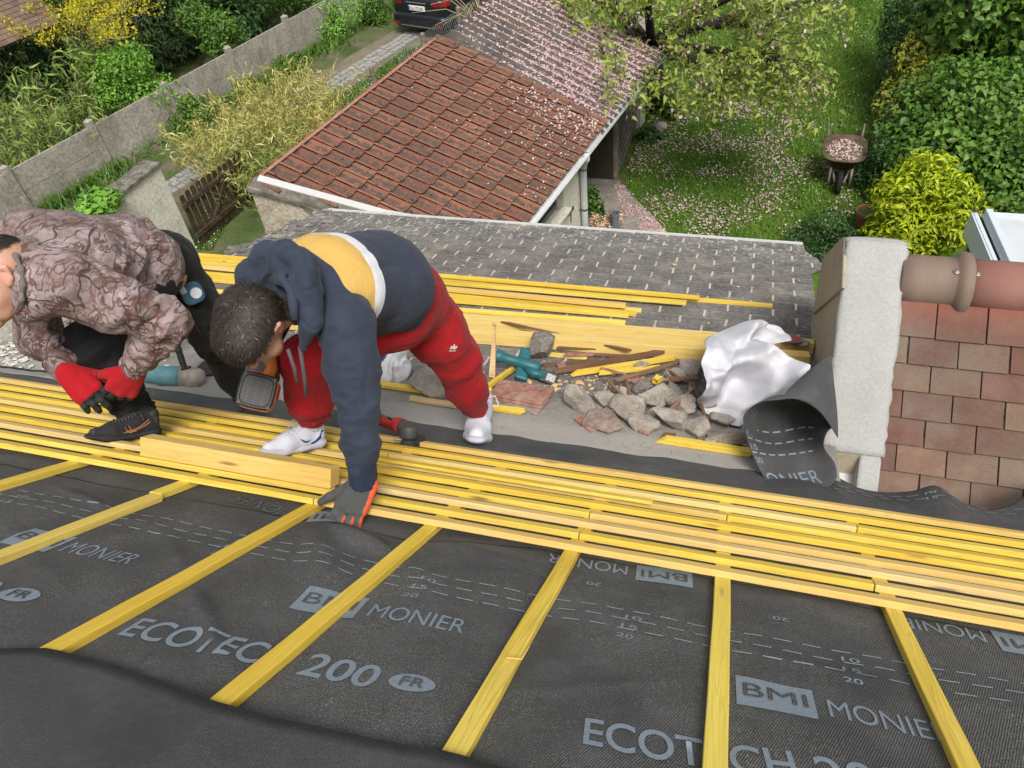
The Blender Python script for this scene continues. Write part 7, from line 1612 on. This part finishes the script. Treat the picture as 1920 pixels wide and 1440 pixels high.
# hair: everything above the brow and behind the ears
N_h = vnormals(Vb, Fb); f_ = nrm(faceb); u_ = nrm(upb - f_ * np.dot(upb, f_)); l_ = np.cross(u_, f_); q = (Vb - hdb) / 1.04; qa, qb, qc = q @ f_, q @ l_, q @ u_
mask = (np.linalg.norm(q, axis=1) < .16) & ((qc > .035 + .25 * np.clip(qa, 0, 1) ) | ((qa < -.004) & (qc > -.065 - qa * .0))) & (np.abs(qb) < .083) & (qa < .098) & ~((np.abs(qb) > .070) & (qc < .034) & (qa > -.034))
crown = hdb + (f_ * -.055 + u_ * .09)
hair(Vb, Fb, N_h, mask, pB, 26000, .024, lambda P: (P - crown) / (np.linalg.norm(P - crown, axis=1, keepdims=True) + 1e-6) + f_ * .25, seed=1, nap=.008, lift=.30)

# ================================================================== the worker in the printed jacket
SLa, SRa = at(112, 530, 2.46), at(60, 440, 2.74); HLa, HRa = at(268, 520, 2.96), at(308, 492, 3.14)
hipa = (HLa + HRa) / 2; jend = at(250, 486, 2.96); sha = (SLa + SRa) / 2; axa = nrm(hipa - sha); lata = nrm((SRa - SLa) - axa * np.dot(SRa - SLa, axa)); bka = np.cross(axa, lata); bka = bka if np.dot(bka, C0 - sha) > 0 else -bka
knFa, anFa = at(172, 648, 2.90), at(252, 772, 3.03); knBa, anBa = at(402, 632, 3.38), at(468, 748, 3.74)
ela, wra = at(306, 604, 2.64), at(246, 694, 2.73); elra, wrra = at(72, 630, 2.86), at(133, 700, 2.78)
hda = at(4, 520, 2.42); nka = at(14, 524, 2.46)
_r = nrm(ray(4, 520)); _f = ROT @ nrm((-.85, .5, 0)); facea = nrm(_f - _r * np.dot(_f, _r)); upa = nrm(np.cross(facea, -_r))
print('A lens: torso', np.linalg.norm(hipa - sha), 'sh', np.linalg.norm(SLa - SRa), 'arm', np.linalg.norm(SLa - ela), np.linalg.norm(ela - wra), 'legF', np.linalg.norm(HLa - knFa), np.linalg.norm(knFa - anFa), 'legB', np.linalg.norm(HRa - knBa), np.linalg.norm(knBa - anBa), 'armR', np.linalg.norm(SRa - elra), np.linalg.norm(elra - wrra))
sd = SDF(.009, .04)
sd.cap(sha, hipa, .125, .125, flat=(bka, 1.3)); sd.chain([SLa, ela, wra], [.05, .042, .030]); sd.chain([SRa, elra, wrra], [.05, .042, .027]); sd.chain([HLa, knFa, anFa], [.08, .055, .04]); sd.chain([HRa, knBa, anBa], [.08, .055, .04]); sd.cap(SLa, SRa, .055); sd.cap(sha - axa * .02, nka, .055, .055); sd.cap(nka, hda, .060, .060, k=.02)

Xa = head(sd, hda, facea, upa, 1.06)
pA, Va, Fa = body('person', sd, M['skin'], None, smooth=1, loc=main(300, 830), attrs={'blush': lambda V, N_: np.clip(1 - np.linalg.norm(V - Xa(-.01, (.086 if np.dot(Xa(0, 1, 0) - hda, C0 - hda) > 0 else -.086), .0), axis=1) / .055, 0, 1)})
tag(pA, 'person in a woodland print jacket and red gloves, stooping over one black shoe', 'person'); bpy.context.view_layer.update(); eyes(Xa, pA, 1.06)
ja = SDF(.007, .05); cha = sha + axa * .10; bea = jend
ja.cap(cha - lata * .05, cha + lata * .05, .16, .16, flat=(bka, 1.2)); ja.cap(cha, bea, .185, .172, flat=(bka, 1.15)); ja.cap(bea - lata * .03, bea + lata * .03, .155, .155, flat=(bka, 1.08)); ja.cap(sha, nka + (sha - nka) * .18, .105, .078); ja.cap(sha, at(40, 522, 2.50), .11, .085); ja.chain([at(52, 478, 2.45), at(64, 522, 2.43), at(56, 575, 2.45)], [.052, .062, .055]); ja.cap(sha - axa * .01 - lata * .09, sha - axa * .01 + lata * .09, .10, .10)
ja.chain([SLa + axa * .02, SLa * .5 + ela * .5, ela, ela * .45 + wra * .55, wra + (wra - ela) * -.06], [.105, .096, .080, .060, .047], k=.045); ja.chain([SRa, elra * .6 + SRa * .4, elra, wrra + (wrra - elra) * -.22], [.095, .085, .074, .050], k=.04)
jo, Vj, Fj = body('jacket', ja, M['camo'], pA, folds=[(ela, ela - SLa, .022, .05, .12), (ela * .6 + wra * .4, wra - ela, .014, .045, .11), (wra, wra - ela, .014, .024, .07), (SLa * .7 + ela * .3, ela - SLa + lata * .3, .014, .06, .14), (sha + axa * .25 - lata * .12, axa + lata * .6, .016, .07, .16), (elra * .5 + wrra * .5, wrra - elra, .018, .04, .13), (hipa - axa * .1, axa, .012, .07, .18), (sha + axa * .12 - bka * .1, axa - bka, .014, .06, .14), (sha + axa * .3 + bka * .12, axa + lata * .3, .008, .09, .2)])
co_ = SDF(.005, .02); cdir = nrm(nka - (sha + axa * .1))
ring = [nka + (lata * math.cos(a) + np.cross(cdir, lata) * math.sin(a)) * .077 + cdir * .012 for a in np.linspace(0, 6.2832, 13)]; co_.chain([at(8, 462, 2.40), at(30, 480, 2.37), at(40, 505, 2.355), at(43, 535, 2.355), at(40, 562, 2.365), at(26, 588, 2.39)], [.005, .006, .006, .006, .006, .005])
M['collar'] = cloth('grey_collar_edge', (.17, .15, .145), .8); body('collar', co_, M['collar'], jo, smooth=1)
# back seam of the jacket
tra = SDF(.007, .045); tra.cap(HLa, HRa, .12, .12); tra.chain([HLa, HLa * .5 + knFa * .5, knFa, knFa * .4 + anFa * .6, anFa + (anFa - knFa) * -.02], [.115, .105, .092, .080, .070]); tra.chain([HRa, HRa * .5 + knBa * .5, knBa, knBa * .45 + anBa * .55, anBa], [.12, .108, .092, .080, .064])
cuffc = anFa + (anFa - knFa) * .05; tra.cap(cuffc - UU * .02, cuffc + UU * .025, .066, .062, k=.02)
to, Vta, Fta = body('trousers', tra, M['black_cloth'], pA, folds=[(knBa, knBa - HRa, .016, .05, .14), (knFa, anFa - knFa, .014, .05, .14), (cuffc, np.array([.3, .2, 1]), .022, .026, .10), (anBa, anBa - knBa, .016, .03, .10), (HRa * .5 + knBa * .5, knBa - HRa, .010, .06, .14)])
bva = BVHTree.FromPolygons([tuple(v) for v in Vta], [tuple(map(int, q)) for q in Fta])
M['dark_red'] = plain('dark_red_piping', (.12, .015, .02), .7, .3, .2, 50)
pts = [(352, 572), (357, 590), (363, 605), (371, 618), (378, 629)]; stamp(bva, [[(x - .8, y), (x2 - .8, y2), (x2 + 1, y2), (x + 1, y)] for (x, y), (x2, y2) in zip(pts[:-1], pts[1:])], M['dark_red'], 'piping', to)
hA = main(298, 818, CBH + BH + .004); tA = main(158, 828, CBH + BH + .004); fA = nrm(tA - hA)
s3, X3, patch3 = shoe(hA, fA, NN, np.linalg.norm(tA - hA), (M['shoe_black'], M['sole_black'], M['lace_gray']), pA, 1.0); sid = 1 if np.dot(np.cross(NN, fA), C0 - hA) > 0 else -1
for a0, c0_, a1, c1_, dz in ((.045, .075, .15, .034, .0), (.05, .085, .14, .040, .0), (.10, .038, .13, .064, 0), (.115, .034, .145, .058, 0)):
    n = 7; ln_ = [(a0 + (a1 - a0) * i / (n - 1), c0_ + (c1_ - c0_) * i / (n - 1) - .010 * math.sin(math.pi * i / (n - 1))) for i in range(n)]; patch3(ln_ + [(a, c + .0034) for a, c in reversed(ln_)], 'shoe_stripe', M['copper'], sid)
hA2 = anBa - NN * .085; s4, X4, patch4 = shoe(hA2 - VV * .04, nrm(-VV * .5 + UU * .55), NN, .28, (M['shoe_black'], M['sole_black'], M['glove_black']), pA, 1.0)
# gloved hands at the trouser hem
m_ = (M['glove_red'], M['glove_black'])
gn1 = at(249, 700, 2.735); gx1 = nrm(at(206, 764, 2.80) - gn1); hand(gn1, gx1, (C0 - gn1) * .5 + UU * .55 + NN * .2, -1, .75, m_, pA, s=1.2, thumb_curl=.45, cuff=wra + (wra - ela) * .02, curls=(.5, .45, .5, .55), palm_test=lambda V, N_: ((V - (gn1 + gx1 * .105)) @ gx1 > 0) | ((N_ @ (UU * .9 + (C0 - gn1) * .3)) < -.35))
gn2 = at(130, 702, 2.775); gx2 = nrm(at(188, 758, 2.80) - gn2); hand(gn2, gx2, (C0 - gn2) * .55 + NN * .25 - UU * .25, 1, .75, m_, pA, s=1.2, thumb_curl=.35, cuff=gn2 - gx2 * .015, curls=(.5, .45, .5, .55), palm_test=lambda V, N_: ((V - (gn2 + gx2 * .105)) @ gx2 > 0) | ((N_ @ (-UU * .9 + (C0 - gn2) * .3)) < -.35))
N_a = vnormals(Va, Fa); f_ = nrm(facea); u_ = nrm(upa - f_ * np.dot(upa, f_)); l_ = np.cross(u_, f_); q = (Va - hda) / 1.06; qa, qb, qc = q @ f_, q @ l_, q @ u_
mask = (np.linalg.norm(q, axis=1) < .15) & (qc > .062 + .2 * np.clip(qa, 0, 1)) & (np.abs(qb) < .084) & (qa < .098); crown2 = hda + (f_ * -.06 + u_ * .09)
hair(Va, Fa, N_a, mask, pA, 5000, .012, lambda P: (P - crown2) / (np.linalg.norm(P - crown2, axis=1, keepdims=True) + 1e-6), seed=2, nap=.004)
# ------------------------------------------------------------------ tools left lying on the roof
M['teal'] = plain('teal_tool_plastic', (.018, .115, .135), .45, .4, .2, 20); M['tool_gray'] = plain('grey_tool_housing', (.075, .073, .068), .5, .4, .2, 30); M['tool_red'] = plain('red_tool_plastic', (.40, .025, .02), .4, .4, .15, 30); M['alu'] = plain('dusty_cast_metal', (.36, .32, .27), .6, .4, .3, 14, metal=.3); M['tool_orange'] = plain('orange_tool_plastic', (.55, .16, .03), .45, .4, .15, 30); M['light_teal'] = plain('dusty_light_teal', (.10, .24, .27), .6, .3, .3, 14)
def rbox(mb, c, x, y, z): c, x, y, z = [np.array(a, float) for a in (c, x, y, z)]; mb.box(c - x / 2 - y / 2 - z / 2, x, y, z)
# red and grey angle grinder
p = main(770, 812, .0); g = empty('angle_grinder', p, 'small red and grey angle grinder with a toothed disc beside the blue sleeve', 'angle grinder')
ax = nrm(main(700, 772, .04) - main(768, 800, .04)); sd_ = np.cross(NN, ax); hc = main(766, 808, .08)
mb = MB(); mb.lathe(hc - NN * .03, NN, [(.022, -.006), (.036, 0), (.038, .03), (.034, .05), (.02, .058)], 18); mb.tube([hc + ax * .01 + NN * .005, hc + ax * .055 + NN * .008], [.034, .031], 14); mb.build('gear_head', M['tool_gray'], g, smooth=True, bevel=.002)
mb = MB(); rbox(mb, hc + NN * .028 + ax * .012, ax * .05, sd_ * .04, NN * .012); mb.build('spindle_lock', M['tool_gray'], g, bevel=.004)
mb = MB(); mb.tube([hc + ax * .05 + NN * .008, hc + ax * .09 + NN * .008, hc + ax * .15, hc + ax * .27 - NN * .004], [.034, .033, .026, .028], 14); mb.build('handle', M['tool_red'], g, smooth=True)
mb = MB(); mb.tube([hc + ax * .105 + sd_ * .02 + NN * .026, hc + ax * .15 + sd_ * .012 + NN * .026], [.006, .006], 6)
for k in range(6): rbox(mb, hc + ax * (.075 + k * .011) - sd_ * .0 + NN * .004 + sd_ * -.032, ax * .005, sd_ * .004, NN * .02)
mb.build('vents', M['black_plastic'], g)
dn_ = nrm(NN + VV * .0); mb = MB(); dc_ = hc - NN * .04; n = 44; P = []
for k in range(n * 2):
    a = math.pi * k / n; r = .062 if k % 2 else .066; P.append(dc_ + (ax * math.cos(a) + sd_ * math.sin(a)) * r)
mb.prism(P, NN * .003); mb.build('disc', M['alu'], g)
mb = MB(); P = []; n = 26
for i in range(n + 1):
    a = math.pi * (.62 + 1.15 * i / n) + .2
    e = ax * math.cos(a) + sd_ * math.sin(a)
    P += [dc_ + e * .018 + NN * .014, dc_ + e * .073 + NN * .014, dc_ + e * .075 - NN * .010]
mb.add(P, [(i * 3 + k, i * 3 + k + 1, i * 3 + k + 4, i * 3 + k + 3) for i in range(n) for k in range(2)]); o = mb.build('guard', M['black_plastic'], g, smooth=False); m = o.modifiers.new('t', 'SOLIDIFY'); m.thickness = .004
# large teal grinder
p = main(300, 718, .0); g = empty('large_grinder', p, 'big dusty teal angle grinder with a black side handle under the stooping worker', 'angle grinder')
a0, a1 = main(345, 706, .06), main(228, 700, .06); ax = nrm(a1 - a0); sd_ = np.cross(NN, ax)
mb = MB(); mb.tube([a0 + ax * .015, a0 + ax * .03, a0 + ax * .13, a0 + ax * .16, a1], [.050, .054, .052, .042, .030], 18); mb.build('motor_body', M['light_teal'], g, smooth=True)
mb = MB(); mb.lathe(a0 - ax * .055 - NN * .055, NN, [(.03, 0), (.056, .01), (.06, .05), (.052, .085), (.03, .1)], 18); mb.tube([a0 - ax * .06, a0 + ax * .02], [.05, .054], 16); mb.build('gear_head', M['alu'], g, smooth=True)
v_, f_ = text_poly('makita') if False else (None, None)
hb = a0 - ax * .0 + NN * .05; ht = at(335, 657, depth(hb) - .02); mb = MB(); mb.lathe(hb - (ht - hb) * .1, ht - hb, [(.036, 0), (.036, .008), (.017, .012), (.017, .07), (.019, .075), (.016, .08), (.019, .11), (.017, .125), (.012, .126), (.011, .1)], 16); mb.build('side_handle', M['black_plastic'], g, smooth=False)
dsc = main(385, 690, .10); mb = MB(); nn2 = nrm(NN * .75 + VV * -.5); mb.lathe(dsc + VV * .05, nn2, [(.01, -.006), (.075, -.006), (.078, 0), (.075, .006), (.01, .008)], 30); mb.build('guard', M['black_plastic'], g, smooth=False)
# teal blower with its battery
p = low(985, 718, 0); g = empty('cordless_blower', p, 'teal cordless blower with a black battery lying among the laths', 'blower')
t0, t1 = low(938, 682, .07), low(1012, 700, .07); ax = nrm(t1 - t0); dpt = depth(t0)
t0, t1 = at(932, 667, dpt - .02), at(1008, 690, dpt - .05)
mb = MB(); mb.tube([t0 - (t1 - t0) * .02, t0, t0 + (t1 - t0) * .13, t0 + (t1 - t0) * .15, t0 + (t1 - t0) * .55, t0 + (t1 - t0) * .62, t1, t1 + (t1 - t0) * .08], [.036, .037, .034, .029, .028, .033, .034, .02], 18); mb.build('blow_tube', M['teal'], g, smooth=True)
mb = MB(); mb.lathe(t0 - (t1 - t0) * .025, -(t1 - t0), [(.030, -.004), (.030, .0), (.012, .002)], 16); mb.build('tube_mouth', M['black_plastic'], g)
b0 = at(984, 655, dpt + .04); b1 = at(978, 716, dpt - .06); dv_ = b1 - b0; sx = nrm(t1 - t0); sy = np.cross(nrm(dv_), sx)
mb = MB(); mb.hexa([b1 + sx * i + sy * j for i, j in ((-.042, -.035), (.03, -.035), (.03, .035), (-.042, .035))] + [b0 + sx * i + sy * j for i, j in ((-.024, -.03), (.035, -.03), (.035, .03), (-.024, .03))]); mb.build('fan_housing', M['teal'], g, bevel=.012)
mb = MB(); h0 = at(1000, 700, dpt - .08); h1 = at(1028, 706, dpt - .06); mb.tube([at(985, 690, dpt - .05), h0, h1], [.022, .024, .026], 12); mb.build('handle', M['teal'], g, smooth=True)
bc = at(1029, 708, dpt - .05); bx = nrm(at(1050, 716, dpt - .06) - at(1008, 700, dpt - .05)); by = nrm(np.cross(bx, C0 - bc)); bz = np.cross(bx, by); mb = MB(); rbox(mb, bc, bx * .098, by * .066, bz * .075); bat = mb.build('battery', M['black_plastic'], g, bevel=.006)
zz = bz if np.dot(bz, C0 - bc) > 0 else -bz; mb = MB(); mb.prism([bc + zz * .0385 + bx * a + by * b for a, b in ((-.012, -.022), (.036, -.022), (.036, .016), (-.012, .016))], zz * .001); mb.build('rating_plate', plain('worn_sticker', (.42, .38, .38), .6, .3, .5, 90), bat)
# nail gun in the right hand, its grilled end towards the viewer
nc = at(481, 733, 2.60); nz = nrm((C0 - nc) + NN * .1); nx = nrm(np.array([1, .0, -.10]) - nz * np.dot([1, 0, -.1], nz)); ny = np.cross(nz, nx)
g = empty('nail_gun', nc - ny * .07, 'orange and black nail gun held upright in front of the dark haired worker', 'nail gun')
def sq(r, z, e=.42, ox=0, oy=0, n=28): return [nc + nz * z + nx * (ox + r * math.copysign(abs(math.cos(a)) ** e, math.cos(a))) + ny * (oy + r * math.copysign(abs(math.sin(a)) ** e, math.sin(a))) for a in [2 * math.pi * k / n for k in range(n)]]
def sqloft(lst, name, mat, par=g):
    mb = MB(); n = 28; P = [p for l in lst for p in l]; mb.add(P, [(i * n + k, i * n + (k + 1) % n, (i + 1) * n + (k + 1) % n, (i + 1) * n + k) for i in range(len(lst) - 1) for k in range(n)] + [tuple(reversed(range(n))), tuple((len(lst) - 1) * n + k for k in range(n))]); return mb.build(name, mat, par)
cp = sqloft([sq(.057, -.03), sq(.060, -.015), sq(.060, .006), sq(.055, .014), sq(.050, .014), sq(.048, .008)], 'end_cap', M['black_plastic'])
sqloft([sq(.048, -.20, .7, -.0, .04), sq(.055, -.14, .6, 0, .02), sq(.060, -.05, .5, .008, -.004), sq(.061, -.031, .45, .006, -.003)], 'body', M['tool_orange'])
mb = MB()
for k in range(13):
    y_ = -.042 + k * .007; hw = .046 - max(0, abs(y_) - .03) * .8; rbox(mb, nc + nz * .0105 + ny * y_, nx * hw * 2, ny * .0032, nz * .005)
for k in (-1, 0, 1): rbox(mb, nc + nz * .0095 + nx * k * .026, nx * .0035, ny * .088, nz * .005)
gr = mb.build('grille', M['tool_gray'], cp)
for a, b in ((-1, -1), (-1, 1), (1, -1), (1, 1)):
    mb = MB(); mb.lathe(nc + nz * .012 + nx * a * .047 + ny * b * .047, nz, [(.006, 0), (.006, .004), (.003, .004), (.003, .002)], 10); mb.build('bolt', M['tool_gray'], cp)
mb = MB(); mb.tube([nc - nz * .08 + ny * .05 + nx * .02, nc - nz * .09 + ny * .09 + nx * .03, nc - nz * .11 + ny * .13 + nx * .015], [.022, .020, .024], 12); mb.build('grip', M['tool_orange'], g, smooth=True)
mb = MB(); mb.tube([nc - nz * .03 + ny * .055 + nx * .045, nc - nz * .06 + ny * .03 + nx * .066, nc - nz * .06 - ny * .01 + nx * .07], [.008, .009, .006], 8); mb.build('hook', M['tool_red'], g, smooth=True)
# tape measure on the belt of the stooping worker
_h = bva.ray_cast(Vector(C0), Vector(nrm(ray(360, 550))), 10); tc = np.array(_h[0]) + nrm(C0 - np.array(_h[0])) * .02; tz = nrm(C0 - tc + UU * .6); tx = nrm(np.cross([0, 0, 1], tz)); ty = np.cross(tz, tx)
g = empty('tape_measure', tc - ty * .04, 'blue and white tape measure clipped to the dark trousers', 'tape measure'); mb = MB(); n = 24
mb.prism([tc + tx * .044 * math.copysign(abs(math.cos(a)) ** .6, math.cos(a)) + ty * .044 * math.copysign(abs(math.sin(a)) ** .75, math.sin(a)) - tz * .02 for a in [2 * math.pi * k / n for k in range(n)]], tz * .04); M['tape_blue'] = plain('dark_teal_blue', (.02, .07, .11), .4, .4, .15, 40); mb.build('case', M['tape_blue'], g, bevel=.006)
M['pale_gray'] = plain('pale_grey_plastic', (.45, .48, .50), .4, .4, .1, 40)
mb = MB(); mb.prism([tc + tz * .0205 + tx * (.012 + .022 * math.cos(a)) + ty * (-.004 + .022 * math.sin(a)) for a in [2 * math.pi * k / 20 for k in range(20)]], tz * .003); mb.build('badge', M['pale_gray'], g)
mb = MB(); rbox(mb, tc + tz * .012 - tx * .028 + ty * .025, tx * .026, ty * .03, tz * .026); mb.build('grip_pad', M['pale_gray'], g, bevel=.006)
# white carrier bag with a bottle
bp = low(742, 716, 0); bd = depth(bp); g = empty('carrier_bag', bp, 'crumpled white carrier bag between the blue sleeve and red trousers', 'bag')
M['bag'] = plain('white_plastic_bag', (.62, .62, .64), .4, .4, .06, 12); bg_ = SDF(.007, .03); bg_.cap(at(728, 700, bd), at(745, 680, bd + .03), .085, .075); bg_.cap(at(722, 668, bd + .02), at(752, 665, bd + .06), .05, .045); bg_.cap(at(750, 705, bd + .02), at(735, 712, bd), .05)
body('bag', bg_, M['bag'], g, folds=[(at(735, 690, bd - .05), UU, .024, .05, .14), (at(745, 670, bd), NN, .022, .06, .12)], smooth=1)
bt = [at(706, 668, bd - .06), at(722, 646, bd - .03)]; g = empty('water_bottle', bt[0], 'clear plastic bottle with a blue label sticking out of the white bag', 'bottle'); M['pet'] = plain('clear_bottle_plastic', (.42, .46, .48), .15, .5, .1, 30); d_ = nrm(bt[1] - bt[0]); mb = MB(); mb.lathe(bt[0] - d_ * .08, d_, [(.03, 0), (.035, .01), (.035, .11), (.03, .15), (.014, .175), (.014, .19)], 18); mb.build('bottle', M['pet'], g, smooth=True)
mb = MB(); mb.lathe(bt[0] - d_ * .02, d_, [(.0358, 0), (.0362, .002), (.0362, .05), (.0358, .052)], 18, caps=False); mb.build('bottle_label', M['blue'], g, smooth=True)
# cutting discs by the parapet
for i, (x, y, r, mt, lb) in enumerate([(1484, 636, .062, 'tool_red', 'red cutting disc with a dark rim lying behind the white sheet'), (1500, 643, .055, 'alu', 'grey cutting disc peeping out under the red one')]):
    c = low(x, y, .09 if i == 0 else .075); mb = MB(); g = empty('cutting_disc', c, lb, 'cutting disc'); mb.lathe(c, N2, [(.010, 0), (r, 0), (r, .003), (.010, .003)], 32); mb.build('rim', M['steel'], g)
    mb = MB(); mb.lathe(c + N2 * .0032, N2, [(.012, 0), (r * .8, 0), (r * .8, .001), (.012, .001)], 32); mb.build('label_face', M[mt], g)
# black lead at the left edge
mb = MB(); mb.tube([main(x, y, h_) for x, y, h_ in ((-40, 684, .012), (20, 689, .016), (60, 695, .012), (95, 696, .016), (120, 700, .01))], .006, 8); o = mb.build('power_cable', M['black_plastic'], loc=main(20, 689), smooth=True); tag(o, 'black power cable lying across the underlay at the left edge', 'cable')
# plaster flakes at the left
rs = np.random.RandomState(12); P = []; S_ = []
for (x0_, y0_, x1_, y1_, n) in ((0, 640, 75, 672, 60), (0, 672, 60, 692, 34), (190, 610, 250, 700, 40), (80, 690, 110, 712, 8), (150, 600, 330, 720, 55), (20, 625, 70, 650, 22)):
    for _ in range(n): P.append(low(rs.uniform(x0_, x1_), rs.uniform(y0_, y1_), .01) if True else 0); S_.append(rs.uniform(.008, .036))
scatter('plaster_flakes', P, S_, M['plaster'], 'pale flakes of plaster strewn at the left of the roof', 'plaster flakes', 3, .3)
